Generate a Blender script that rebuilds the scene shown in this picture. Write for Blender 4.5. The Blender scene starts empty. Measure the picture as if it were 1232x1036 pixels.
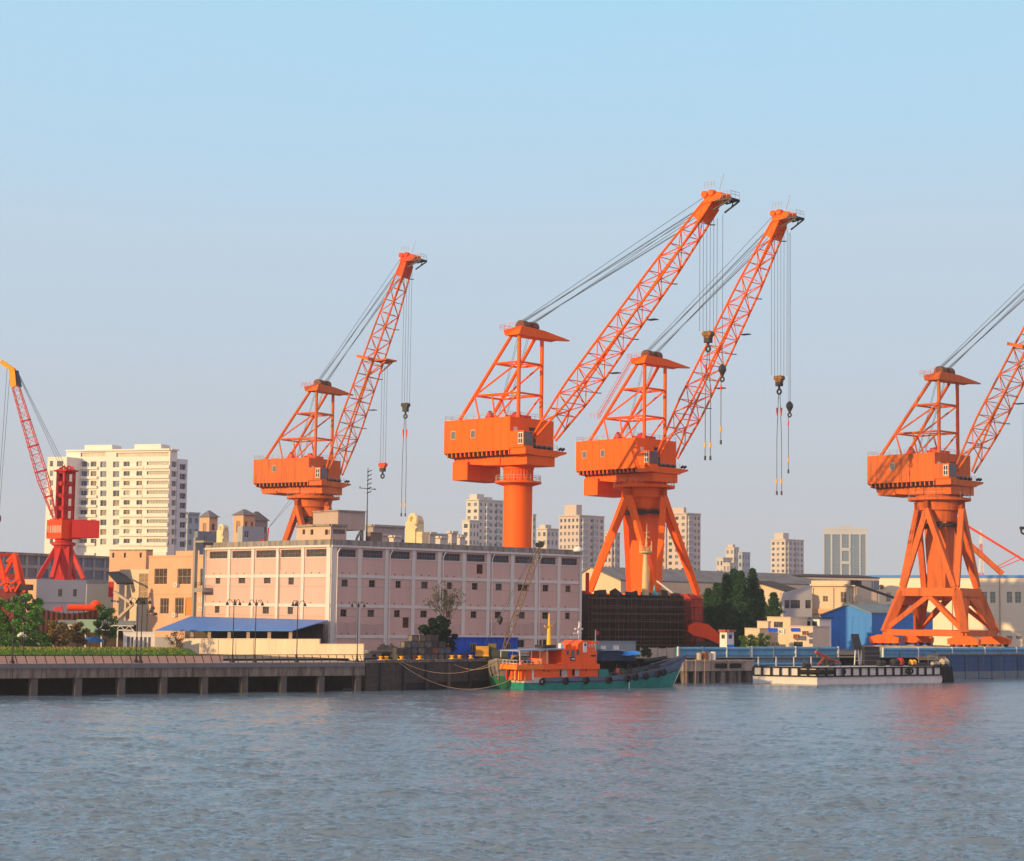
import bpy, math, random
import numpy as np
from mathutils import Vector, Matrix
random.seed(7)
R = math.radians
scene = bpy.context.scene
COL = scene.collection

# ---------------------------------------------------------------- camera
F = 2299.0; CX, CY = 616.0, 518.0
CAMH = 13.0; PITCH = math.atan(220/F); ROLL = 0.014
cd = bpy.data.cameras.new('camera'); cam = bpy.data.objects.new('camera', cd); COL.objects.link(cam)
cd.sensor_width = 36; cd.lens = 36*F/1232; cd.clip_start = .5; cd.clip_end = 20000
RC = Matrix.Rotation(math.pi/2+PITCH, 3, 'X') @ Matrix.Rotation(ROLL, 3, 'Z')
cam.matrix_world = Matrix.Translation((0,0,CAMH)) @ RC.to_4x4()
scene.camera = cam
scene.view_settings.view_transform = 'Standard'; scene.view_settings.look = 'None'
scene.view_settings.exposure = 0.0; scene.view_settings.gamma = 1.0

def ray(px, py):
    return RC @ Vector(((px-CX)/F, -(py-CY)/F, -1.0))
def at(px, py, D):
    w = ray(px, py); return Vector((0,0,CAMH)) + w*(D/w.y)
def atz(px, py, z):
    w = ray(px, py); return Vector((0,0,CAMH)) + w*((z-CAMH)/w.z)
def inplane(px, py, A, d):
    """point seen at a pixel that lies in the vertical plane through A along d; returns (r, z)"""
    w = ray(px, py)
    det = -w.x*d.y + w.y*d.x
    s = (-A.x*d.y + A.y*d.x)/det
    r = ((w.x*s-A.x)*d.x + (w.y*s-A.y)*d.y)
    return r, CAMH + w.z*s

# ---------------------------------------------------------------- light
SUN_AZ = math.atan2(-0.62, -0.78)      # direction towards the sun (left, slightly behind the camera)
SUN_EL = R(12)
sd = bpy.data.lights.new('sun', 'SUN'); sd.energy = 5.0; sd.angle = R(.6); sd.color = (1.0, .64, .27)
sun = bpy.data.objects.new('sun', sd); COL.objects.link(sun)
sv = Vector((math.cos(SUN_AZ)*math.cos(SUN_EL), math.sin(SUN_AZ)*math.cos(SUN_EL), math.sin(SUN_EL)))
sun.rotation_euler = sv.to_track_quat('Z', 'Y').to_euler(); sun.location = sv*300
world = bpy.data.worlds.new('World'); scene.world = world; world.use_nodes = True
nt = world.node_tree; nt.nodes.clear()
def N(nt, t, **kw):
    n = nt.nodes.new(t)
    for k, v in kw.items(): setattr(n, k, v)
    return n
out = N(nt, 'ShaderNodeOutputWorld')
sky = N(nt, 'ShaderNodeTexSky', sky_type='NISHITA'); sky.sun_disc = False
sky.sun_elevation = SUN_EL; sky.sun_rotation = math.atan2(sv.x, sv.y)
sky.air_density = 1.0; sky.dust_density = 2.0; sky.ozone_density = 2.0
bg1 = N(nt, 'ShaderNodeBackground'); bg1.inputs[1].default_value = 0.10
nt.links.new(sky.outputs[0], bg1.inputs[0])
tc = N(nt, 'ShaderNodeTexCoord'); sep = N(nt, 'ShaderNodeSeparateXYZ'); nt.links.new(tc.outputs['Generated'], sep.inputs[0])
rp = N(nt, 'ShaderNodeValToRGB'); nt.links.new(sep.outputs['Z'], rp.inputs[0])
els = rp.color_ramp.elements
SK = [(0.0, (.62,.625,.65)), (.05, (.61,.64,.69)), (.12, (.57,.67,.78)), (.20, (.545,.71,.86)), (.26, (.47,.74,.94)), (.33, (.42,.75,.98)), (.45, (.50,.64,.78)), (.7, (.58,.62,.68)), (1.0, (.58,.60,.64))]
els[0].position = 0; els[0].color = SK[0][1]+(1,); els[1].position = 1; els[1].color = SK[-1][1]+(1,)
for p, c in SK[1:-1]:
    e = els.new(p); e.color = c+(1,)
bg2 = N(nt, 'ShaderNodeBackground'); bg2.inputs[1].default_value = 1.0
# thin uneven high haze
hmp = N(nt, 'ShaderNodeMapping'); hmp.inputs['Scale'].default_value = (1.6, 1.6, 9); hmp.inputs['Rotation'].default_value = (.12, .05, 0); nt.links.new(tc.outputs['Generated'], hmp.inputs[0])
hnz = N(nt, 'ShaderNodeTexNoise'); hnz.inputs['Scale'].default_value = 1.7; hnz.inputs['Detail'].default_value = 6; nt.links.new(hmp.outputs[0], hnz.inputs[0])
hr = N(nt, 'ShaderNodeMapRange'); hr.inputs[1].default_value = .35; hr.inputs[2].default_value = .75; hr.inputs[3].default_value = 0; hr.inputs[4].default_value = .22; nt.links.new(hnz.outputs[0], hr.inputs[0])
hmix = N(nt, 'ShaderNodeMix', data_type='RGBA'); nt.links.new(hr.outputs[0], hmix.inputs[0]); nt.links.new(rp.outputs[0], hmix.inputs[6]); hmix.inputs[7].default_value = (.62,.66,.72,1)
# rosy tint added to unseen sky behind the camera, warming the fill on shaded sides
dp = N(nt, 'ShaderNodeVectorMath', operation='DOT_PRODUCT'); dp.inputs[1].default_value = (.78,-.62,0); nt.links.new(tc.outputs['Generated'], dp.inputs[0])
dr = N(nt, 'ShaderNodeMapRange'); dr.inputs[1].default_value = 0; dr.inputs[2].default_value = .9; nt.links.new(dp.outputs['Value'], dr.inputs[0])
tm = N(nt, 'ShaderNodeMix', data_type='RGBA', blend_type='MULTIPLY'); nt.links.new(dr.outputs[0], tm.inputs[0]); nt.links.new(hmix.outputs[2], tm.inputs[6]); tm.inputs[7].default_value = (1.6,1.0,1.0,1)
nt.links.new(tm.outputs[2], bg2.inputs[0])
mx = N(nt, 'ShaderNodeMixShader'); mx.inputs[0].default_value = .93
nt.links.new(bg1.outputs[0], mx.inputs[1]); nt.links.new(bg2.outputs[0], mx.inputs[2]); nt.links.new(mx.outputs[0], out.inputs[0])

# ---------------------------------------------------------------- materials
_M = {}
def mat(name, rgb, rough=.7, var=.18, scale=.6, streak=False, metal=0, bump=0, second=None, amt=.5, spec=.25, grime=0):
    if name in _M: return _M[name]
    m = bpy.data.materials.new(name); m.use_nodes = True; t = m.node_tree
    b = t.nodes['Principled BSDF']; b.inputs['Roughness'].default_value = rough; b.inputs['Metallic'].default_value = metal
    b.inputs['Specular IOR Level'].default_value = spec
    co = N(t, 'ShaderNodeTexCoord'); mp = N(t, 'ShaderNodeMapping'); t.links.new(co.outputs['Object'], mp.inputs[0])
    if streak: mp.inputs['Scale'].default_value = (1, 1, .12)
    nz = N(t, 'ShaderNodeTexNoise'); nz.inputs['Scale'].default_value = scale; nz.inputs['Detail'].default_value = 8; nz.inputs['Roughness'].default_value = .65
    t.links.new(mp.outputs[0], nz.inputs[0])
    r = N(t, 'ShaderNodeValToRGB'); r.color_ramp.elements[0].position = .5-.22; r.color_ramp.elements[1].position = .5+.22
    lo = tuple(max(0, c*(1-var)) for c in rgb); hi = tuple(min(1, c*(1+var*.6)) for c in rgb)
    r.color_ramp.elements[0].color = lo+(1,); r.color_ramp.elements[1].color = hi+(1,)
    t.links.new(nz.outputs[0], r.inputs[0]); last = r.outputs[0]
    if second:
        n2 = N(t, 'ShaderNodeTexNoise'); n2.inputs['Scale'].default_value = scale*2.3; n2.inputs['Detail'].default_value = 10; n2.inputs['Roughness'].default_value = .7
        t.links.new(mp.outputs[0], n2.inputs[0])
        r2 = N(t, 'ShaderNodeValToRGB'); r2.color_ramp.elements[0].position = 1-amt-.08; r2.color_ramp.elements[1].position = 1-amt+.1
        mixn = N(t, 'ShaderNodeMix', data_type='RGBA'); t.links.new(n2.outputs[0], r2.inputs[0]); t.links.new(r2.outputs[0], mixn.inputs[0])
        t.links.new(last, mixn.inputs[6]); mixn.inputs[7].default_value = second+(1,); last = mixn.outputs[2]
    t.links.new(last, b.inputs['Base Color'])
    if bump:
        bp = N(t, 'ShaderNodeBump'); bp.inputs['Strength'].default_value = bump; bp.inputs['Distance'].default_value = .1
        t.links.new(nz.outputs[0], bp.inputs['Height']); t.links.new(bp.outputs[0], b.inputs['Normal'])
    _M[name] = m; return m

# ---------------------------------------------------------------- mesh helpers
class MB:
    def __init__(s): s.v = []; s.f = []; s.m = []
    def add(s, vs, fs, mi=0):
        o = len(s.v); s.v += [tuple(x) for x in vs]; s.f += [tuple(i+o for i in f) for f in fs]; s.m += [mi]*len(fs); return s
    def box(s, x0, x1, y0, y1, z0, z1, mi=0):
        vs = [(x,y,z) for z in (z0,z1) for y in (y0,y1) for x in (x0,x1)]
        return s.add(vs, [(0,2,3,1),(4,5,7,6),(0,1,5,4),(2,6,7,3),(0,4,6,2),(1,3,7,5)], mi)
    def hexa(s, b, t, mi=0):
        """b, t: four bottom points and four top points, same winding"""
        return s.add(list(b)+list(t), [(0,3,2,1),(4,5,6,7),(0,1,5,4),(1,2,6,5),(2,3,7,6),(3,0,4,7)], mi)
    def bar(s, p, q, w, h=None, mi=0, up=(0,0,1)):
        p = Vector(p); q = Vector(q); h = h or w; d = (q-p)
        if d.length < 1e-6: return s
        d.normalize(); u = Vector(up)
        if abs(d.dot(u)) > .98: u = Vector((1,0,0))
        a = d.cross(u).normalized(); c = a.cross(d).normalized()
        a = a*w/2; c = c*h/2
        return s.hexa([p-a-c, p+a-c, p+a+c, p-a+c], [q-a-c, q+a-c, q+a+c, q-a+c], mi)
    def tube(s, p, q, r, r2=None, n=8, mi=0, cap=True):
        p = Vector(p); q = Vector(q); r2 = r if r2 is None else r2; d = (q-p).normalized()
        u = Vector((0,0,1)) if abs(d.z) < .95 else Vector((1,0,0))
        a = d.cross(u).normalized(); c = d.cross(a)
        vs = []
        for (P, rr) in ((p, r), (q, r2)):
            for i in range(n):
                t = 2*math.pi*i/n; vs.append(P + a*math.cos(t)*rr + c*math.sin(t)*rr)
        fs = [(i, (i+1)%n, n+(i+1)%n, n+i) for i in range(n)]
        if cap: fs += [tuple(reversed(range(n))), tuple(range(n, 2*n))]
        return s.add(vs, fs, mi)
    def path(s, pts, r, n=6, mi=0):
        for a, b in zip(pts[:-1], pts[1:]): s.tube(a, b, r, n=n, mi=mi)
        return s
    def prism(s, poly, y0, y1, mi=0, axis='y'):
        """poly of (x,z) extruded along y (or (x,y) along z)"""
        n = len(poly)
        if axis == 'y': vs = [(x,y0,z) for x,z in poly]+[(x,y1,z) for x,z in poly]
        elif axis == 'x': vs = [(y0,x,z) for x,z in poly]+[(y1,x,z) for x,z in poly]
        else: vs = [(x,y,y0) for x,y in poly]+[(x,y,y1) for x,y in poly]
        return s.add(vs, [tuple(range(n)), tuple(reversed(range(n,2*n)))]+[(i,n+i,n+(i+1)%n,(i+1)%n) for i in range(n)], mi)
    def lathe(s, prof, n=16, c=(0,0,0), mi=0):
        vs = []; fs = []
        for r, z in prof:
            for i in range(n):
                t = 2*math.pi*i/n; vs.append((c[0]+r*math.cos(t), c[1]+r*math.sin(t), c[2]+z))
        for k in range(len(prof)-1):
            for i in range(n): fs.append((k*n+i, k*n+(i+1)%n, (k+1)*n+(i+1)%n, (k+1)*n+i))
        fs += [tuple(reversed(range(n))), tuple(range((len(prof)-1)*n, len(prof)*n))]
        return s.add(vs, fs, mi)
    def torus(s, c, R_, r, ax=(0,1,0), n=14, k=6, mi=0):
        c = Vector(c); ax = Vector(ax).normalized(); u = Vector((0,0,1)) if abs(ax.z) < .9 else Vector((1,0,0))
        a = ax.cross(u).normalized(); b = ax.cross(a); vs = []; fs = []
        for i in range(n):
            t = 2*math.pi*i/n; e = a*math.cos(t)+b*math.sin(t)
            for j in range(k):
                w = 2*math.pi*j/k; vs.append(c + e*(R_+r*math.cos(w)) + ax*(r*math.sin(w)))
        for i in range(n):
            for j in range(k): fs.append((i*k+j, i*k+(j+1)%k, ((i+1)%n)*k+(j+1)%k, ((i+1)%n)*k+j))
        return s.add(vs, fs, mi)
    def blob(s, c, rx, ry, rz, sub=8, jit=.0, mi=0):
        vs = []; fs = []; n = sub
        for i in range(1, n):
            ph = math.pi*i/n
            for j in range(2*n):
                th = math.pi*j/n; k = 1+random.uniform(-jit, jit)
                vs.append((c[0]+rx*k*math.sin(ph)*math.cos(th), c[1]+ry*k*math.sin(ph)*math.sin(th), c[2]+rz*k*math.cos(ph)))
        top = len(vs); vs += [(c[0],c[1],c[2]+rz), (c[0],c[1],c[2]-rz)]
        for i in range(n-2):
            for j in range(2*n): fs.append((i*2*n+j, (i+1)*2*n+j, (i+1)*2*n+(j+1)%(2*n), i*2*n+(j+1)%(2*n)))
        for j in range(2*n): fs.append((top, j, (j+1)%(2*n))); fs.append((top+1, (n-2)*2*n+(j+1)%(2*n), (n-2)*2*n+j))
        return s.add(vs, fs, mi)
    def build(s, name, mats, parent=None, loc=(0,0,0), smooth=False):
        me = bpy.data.meshes.new(name); me.from_pydata(s.v, [], s.f)
        if not isinstance(mats, (list, tuple)): mats = [mats]
        for m in mats: me.materials.append(m)
        if len(mats) > 1: me.polygons.foreach_set('material_index', s.m)
        if smooth: me.polygons.foreach_set('use_smooth', [True]*len(me.polygons))
        me.update()
        o = bpy.data.objects.new(name, me); COL.objects.link(o); o.location = loc
        if parent: o.parent = parent
        return o
def tag(o, label=None, cat=None, group=None, kind=None):
    if label: o['label'] = label
    if cat: o['category'] = cat
    if group: o['group'] = group
    if kind: o['kind'] = kind
    return o
def empty(name, loc, rz=0, label=None, cat=None, group=None):
    o = bpy.data.objects.new(name, None); COL.objects.link(o); o.location = loc; o.rotation_euler = (0,0,rz); o.empty_display_size = .5
    return tag(o, label, cat, group)
def kids(o): return [c for c in COL.objects if c.parent == o]
def copy_tree(o, parent=None, top=True, label=None):
    c = o.copy(); COL.objects.link(c)
    if parent: c.parent = parent
    for ch in kids(o): copy_tree(ch, c, False)
    if label: c['label'] = label
    return c
def clone(o, parent, loc, rz=None):
    """second copy of a part (same mesh) under the same thing"""
    c = bpy.data.objects.new(o.name.split('.')[0], o.data); COL.objects.link(c); c.parent = parent; c.location = loc
    if rz is not None: c.rotation_euler = (0,0,rz)
    return c

# ---------------------------------------------------------------- palette
ORANGE = mat('orange_paint', (.95,.135,.002), .6, .10, .35, streak=True, second=(.60,.075,.008), amt=.34)
ORANGE_OLD = mat('weathered_orange_paint', (.68,.145,.025), .65, .14, .35, streak=True, second=(.36,.095,.035), amt=.42)
REDOR = mat('red_orange_paint', (.85,.07,.012), .6, .12, .4, streak=True, second=(.55,.07,.03), amt=.3)
RED = mat('red_paint', (.55,.03,.028), .5, .15, .4, streak=True)
PINKRED = mat('faded_red_paint', (.72,.17,.14), .55, .15, .5)
YELLOW = mat('yellow_paint', (.85,.42,.03), .5, .12, .5)
STEEL = mat('dark_steel', (.035,.035,.04), .5, .3, 1.0)
ROPE = mat('wire_rope', (.10,.12,.14), .5, .1, 1.0)
GLASS = mat('window_glass', (.035,.05,.07), .12, .4, .35, spec=.8)
BLUEGLASS = mat('blue_glass', (.07,.13,.22), .15, .35, .2, spec=.8)
WHITE = mat('white_paint', (.76,.74,.70), .6, .10, .6, streak=True)
RUBBER = mat('black_rubber', (.012,.012,.013), .8, .3, 2)
CONC = mat('concrete', (.34,.32,.29), .9, .22, .5, streak=True, bump=.3)
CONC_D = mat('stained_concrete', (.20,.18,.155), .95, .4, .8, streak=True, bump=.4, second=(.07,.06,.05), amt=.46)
RAILM = mat('galvanised_rail', (.42,.36,.34), .6, .1, 1)
WOODM = mat('old_wood', (.22,.14,.08), .9, .35, 1.5)
# ================================================================ SETTING
GZ = 5.0
shore_px = [(-330, 840.5), (0, 837.7), (438, 831.6), (600, 826.0), (822, 820.8), (905, 819.8), (1160, 817.0), (1500, 810.5)]
SH = [atz(x, y, 0) for x, y in shore_px]
d0 = (SH[1]-SH[0]).normalized(); SH[0] = SH[1]-Vector((.82,.57,0))*60
SHL = SH[0]-Vector((.82,.57,0))*0
# ground sheet
def shore_off(off):
    nrm = Vector((-.62,.78,0)).normalized()
    return [p+nrm*off for p in SH]
inner = shore_off(11)
mb = MB()
front = [(p.x, p.y, GZ) for p in inner]
n = len(front)
mb.add([(-9000, front[0][1]-2, GZ)]+front+[(9000, front[-1][1]+300, GZ), (9000, 12000, GZ), (-9000, 12000, GZ)], [tuple(range(n+4))])
GROUND = mat('yard_ground', (.20,.18,.155), .95, .35, .08, bump=.3, second=(.10,.10,.07), amt=.45)
tag(mb.build('ground', GROUND), kind='structure')
# river bank under the yard edge
mb = MB()
for a, b in zip(inner[:-1], inner[1:]):
    mb.add([(a.x,a.y,-3),(b.x,b.y,-3),(b.x,b.y,GZ-.02),(a.x,a.y,GZ-.02)], [(0,1,2,3)])
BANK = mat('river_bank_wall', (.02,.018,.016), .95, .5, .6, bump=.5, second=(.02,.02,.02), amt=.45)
tag(mb.build('river_bank', BANK), kind='structure')

# water with real chop near the camera
nx, ny = 640, 1100
ys = 70*np.exp(np.linspace(0, math.log(520/70), ny))
u = np.linspace(-1, 1, nx)
X = u[None,:]*(ys[:,None]*.33+6); Y = np.repeat(ys[:,None], nx, 1)
rng = np.random.default_rng(3); Zw = np.zeros_like(X)
for k in range(54):
    lam = .7*1.024**k
    th = rng.normal(math.radians(262), .42); amp = .031*lam**.6*rng.uniform(.6,1.2)*min(1, 2.4/lam)
    ph = rng.uniform(0, 6.28)
    a = (X*math.cos(th)+Y*math.sin(th))*2*math.pi/lam+ph
    fade = np.clip((lam/(np.maximum(ys*.0018,.02)*5))-.35, 0, 1)[:,None]
    q1, q2, q3 = rng.uniform(.25, .9, 3)/max(1, lam**.6); p1, p2_ = rng.uniform(0, 6.28, 2)
    env = np.clip(-.15+.55*np.sin(X*q1+Y*q2*.6+p1)+.55*np.sin(X*q3*.7-Y*q1*.9+p2_), 0, 1)**1.3
    Zw += amp*fade*env*(1-np.abs(np.sin(a/2)))**2.4*3.6
for lam, amp_, th in ((7,.018,4.5),(11,.03,4.7),(5,.012,4.2),(17,.04,4.4)):
    Zw += amp_*np.sin((X*math.cos(th)+Y*math.sin(th))*2*math.pi/lam+lam)
Zw -= Zw.mean()
me = bpy.data.meshes.new('water')
V = np.stack([X, Y, Zw], -1).reshape(-1, 3)
ii = np.arange((ny-1)*(nx-1)); r_ = ii//(nx-1); c_ = ii % (nx-1); base = r_*nx+c_
Fq = np.stack([base, base+1, base+nx+1, base+nx], -1)
me.vertices.add(len(V)); me.vertices.foreach_set('co', V.astype(np.float32).ravel())
me.loops.add(Fq.size); me.loops.foreach_set('vertex_index', Fq.astype(np.int32).ravel())
me.polygons.add(len(Fq)); me.polygons.foreach_set('loop_start', np.arange(0, Fq.size, 4, dtype=np.int32)); me.polygons.foreach_set('loop_total', np.full(len(Fq), 4, np.int32))
me.polygons.foreach_set('use_smooth', np.ones(len(Fq), bool)); me.update(calc_edges=True)
wo = bpy.data.objects.new('water', me); COL.objects.link(wo); tag(wo, kind='structure')
wm = bpy.data.materials.new('river_water'); wm.use_nodes = True; t = wm.node_tree; b = t.nodes['Principled BSDF']
b.inputs['Base Color'].default_value = (.115,.17,.225,1); b.inputs['Roughness'].default_value = .19; b.inputs['IOR'].default_value = 1.9
co = N(t,'ShaderNodeTexCoord'); mp = N(t,'ShaderNodeMapping'); mp.inputs['Scale'].default_value = (.7,1.2,1); t.links.new(co.outputs['Object'], mp.inputs[0])
n1 = N(t,'ShaderNodeTexNoise'); n1.inputs['Scale'].default_value = 2.2; n1.inputs['Detail'].default_value = 5; n1.inputs['Roughness'].default_value = .15; t.links.new(mp.outputs[0], n1.inputs[0])
n2 = N(t,'ShaderNodeTexNoise'); n2.inputs['Scale'].default_value = .28; n2.inputs['Detail'].default_value = 4; t.links.new(mp.outputs[0], n2.inputs[0])
bp = N(t,'ShaderNodeBump'); bp.inputs['Strength'].default_value = 1; bp.inputs['Distance'].default_value = .085; t.links.new(n1.outputs[0], bp.inputs['Height'])
bp2 = N(t,'ShaderNodeBump'); bp2.inputs['Strength'].default_value = 1; bp2.inputs['Distance'].default_value = .15; t.links.new(n2.outputs[0], bp2.inputs['Height']); t.links.new(bp.outputs[0], bp2.inputs['Normal'])
t.links.new(bp2.outputs[0], b.inputs['Normal'])
me.materials.append(wm)
# flat river beyond the fine patch
mb = MB(); mb.add([(-9000,-3000,-.6),(9000,-3000,-.6),(9000,9000,-.6),(-9000,9000,-.6)], [(0,1,2,3)])
tag(mb.build('river', wm), kind='structure')
# ================================================================ SHIPYARD CRANES
def railing(mb, pts, h=1.1, step=2.2, r=.06):
    for a, b in zip(pts[:-1], pts[1:]):
        a = Vector(a); b = Vector(b); L = (b-a).length; k = max(1, round(L/step))
        for i in range(k+1):
            p = a.lerp(b, i/k); mb.bar(p, p+Vector((0,0,h)), r)
        for hh in (h, h*.55): mb.bar(a+Vector((0,0,hh)), b+Vector((0,0,hh)), r)

def shipyard_crane(label, px, py, D, alpha, tip_px, apex_px, OR, kind, base, group='orange shipyard cranes', platform=None):
    d = Vector((math.cos(alpha), -math.sin(alpha), 0)); nv = Vector((-math.sin(alpha), -math.cos(alpha), 0))
    HW = 7.45
    Dc = D-4*math.sin(alpha)-HW*math.cos(alpha)
    Pc = at(px, py, Dc); A = Pc-d*4-nv*HW; zt = Pc.z-GZ; A.z = GZ
    root = empty('shipyard_crane', A, -alpha, label, 'crane', group)
    def P(u, y, z): return Vector((u, y, z))      # local: u forward, -y near side
    bh = 7.4 if kind == 'A' else 6.9
    zb = zt-bh
    # machinery house
    m = MB(); m.box(-16.4, 4, -HW, HW, zb, zt)
    for i in range(9):                                             # plate seams
        x = -15.6+i*2.4; m.box(x, x+.09, -HW-.05, -HW, zb, zt)
    m.box(-16.4, 4.0, -HW-.08, HW+.08, zb-.12, zb+.12)
    house = m.build('machinery_house', OR, root)
    m = MB()
    m.hexa([(-15.6,-HW+1.4,zb-1.2),(3.9,-HW+1.4,zb-1.2),(3.9,HW-1.4,zb-1.2),(-15.6,HW-1.4,zb-1.2)], [(-16.3,-HW+.1,zb-.14),(3.9,-HW+.1,zb-.14),(3.9,HW-.1,zb-.14),(-16.3,HW-.1,zb-.14)])
    m.build('underfloor', STEEL, root)
    m = MB()
    for i in range(15): m.box(-15.5+i*1.35, -15.2+i*1.35, -HW+.15, -HW+.75, zb-1.15, zb-.16)
    m.build('bracket', OR, root)
    # deck beam
    m = MB(); m.prism([(-15.6,zb-1.2),(6.9,zb-1.2),(6.9,zb-3.3),(-4,zb-3.2),(-15.4,zb-2.2)], -4.9, 4.6)
    m.box(4, 8.5, -HW+.2, -4.2, zb-1.15, zb+.35); m.box(4, 7.3, -4.2, 5.2, zb-1.15, zb+.35)
    m.box(-5, -1, -5.2, -4.9, zb-3.1, zb-.2)
    m.build('slewing_deck', OR, root)
    if kind == 'A':
        m = MB(); m.box(-15.3, -10.6, -5.6, 5.6, zb-6.2, zb-2.0); m.build('counterweight', OR, root)
    else:
        m = MB(); m.box(-14.8, -9.5, -5.2, 5.2, zb-3.0, zb-2.2); m.build('counterweight', OR, root)
    m = MB(); railing(m, [P(-16.2,HW-.1,zt), P(-16.2,-HW+.1,zt), P(3.9,-HW+.1,zt), P(3.9,HW-.1,zt)])
    railing(m, [P(7.2,-4.0,zb+.35), P(7.2,5.1,zb+.35)], 1.1, 1.8)
    m.build('handrail', RAILM, root)
    # side windows
    for wx in ((-13.4, -7.2) if kind == 'A' else (-8.6,)):
        m = MB(); m.box(wx-.75, wx+.75, -HW-.12, -HW-.01, zb+3.0, zb+4.9); f = m.build('window', RAILM, root)
        m = MB(); m.box(wx-.55, wx+.55, -HW-.16, -HW-.1, zb+3.2, zb+4.7); m.build('pane', mat('dusty_glass', (.16,.17,.17), .3, .3, .8), f)
    # front wall doors and lamps
    m = MB(); m.box(4.0, 4.15, -HW+1.2, -HW+2.3, zt-3.3, zt-2.3); m.build('flood_lamp', WHITE, root)
    m = MB(); m.box(4.0, 4.1, -1.0, 1.2, zb+.5, zt-2.0); m.build('doorway', STEEL, root)
    # operator cab
    m = MB(); m.box(4.0, 8.2, -HW-.1, -HW+3.0, zb+.3, zb+4.0); cab = m.build('operator_cab', OR, root)
    m = MB(); m.box(6.6, 8.0, -HW-.2, -HW-.1, zb+1.0, zb+3.6)
    m.build('window_frame', WHITE, cab)
    for a in (6.75, 7.4):
        for b_ in (1.2, 2.4):
            m = MB(); m.box(a, a+.45, -HW-.25, -HW-.2, zb+b_, zb+b_+1.0); m.build('pane', GLASS, cab)
    m = MB(); m.box(8.2, 8.3, -HW+.1, -HW+2.8, zb+.8, zb+3.8); m.build('windscreen', GLASS, cab)
    # winches on the front deck and on the roof
    m = MB()
    for i in range(5):
        y = -3.6+i*1.7; m.tube((6.4,y,zb+.85), (6.4,y+1.0,zb+.85), .42, n=10)
    m.build('winch', STEEL, root)
    for x, y in ((-6.5,-3),(-3,2),(-9,1),(-5,3.5)):
        m = MB(); m.prism([(x-1.3,zt),(x+1.1,zt),(x+1.0,zt+1.0),(x+.3,zt+2.2)], y-.5, y+.5); m.build('roof_winch', RED if kind == 'A' else REDOR, root)
    m = MB(); m.box(-2, 1.5, -2.5, 2.5, zt, zt+1.0); m.build('roof_hatch', RED if kind == 'A' else REDOR, root)
    m = MB(); m.hexa([(4.8,5.2,zb-1.0),(7.2,5.2,zb-1.0),(7.0,8.6,zb-.1),(5.6,8.6,zb-.1)], [(4.8,5.2,zb+.3),(7.2,5.2,zb+.3),(7.0,8.6,zb+.3),(5.6,8.6,zb+.3)])
    m.build('side_platform', OR, root)
    m = MB()
    for k in range(2): m.tube((6.4,6.6+k,zb+.7),(7.1,6.6+k,zb+1.0),.33,n=8)
    m.build('floodlight', STEEL, root)
    # A-frame
    ra, za = inplane(apex_px[0], apex_px[1], A, d); za -= GZ
    zp = za
    xp, yp = ra, 3.9; xr, yr = -14.2, 4.9; xtop = ra-2.2
    m = MB(); rr = .42
    for s in (-1, 1):
        post = (P(xp, s*yp, zt), P(xp, s*yp, zp)); leg = (P(xr, s*yr, zt), P(xtop, s*yp, zp))
        m.tube(*post, .46, n=10); m.tube(*leg, rr, n=10)
        L = {}
        for nm, f in (('a', .30), ('b', .67)):
            q1 = post[0].lerp(post[1], f); q2 = leg[0].lerp(leg[1], f); L[nm] = (q1, q2)
            m.tube(q1, q2, .26, n=6)
        m.tube(L['a'][1], L['b'][0], .22, n=6)
        m.tube(L['a'][1], P(xr+6.5, s*yr, zt), .22, n=6); m.tube(P(xr+11, s*4.5, zt), L['a'][0], .22, n=6)
        m.tube(P(xr+11, s*4.5, zt), L['a'][1].lerp(L['a'][0], .4), .2, n=6)
    for f in (.30, .67):
        a1 = P(xp,-yp,zt).lerp(P(xp,-yp,zp), f); m.tube(a1, P(a1.x, yp, a1.z), .24, n=6)
        a2 = P(xr,-yr,zt).lerp(P(xtop,-yp,zp), f); m.tube(a2, P(a2.x, -a2.y, a2.z), .24, n=6)
        m.tube(a2, P(a1.x, yp, a1.z), .16, n=6)
    m.build('a_frame', OR, root)
    m = MB()
    hx0, hx1 = xtop-1.0, xp+1.0; zz = zp
    m.hexa([(hx0,-5.2,zz-.3),(hx1,-5.2,zz-.3),(hx1,8.0,zz-.3),(hx0+1.5,9.0,zz-.3)], [(hx0,-5.8,zz+.9),(hx1,-4.2,zz+1.8),(hx1,3.6,zz+1.5),(hx0,3.6,zz+1.0)])
    m.hexa([(hx0+.4,3.6,zz-.32),(hx1,3.6,zz-.32),(hx1+.8,11.5,zz-.1),(hx1+.3,11.5,zz-.1)], [(hx0+.4,3.6,zz+1.2),(hx1,3.6,zz+1.5),(hx1+.8,11.5,zz+.15),(hx1+.3,11.5,zz+.15)])
    m.build('a_frame_head', OR, root)
    for y in (-1.9, 1.4):
        m = MB(); m.tube((ra-.8,y-.95,zz+2.0), (ra-.8,y+.95,zz+2.0), 1.35, n=18); m.tube((ra-.8,y-1.1,zz+2.0), (ra-.8,y+1.1,zz+2.0), .4, n=10)
        m.build('sheave', mat('greasy_brown_steel', (.16,.06,.03), .5, .4, 1.2), root)
    m = MB(); railing(m, [P(hx0-.8,4,zz+.8), P(hx0-.8,-6,zz+.8), P(hx1-.4,-6,zz+1.1)], 1.3, 1.5)
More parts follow.
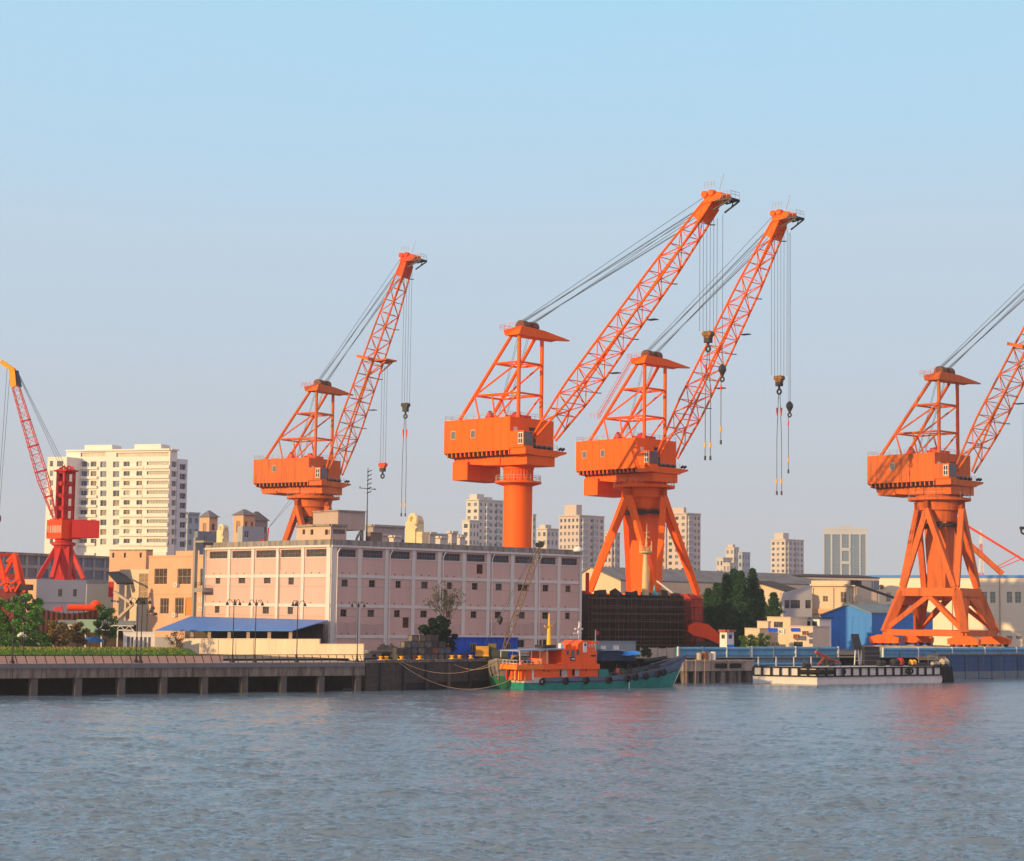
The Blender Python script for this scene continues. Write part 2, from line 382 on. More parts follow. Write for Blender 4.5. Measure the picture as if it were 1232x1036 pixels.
    if kind == 'A' and base != 'column':
        p0 = P(xr-.2,-yr-.8,zt+.4); p1 = P(xtop-1.2,-yp-.8,zp+.4)
        q0 = p0.lerp(p1,.28)
        for o_ in (0, .9): m.bar(q0+P(0,-o_,0), p1+P(0,-o_,0), .09); m.bar(q0+P(0,-o_,1.0), p1+P(0,-o_,1.0), .09)
        for i in range(26):
            q = q0.lerp(p1, i/25); m.bar(q, q+P(0,-.9,0), .07); m.bar(q, q+P(0,0,1.0), .05)
        railing(m, [q0+P(-2,-1,0), q0+P(.5,-1,0)], 1.3, 1)
    m.build('ladder', PINKRED, root)
    m = MB()
    for y in (-2.1,-1.6,1.2,1.7): m.tube((ra-1.6,y,zz+1.2), (-5,y*.8,zt+1.0), .055, n=4)
    m.build('winch_rope', ROPE, root)
    # jib
    rt, ztip = inplane(tip_px[0], tip_px[1], A, d); ztip -= GZ
    foot = P(6.7, 0, zt-5.6); tip = P(rt, 0, ztip)
    ax = (tip-foot); L = ax.length; ax.normalize(); perp = Vector((-ax.z, 0, ax.x))
    NB = 17
    def sect(f):
        w = 7.3*(1-f)+3.4*f
        if f > .93: w = w
        if f < .22: h = .5+3.1*(f/.22)
        elif f < .72: h = 3.6
        else: h = 3.6-(f-.72)/.28*2.0
        c = foot.lerp(tip, f)
        return [c+P(0,-w/2,0)+perp*h/2, c+P(0,-w/2,0)-perp*h/2, c+P(0,w/2,0)-perp*h/2, c+P(0,w/2,0)+perp*h/2]
    S = [sect(.02+.95*i/NB) for i in range(NB+1)]
    m = MB(); br = MB()
    for i in range(NB):
        a, b = S[i], S[i+1]
        for k in range(4): m.tube(a[k], b[k], .27, n=7)
        for k, (p, q) in enumerate(((0,1),(1,2),(2,3),(3,0))):
            alt = (i+k) % 2
            if i == 0: continue
            if alt: br.tube(a[p], b[q], .12, n=5)
            else: br.tube(a[q], b[p], .12, n=5)
            if k in (1,3) or i % 2 == 0: br.tube(b[p], b[q], .11, n=5)
        if i % 2 == 1: br.tube(b[0], b[2], .09, n=4)
    jib = m.build('jib', OR, root)
    br.build('bracing', OR, jib)
    m = MB()
    c = sect(.90); e = sect(.985)
    m.hexa([c[1]+ax*1,c[1]+ax*1+P(0,1.0,0),c[0]+ax*1+P(0,1.0,0),c[0]+ax*1], [e[1],e[1]+P(0,1.0,0),e[0]+P(0,1.0,0),e[0]])
    m.hexa([c[2]+ax*1,c[2]+ax*1-P(0,1.0,0),c[3]+ax*1-P(0,1.0,0),c[3]+ax*1], [e[2],e[2]-P(0,1.0,0),e[3]-P(0,1.0,0),e[3]])
    c0 = foot.lerp(tip, .985)
    m.hexa([c0+P(-1.4,-2.0,-.6),c0+P(2.4,-2.0,-.3),c0+P(2.4,2.0,-.3),c0+P(-1.4,2.0,-.6)], [c0+P(-1.4,-1.5,.9),c0+P(1.6,-1.5,1.2),c0+P(1.6,1.5,1.2),c0+P(-1.4,1.5,.9)])
    for s_, x_, z_, r_ in ((-1.1,-1.3,1.5,.75),(1.1,-1.3,1.3,.7),(-1.2,.5,1.6,.7),(1.2,.5,1.4,.8),(-1.0,2.4,.7,.85),(1.1,2.5,.8,.8)):
        m.tube(c0+P(x_,s_-.7,z_), c0+P(x_,s_+.7,z_), r_, n=12)
    m.build('jib_head', REDOR if kind == 'B' else OR, root)
    m = MB()
    hp = c0+P(3.2,-2.0,-.7)
    for s_ in (-2.0, 2.0):
        m.bar(c0+P(1.8,s_,-.4), c0+P(5.6,s_*.7,-.2), .28, .3); m.bar(c0+P(1.4,s_,-2.2), c0+P(5.6,s_*.7,-.4), .28, .3)
        m.bar(c0+P(3.8,s_*.85,-.3), c0+P(3.4,s_*.85,-1.3), .16)
    m.box(c0.x+3.0, c0.x+5.6, -1.6, 1.6, c0.z-.2, c0.z-.05)
    m.build('head_platform', STEEL, root)
    m = MB(); railing(m, [c0+P(3.4,-1.6,0), c0+P(5.5,-1.5,0), c0+P(5.5,1.5,0)], 1.4, 1.2, .07)
    railing(m, [c0+P(-.8,-2.2,2.6), c0+P(1.8,-2.2,2.6)], 1.2, .9, .06)
    m.bar(c0+P(1.5,0,2.4), c0+P(2.6,0,5.6), .09)
    m.build('head_railing', RAILM, root)
    # jib catwalk brackets along the far chord
    for i in range(4, NB, 4):
        m = MB(); q = S[i][2]; m.bar(q+P(.1,.2,0), q+P(1.2,.7,-.1), .22); m.build('catwalk_bracket', STEEL, root)
    for f in (.33,.55):
        m = MB(); q = sect(f)[2]; m.box(q.x, q.x+2.2, q.y, q.y+1.4, q.z-.3, q.z-.1); m.build('lamp_platform', STEEL, root)
    if platform:
        c = sect(platform); m = MB(); cc = (c[0]+c[2])/2
        m.hexa([cc+P(-2.2,-5.2,.3),cc+P(2.0,-5.2,-.9),cc+P(2.0,5.2,-.9),cc+P(-2.2,5.2,.3)], [cc+P(-2.2,-5.2,1.1),cc+P(2.0,-5.2,0),cc+P(2.0,5.2,0),cc+P(-2.2,5.2,1.1)])
        m.bar(cc+P(1.5,-3,-.6), cc+P(6.3,-2,-.4), .5, .5); m.bar(cc+P(1.5,3,-.6), cc+P(6.3,2,-.4), .5, .5)
        m.box(cc.x+2, cc.x+6.4, -2.6, 2.6, cc.z-.6, cc.z-.2)
        m.bar(cc+P(.5,-2,-4), cc+P(5.8,-1.6,-.6), .3); m.bar(cc+P(.5,2,-4), cc+P(5.8,1.6,-.6), .3)
        m.build('mid_platform', OR, root)
    # luffing ropes
    m = MB()
    for k, y in enumerate((-2.5,-2.1,-1.7,-1.3,.8,1.2,1.6,2.0)):
        f = .90 if k % 4 < 2 else .94
        if k in (0, 7): f = .985
        q = foot.lerp(tip, f)+perp*(1.2); m.tube((ra-.6,y,zz+3.2), (q.x,y*.8,q.z), .065, n=4)
    m.build('luffing_rope', ROPE, root)
    # ---- base
    zr = zb-3.4
    if base == 'column':
        m = MB(); m.lathe([(3.25,0),(3.25,zr-4.2),(3.7,zr-4.2),(3.7,zr-3.9),(3.3,zr-3.9),(3.3,zr-.6),(3.6,zr-.5),(3.6,zr+.2)], 40)
        m.build('pedestal', OR, root, smooth=False)
        for p in root.children[-1:] if False else []: pass
        m = MB(); m.lathe([(3.3,zr-4.3),(5.3,zr-3.7),(5.3,zr-3.3),(3.3,zr-3.3)], 32); m.build('ring_platform', OR, root)
        m = MB()
        for i in range(24):
            t0 = 2*math.pi*i/24; t1 = 2*math.pi*(i+1)/24; a = P(5.1*math.cos(t0),5.1*math.sin(t0),zr-3.3); b = P(5.1*math.cos(t1),5.1*math.sin(t1),zr-3.3)
            m.bar(a, a+P(0,0,1.3), .07); m.bar(a+P(0,0,1.3), b+P(0,0,1.3), .07); m.bar(a+P(0,0,.7), b+P(0,0,.7), .06)
        m.build('ring_railing', RAILM, root)
        m = MB()
        for i in range(30):
            t0 = 2*math.pi*i/30; m.bar((3.35*math.cos(t0),3.35*math.sin(t0),zr-3.2),(3.35*math.cos(t0),3.35*math.sin(t0),zr-.7),.16)
        m.build('stiffener', OR, root)
    else:
        beta, hs_u, hs_l = base      # portal square turned by beta, half sides at its top and foot
        ra_ = alpha-beta             # in crane-local axes
        ca, sa = math.cos(ra_), math.sin(ra_)
        def Q(x, y, z): return P(x*ca-y*sa, x*sa+y*ca, z)
        m = MB(); m.lathe([(5.2,zr-3.6),(5.6,zr-1.4),(7.6,zr-1.2),(7.7,zr-.6),(6.2,zr-.5),(5.4,zr+.1)], 36); m.build('slewing_ring', OR, root)
        m = MB()
        for i in range(28):
            t0 = 2*math.pi*i/28; t1 = 2*math.pi*(i+1)/28; a = P(7.5*math.cos(t0),7.5*math.sin(t0),zr-.6); b = P(7.5*math.cos(t1),7.5*math.sin(t1),zr-.6)
            m.bar(a, a+P(0,0,1.3), .06); m.bar(a+P(0,0,1.3), b+P(0,0,1.3), .06)
        m.build('ring_railing', RAILM, root)
        m = MB()
        zc = zr-3.4; zn = 14.6 if kind == 'B' else 12.2; hb = 2.1; ht = 3.0
        m.hexa([Q(-hb,-hb,zn-2),Q(hb,-hb,zn-2),Q(hb,hb,zn-2),Q(-hb,hb,zn-2)], [Q(-ht,-ht,zc),Q(ht,-ht,zc),Q(ht,ht,zc),Q(-ht,ht,zc)])
        m.lathe([(4.0,zc-3),(4.6,zc)],24)
        m.build('column', OR, root)
        m = MB(); m.lathe([(4.7,zc-4.2),(4.75,zc-3.4),(4.0,zc-3.4)],24); m.box(-3.9,3.9,-4.6,-4.4,zc-4.6,zc-4.3); m.build('collar', STEEL, root)
        bt = ra_+R(45); rho = 6.1
        tops = [P(rho*math.cos(alpha-R(42)+k*math.pi/2), rho*math.sin(alpha-R(42)+k*math.pi/2), zr-1.4) for k in range(4)]
        cor = [Q(-hs_u,-hs_u,zn), Q(hs_u,-hs_u,zn), Q(hs_u,hs_u,zn), Q(-hs_u,hs_u,zn)]
        for c in cor:
            near = sorted(tops, key=lambda t_: (t_-c).length)[:2]
            for t_ in near:
                m = MB(); mid = c.lerp(t_, .06); m.bar(c.lerp(t_,.0), mid, .9, .9); m.bar(mid, t_+P(0,0,-2.0), 1.35, 1.35); m.bar(t_+P(0,0,-2.4), t_, 1.2, 1.2)
                m.build('leg', OR, root)
        low = [Q(-hs_l,-hs_l,4.7), Q(hs_l,-hs_l,4.7), Q(hs_l,hs_l,4.7), Q(-hs_l,hs_l,4.7)]
        m = MB()
        for k in range(4):
            a, b = cor[k], cor[(k+1)%4]; la, lb = low[k], low[(k+1)%4]
            m.bar(a, b, 1.9, 2.0); m.bar(la, lb, 1.3, 1.5); m.bar(a, la, 1.9, 1.9)
            mid = (a+b)/2-P(0,0,.8)
            m.bar(mid, la+P(0,0,.6), 1.15, 1.15); m.bar(mid, lb+P(0,0,.6), 1.15, 1.15)
            nrm = (b-a).cross(P(0,0,1)).normalized()*(-.28)
            if k in (1,3):     # plated gussets on the short sides
                m.hexa([a+nrm, a.lerp(la,.95)+nrm, a.lerp(b,.28).lerp(la.lerp(lb,.12),.95)+nrm, a.lerp(b,.45)+nrm], [a-nrm, a.lerp(la,.95)-nrm, a.lerp(b,.28).lerp(la.lerp(lb,.12),.95)-nrm, a.lerp(b,.45)-nrm])
                m.hexa([b+nrm, b.lerp(lb,.95)+nrm, b.lerp(a,.28).lerp(lb.lerp(la,.12),.95)+nrm, b.lerp(a,.45)+nrm], [b-nrm, b.lerp(lb,.95)-nrm, b.lerp(a,.28).lerp(lb.lerp(la,.12),.95)-nrm, b.lerp(a,.45)-nrm])
                m.bar(a-P(0,0,1.6), b-P(0,0,1.6), .5, 3.2)
        m.build('portal_frame', OR, root)
        for c in low:
            m = MB(); o_ = c
            def B(x,y,z): return o_+Vector((x*ca-y*sa, x*sa+y*ca, z))
            m.hexa([B(-3.8,-.9,-2.6),B(3.8,-.9,-2.6),B(3.8,.9,-2.6),B(-3.8,.9,-2.6)], [B(-3.9,-.9,-1.3),B(3.9,-.9,-1.3),B(3.9,.9,-1.3),B(-3.9,.9,-1.3)])
            m.hexa([B(-3.9,-.9,-1.3),B(3.9,-.9,-1.3),B(3.9,.9,-1.3),B(-3.9,.9,-1.3)], [B(-1.5,-.9,-.6),B(1.5,-.9,-.6),B(1.5,.9,-.6),B(-1.5,.9,-.6)])
            bo = m.build('bogie', REDOR if kind == 'A' else ORANGE, root)
            m = MB()
            for i in range(4): m.tube(B(-2.9+i*1.9,-.6,-2.75), B(-2.9+i*1.9,.6,-2.75), .45, n=12)
            m.build('wheel', STEEL, bo)
        tr = empty('crane_track', A, -alpha+ra_, 'pair of raised concrete crane track beams under the %s' % ('portal crane wheels by the blue shed' if px > 1000 else ('splayed crane behind the scaffolded ship' if px > 600 else 'rear crane behind the warehouse roof')), 'crane track')
        for s_ in (-1, 1):
            m = MB(); m.box(-hs_l-6, hs_l+6, s_*hs_l-1.0, s_*hs_l+1.0, 0, 1.5); m.build('beam', CONC, tr)
    def W(u, y, z): return A+Vector((d.x*u-nv.x*y, d.y*u-nv.y*y, z))
    # hoist ropes and hook block, in crane-local space below the jib head
    return dict(root=root, A=A, d=d, n=nv, c0=c0, sect=sect, foot=foot, tip=tip, P=P)

def block_z(cr, u, py, px):
    """local height at which a pixel row meets the vertical line at forward reach u"""
    q = cr['A']+cr['d']*u
    w = ray(px, py); s = q.y/w.y
    return CAMH+w.z*s-GZ

def hook(cr, px, ytop, yblk, ropes, rope_top=None, big=True, body=None, sp=.45):
    """hook block hanging where the photo has it: u from the pixel, in the crane's own plane"""
    r, z = inplane(px, yblk, cr['A'], cr['d']); z -= GZ
    _, z1 = inplane(px, ytop, cr['A'], cr['d']); z1 -= GZ
    m = MB()
    for i in range(ropes):
        o = (i-(ropes-1)/2)*sp*1.9
        m.tube((r+o*.6, o*.6, z+1.0), (r+o*.4, o*.9, z1), .06, n=4)
    hr = m.build('hoist_rope', ROPE, cr['root'])
    m = MB()
    if big:
        m.box(r-.8, r+.8, -.6, .6, z-.5, z+.6)
        for o in (-.6,.6): m.tube((r+o,-.7,z+.4),(r+o,.7,z+.4),.6,n=12)
        b_ = m.build('hook_block', body or mat('hook_yellow', (.42,.19,.03), .6, .5, 1.2, second=(.03,.03,.03), amt=.5), cr['root'])
        m = MB(); m.box(r-.7, r+.7, -.6, .6, z-1.5, z-.52); m.tube((r,0,z-2.3),(r,0,z-1.3),.28,n=8)
        m.torus((r,0,z-2.8), .55, .24, (0,1,0)); m.build('hook', STEEL, b_)
    else:
        m.lathe([(.2,z+1.4),(.75,z+.8),(.85,z+.1),(.45,z-.7),(.2,z-1.3)], 10, (r,0,0)); m.torus((r,0,z-1.8), .45, .2, (0,1,0))
        m.build('hook_block', STEEL, cr['root'])
    return r, z

def sling(cr, px, y0, y1, label, n=2, spread=.55, bands=((.0,.1),)):
    r, z0 = inplane(px, y0, cr['A'], cr['d']); _, z1 = inplane(px, y1, cr['A'], cr['d'])
    base = cr['A']+cr['d']*r; L = z0-z1
    root = empty('lifting_sling', (base.x, base.y, z1), 0, label, 'sling', 'lifting slings under the crane hooks')
    for i in range(n):
        o = (i-(n-1)/2)*2*spread
        m = MB(); m.tube((o*.3,0,L),(o,0,L*.55),.085,n=5); m.tube((o,0,L*.55),(o,0,.4),.085,n=5); m.build('rope', ROPE, root)
        m = MB(); m.tube((o,0,L*.86),(o*.8,0,L*.78),.2,n=6); m.build('sleeve', REDOR, root)
        m = MB(); m.tube((o,0,.6),(o,0,-.3),.24,n=6); m.build('end_fitting', STEEL, root)
        m = MB(); m.tube((o,0,3.4),(o,0,2.4),.22,n=6); m.build('collar', YELLOW, root)
    return root

c2 = shipyard_crane('bright orange crane on a plain round pedestal behind the warehouse', 613.8, 500.6, 432, R(42), (862,238), (638.6,404), ORANGE, 'A', 'column')
c3 = shipyard_crane('bright orange crane on splayed legs behind the dark scaffolded ship', 766.3, 526, 474, R(45), (942,260), (788,438), ORANGE, 'A', (R(35), 10.0, 10.6))
c1 = shipyard_crane('orange crane behind the warehouse roof with a platform halfway up its jib', 372, 550.2, 552, R(32), (492,310), (391,471), ORANGE_OLD, 'B', (R(30), 8.6, 10.6), platform=.54)
c4 = shipyard_crane('weathered orange crane on a wheeled portal frame beside the bright blue shed', 1124.5, 543.8, 472, R(48), (1306,281), (1140.5,457.5), ORANGE_OLD, 'B', (R(35), 7.0, 10.1), platform=.54)
hook(c2, 852, 262, 404, 6); sling(c2, 852, 420, 552, 'pair of slings hanging against the jib of the crane behind')
hook(c2, 869, 258, 446, 1, big=False); sling(c2, 867.5, 452, 533, 'single thin sling hanging below the small hook, right of the paired slings on the jib', n=1)
hook(c3, 937.5, 275, 457, 6); sling(c3, 937.5, 474, 594, 'long pair of slings hanging in clear sky below the yellow hook block')
hook(c3, 950, 280, 490, 2, big=False, sp=.2); sling(c3, 948.5, 497, 568, 'single sling below the small black hook in clear sky', n=1)
hook(c1, 488, 325, 489, 4, body=STEEL); sling(c1, 487.5, 500, 620, 'pair of slings hanging above the warehouse roof near the antenna pole')
hook(c1, 460.5, 440, 561, 3, body=REDOR)
# ================================================================ BUILDING HELPERS
def reach(C, d, px, py):
    w = ray(px, py); det = -d.x*w.y + d.y*w.x
    return (C.x*w.y - C.y*w.x)/det if abs(det) > 1e-9 else 1
def V2(a): return Vector((math.cos(a), math.sin(a), 0))
def facade(mb, O, U, W, z0, z1, ops, rev=.22, mi=0):
    """wall face with real openings: O start, U direction (left to right seen from outside), inward = U turned ccw"""
    inn = Vector((-U.y, U.x, 0))*rev
    us = sorted({0, W} | {a for o in ops for a in o[:2]}); zs = sorted({z0, z1} | {a for o in ops for a in o[2:4]})
    us = [u for u in us if 0 <= u <= W]; zs = [z for z in zs if z0 <= z <= z1]
    for a, b in zip(us[:-1], us[1:]):
        for c, d in zip(zs[:-1], zs[1:]):
            mu, mz = (a+b)/2, (c+d)/2
            if any(o[0] < mu < o[1] and o[2] < mz < o[3] for o in ops): continue
            mb.add([O+U*a+Vector((0,0,c)), O+U*b+Vector((0,0,c)), O+U*b+Vector((0,0,d)), O+U*a+Vector((0,0,d))], [(0,1,2,3)], mi)
    for o in ops:
        p = [O+U*o[0]+Vector((0,0,o[2])), O+U*o[1]+Vector((0,0,o[2])), O+U*o[1]+Vector((0,0,o[3])), O+U*o[0]+Vector((0,0,o[3]))]
        q = [x+inn for x in p]
        mb.add(p+q, [(0,4,5,1),(1,5,6,2),(2,6,7,3),(3,7,4,0)], mi)
_W = {}
def win_mesh(w, h, fm, gm, mull=1, bars=0, ft=.07):
    key = (round(w,1), round(h,1), fm.name, gm.name, mull, bars)
    if key not in _W:
        m = MB(); m.box(0, w, .02, .05, 0, h, 1)
        m.box(0, w, -.06, .02, 0, ft); m.box(0, w, -.06, .02, h-ft, h); m.box(0, ft, -.05, .02, ft, h-ft); m.box(w-ft, w, -.05, .02, ft, h-ft)
        for i in range(mull): x = w*(i+1)/(mull+1); m.box(x-ft*.45, x+ft*.45, -.04, .02, ft, h-ft)
        for i in range(bars): z = h*(i+1)/(bars+1); m.box(ft, w-ft, -.03, .02, z-ft*.4, z+ft*.4)
        me = bpy.data.meshes.new('window'); me.from_pydata(m.v, [], m.f); me.materials.append(fm); me.materials.append(gm)
        me.polygons.foreach_set('material_index', m.m); _W[key] = me
    return _W[key]
def put_windows(root, O, U, ops, fm, gm, mull=1, bars=0, rev=.2, name='window', vary=None):
    for i, o in enumerate(ops):
        g = gm if not vary else vary[(i*7+int(o[2]*3)) % len(vary)]
        ob = bpy.data.objects.new(name, win_mesh(o[1]-o[0]-.004, o[3]-o[2]-.004, fm, g, mull, bars)); COL.objects.link(ob)
        inn = Vector((-U.y, U.x, 0))*rev
        ob.parent = root; ob.location = O+U*(o[0]+.002)+Vector((0,0,o[2]+.002))+inn; ob.rotation_euler = (0,0,math.atan2(U.y, U.x))
def grid(W, H, cols, rows, w, h, mu=.8, z0=1.0, z1=1.0):
    r = []
    for i in range(cols):
        uc = mu+(W-2*mu)*(i+.5)/cols
        for j in range(rows):
            zc = z0+(H-z0-z1)*(j+.5)/rows; r.append((uc-w/2, uc+w/2, zc-h/2, zc+h/2))
    return r
class Bld:
    """block seen on its near corner; everything is kept relative to the Empty at that corner"""
    def __init__(s, name, label, cat, pxL, pxC, pxR, ytop, D, aR=R(38), aL=None, base=GZ, group=None, back=12, H=None):
        aL = aR+math.pi/2 if aL is None else aL
        s.C = at(pxC, ytop, D); s.H = (s.C.z-base) if H is None else H; s.C.z = base
        s.dR = V2(aR); s.dL = V2(aL)
        s.lR = reach(s.C, s.dR, pxR, ytop) if pxR > pxC else back; s.lL = reach(s.C, s.dL, pxL, ytop) if pxL < pxC else back
        if pxR-pxC <= 1.5: s.lR = back
        if pxC-pxL <= 1.5: s.lL = back
        s.root = empty(name, s.C, 0, label, cat, group)
        s.OL = s.dL*s.lL; s.UL = -s.dL; s.OR = Vector((0,0,0)); s.UR = s.dR; s.nR = Vector((s.dR.y,-s.dR.x,0)); s.nL = Vector((-s.dL.y, s.dL.x, 0))
    def px(s, side, px, py):
        """(u, z) on a facade for a pixel"""
        O, U = (s.C+s.OL, s.UL) if side == 'L' else (s.C, s.UR)
        r, z = inplane(px, py, O, U); return r, z-s.C.z
    def rect(s, side, x0, x1, y0, y1):
        a = s.px(side, x0, (y0+y1)/2)[0]; b = s.px(side, x1, (y0+y1)/2)[0]
        xm = (x0+x1)/2; return (a, b, s.px(side, xm, y1)[1], s.px(side, xm, y0)[1])
    def shell(s, m, opL=(), opR=(), rev=.22, parapet=.5, roof=None, name='wall', H=None):
        H = H or s.H; mb = MB(); zero = Vector((0,0,0))
        facade(mb, s.OL, s.UL, s.lL, 0, H, list(opL), rev); facade(mb, zero, s.UR, s.lR, 0, H, list(opR), rev)
        a, b, c, d = zero, s.dR*s.lR, s.dR*s.lR+s.dL*s.lL, s.dL*s.lL
        up = Vector((0,0,H))
        mb.add([b, c, c+up, b+up], [(0,1,2,3)]); mb.add([c, d, d+up, c+up], [(0,1,2,3)])
        w = s.part_obj = mb.build(name, m, s.root)
        k = .25; ce = (a+b+c+d)/4
        rm = MB(); zt = H-parapet
        ins = [p+(ce-p).normalized()*k for p in (a,b,c,d)]
        rm.add([p+Vector((0,0,zt)) for p in ins], [(0,1,2,3)])
        for i in range(4):
            p, q = ins[i], ins[(i+1)%4]; P0, Q0 = (a,b,c,d)[i], (a,b,c,d)[(i+1)%4]
            rm.add([p+Vector((0,0,zt)), q+Vector((0,0,zt)), q+up, p+up], [(0,1,2,3)]); rm.add([p+up, q+up, Q0+up, P0+up], [(0,1,2,3)])
        rm.build('roof', roof or m, s.root)
        return w
    def band(s, m, z0, z1, pr=.12, name='cornice', sides='LR'):
        mb = MB(); s.band_into(mb, z0, z1, pr, sides); return mb.build(name, m, s.root)
    def band_into(s, mb, z0, z1, pr, sides='LR'):
        for sd, O, U, L, nn in (('L', s.OL, s.UL, s.lL, s.nL), ('R', s.OR, s.UR, s.lR, s.nR)):
            if sd not in sides: continue
            e0 = 0 if sd == 'L' else -pr*.0; p = O+U*e0; q = O+U*L
            if sd == 'L': q = q+nn*0
            mb.hexa([p+nn*pr+Vector((0,0,z0)), q+nn*pr+Vector((0,0,z0)), q+Vector((0,0,z0)), p+Vector((0,0,z0))], [p+nn*pr+Vector((0,0,z1)), q+nn*pr+Vector((0,0,z1)), q+Vector((0,0,z1)), p+Vector((0,0,z1))])
    def post_into(s, mb, side, u0, u1, z0, z1, pr):
        O, U, nn = (s.OL, s.UL, s.nL) if side == 'L' else (s.OR, s.UR, s.nR)
        p = O+U*u0; q = O+U*u1
        mb.hexa([p+nn*pr+Vector((0,0,z0)), q+nn*pr+Vector((0,0,z0)), q+Vector((0,0,z0)), p+Vector((0,0,z0))], [p+nn*pr+Vector((0,0,z1)), q+nn*pr+Vector((0,0,z1)), q+Vector((0,0,z1)), p+Vector((0,0,z1))])

# ================================================================ WAREHOUSE
PEACH = mat('peach_plaster', (.62,.43,.37), .9, .10, .18, streak=True, second=(.48,.335,.29), amt=.34)
FRAMEC = mat('pale_concrete_frame', (.66,.64,.60), .9, .10, .3, streak=True, second=(.42,.41,.38), amt=.36)
PARAPET = mat('grimy_parapet', (.33,.30,.27), .95, .35, .5, streak=True, second=(.13,.12,.11), amt=.45)
WFR = mat('rusty_window_frame', (.22,.17,.14), .8, .3, 2)
OLDG = mat('old_dusty_glass', (.07,.065,.07), .35, .5, .9, second=(.22,.20,.19), amt=.38)
DARKG = mat('dark_opening', (.025,.022,.022), .7, .5, 1.0)
wh = Bld('warehouse', 'long pink four storey warehouse with pale concrete grid', 'warehouse', 246, 399, 700, 649.0, 360, aR=R(41), aL=R(180-46))
colsL = [248.7, 276, 304.7, 334.5, 364.8, 396.5]
colsR = [402.5, 432, 464.5, 497, 528, 557.5, 587, 615.8, 644.8, 672, 698]
uL = [wh.px('L', x, 690)[0] for x in colsL]; uR = [wh.px('R', x, 690)[0] for x in colsR]
zt = wh.H; zof = lambda y: wh.px('L', 398.9, y)[1]
z_cor, z_w1, z_w0, z_b2, z_b3, z_b4 = zof(656.5), zof(660.3), zof(669.5), zof(692.6), zof(728.8), zof(766)
opL, opR = [], []
for us, op in ((uL, opL), (uR, opR)):
    for a, b in zip(us[:-1], us[1:]): op.append((a+.85, b-.85, z_w0, z_w1))
ribL, ribR = list(opL), list(opR)
sqL = [wh.rect('L', *r) for r in ((259.5,265,694,702.5),(287,295,694,702),(317.5,325.5,694,702),(347,353.5,694.5,703.5),(258.5,264,729.3,737.5),(316,323.5,729.5,738.5),(346,352.5,730,739))]
sqR = []
r2 = [(411,418.5),(444,451.5),(476,482.5),(507,515),(538,544),(568,575),(596.5,604),(623,636),(653,660),(680.5,686.5)]
r3 = [(410.5,418),(443,451),(475,482),(506.5,514.5),(537,543),(567,574),(596,603.5),(625,632),(653,660),(680.5,686)]
for rr_, yb in ((r2, 0), (r3, 1)):
    for x0, x1 in rr_:
        a = wh.px('R', x0, 700)[0]; b = wh.px('R', x1, 700)[0]; zb_ = (z_b2, z_b3)[yb]-.65
        sqR.append((a, b, zb_-1.35, zb_))
dR_ = [wh.rect('R', 573.5,581,679,690.5), wh.rect('R', 531,538,710,722), wh.rect('R', 484.5,492,743,755.5), wh.rect('R', 557,567,722,732)][:3]
gR = [wh.rect('R', x0, x1, 770, 779) for x0, x1 in ((622,631),(646,652),(653,658),(590,600),(560,568))]
whw = wh.shell(PEACH, opL+sqL, opR+sqR+dR_+gR, rev=.35, roof=mat('tar_roof', (.10,.095,.09), .95, .3, .4))
put_windows(wh.root, wh.OL, wh.UL, ribL, WFR, OLDG, 5, 1, .3)
put_windows(wh.root, wh.OR, wh.UR, ribR, WFR, mat('blue_dusty_glass', (.05,.065,.09), .25, .5, .8), 6, 1, .3)
put_windows(wh.root, wh.OL, wh.UL, sqL, WFR, OLDG, 1, 1, .3)
put_windows(wh.root, wh.OR, wh.UR, sqR, WFR, DARKG, 1, 1, .3, vary=[DARKG, OLDG, DARKG])
put_windows(wh.root, wh.OR, wh.UR, dR_, mat('rust_door_frame', (.16,.06,.045), .8, .3, 2), mat('rust_shutter', (.10,.035,.03), .8, .4, 2), 1, 0, .3, name='shutter')
put_windows(wh.root, wh.OR, wh.UR, gR, WFR, DARKG, 1, 0, .3, name='doorway')
m = MB()
for side, us in (('L', uL), ('R', uR)):
    for i, u_ in enumerate(us):
        w_ = .42
        m_u0, m_u1 = u_-w_, u_+w_
        if side == 'L' and i == len(us)-1: m_u1 = wh.lL; m_u0 = wh.lL-1.2
        if side == 'R' and i == 0: m_u0 = 0; m_u1 = 1.15
        if side == 'L' and i == 0: m_u0 = 0; m_u1 = .95
        if side == 'R' and i == len(us)-1: m_u1 = wh.lR; m_u0 = wh.lR-.7
        wh.post_into(m, side, m_u0, m_u1, 0, z_cor-.25, .20)
m.build('column_grid', FRAMEC, wh.root)
m = MB()
for zc in (z_b2, z_b3, z_b4): wh.band_into(m, zc-.30, zc+.30, .163)
wh.band_into(m, z_w0-.16, z_w0, .10)
m.build('floor_band', FRAMEC, wh.root)
wh.band(PARAPET, z_cor+.18, zt+.02, .30, 'parapet')
wh.band(FRAMEC, z_cor-.24, z_cor+.16, .42, 'cornice')
m = MB()   # thin joints and weep holes
for zc in (z_b2-2.0, z_b3-2.0): wh.band_into(m, zc-.03, zc+.03, .02)
m.build('joint', mat('joint_grey', (.36,.27,.25), .9, .1, 1), wh.root)
m = MB()
for side, us in (('L', uL), ('R', uR)):
    for a, b in zip(us[:-1], us[1:]):
        for zc in (z_b2+.45, z_b3+.45, z_b4+.45):
            for f in (.32, .62):
                u_ = a+(b-a)*f
                if random.random() < .8: wh.post_into(m, side, u_-.11, u_+.11, zc, zc+.22, .05)
m.build('weep_holes', DARKG, wh.root)
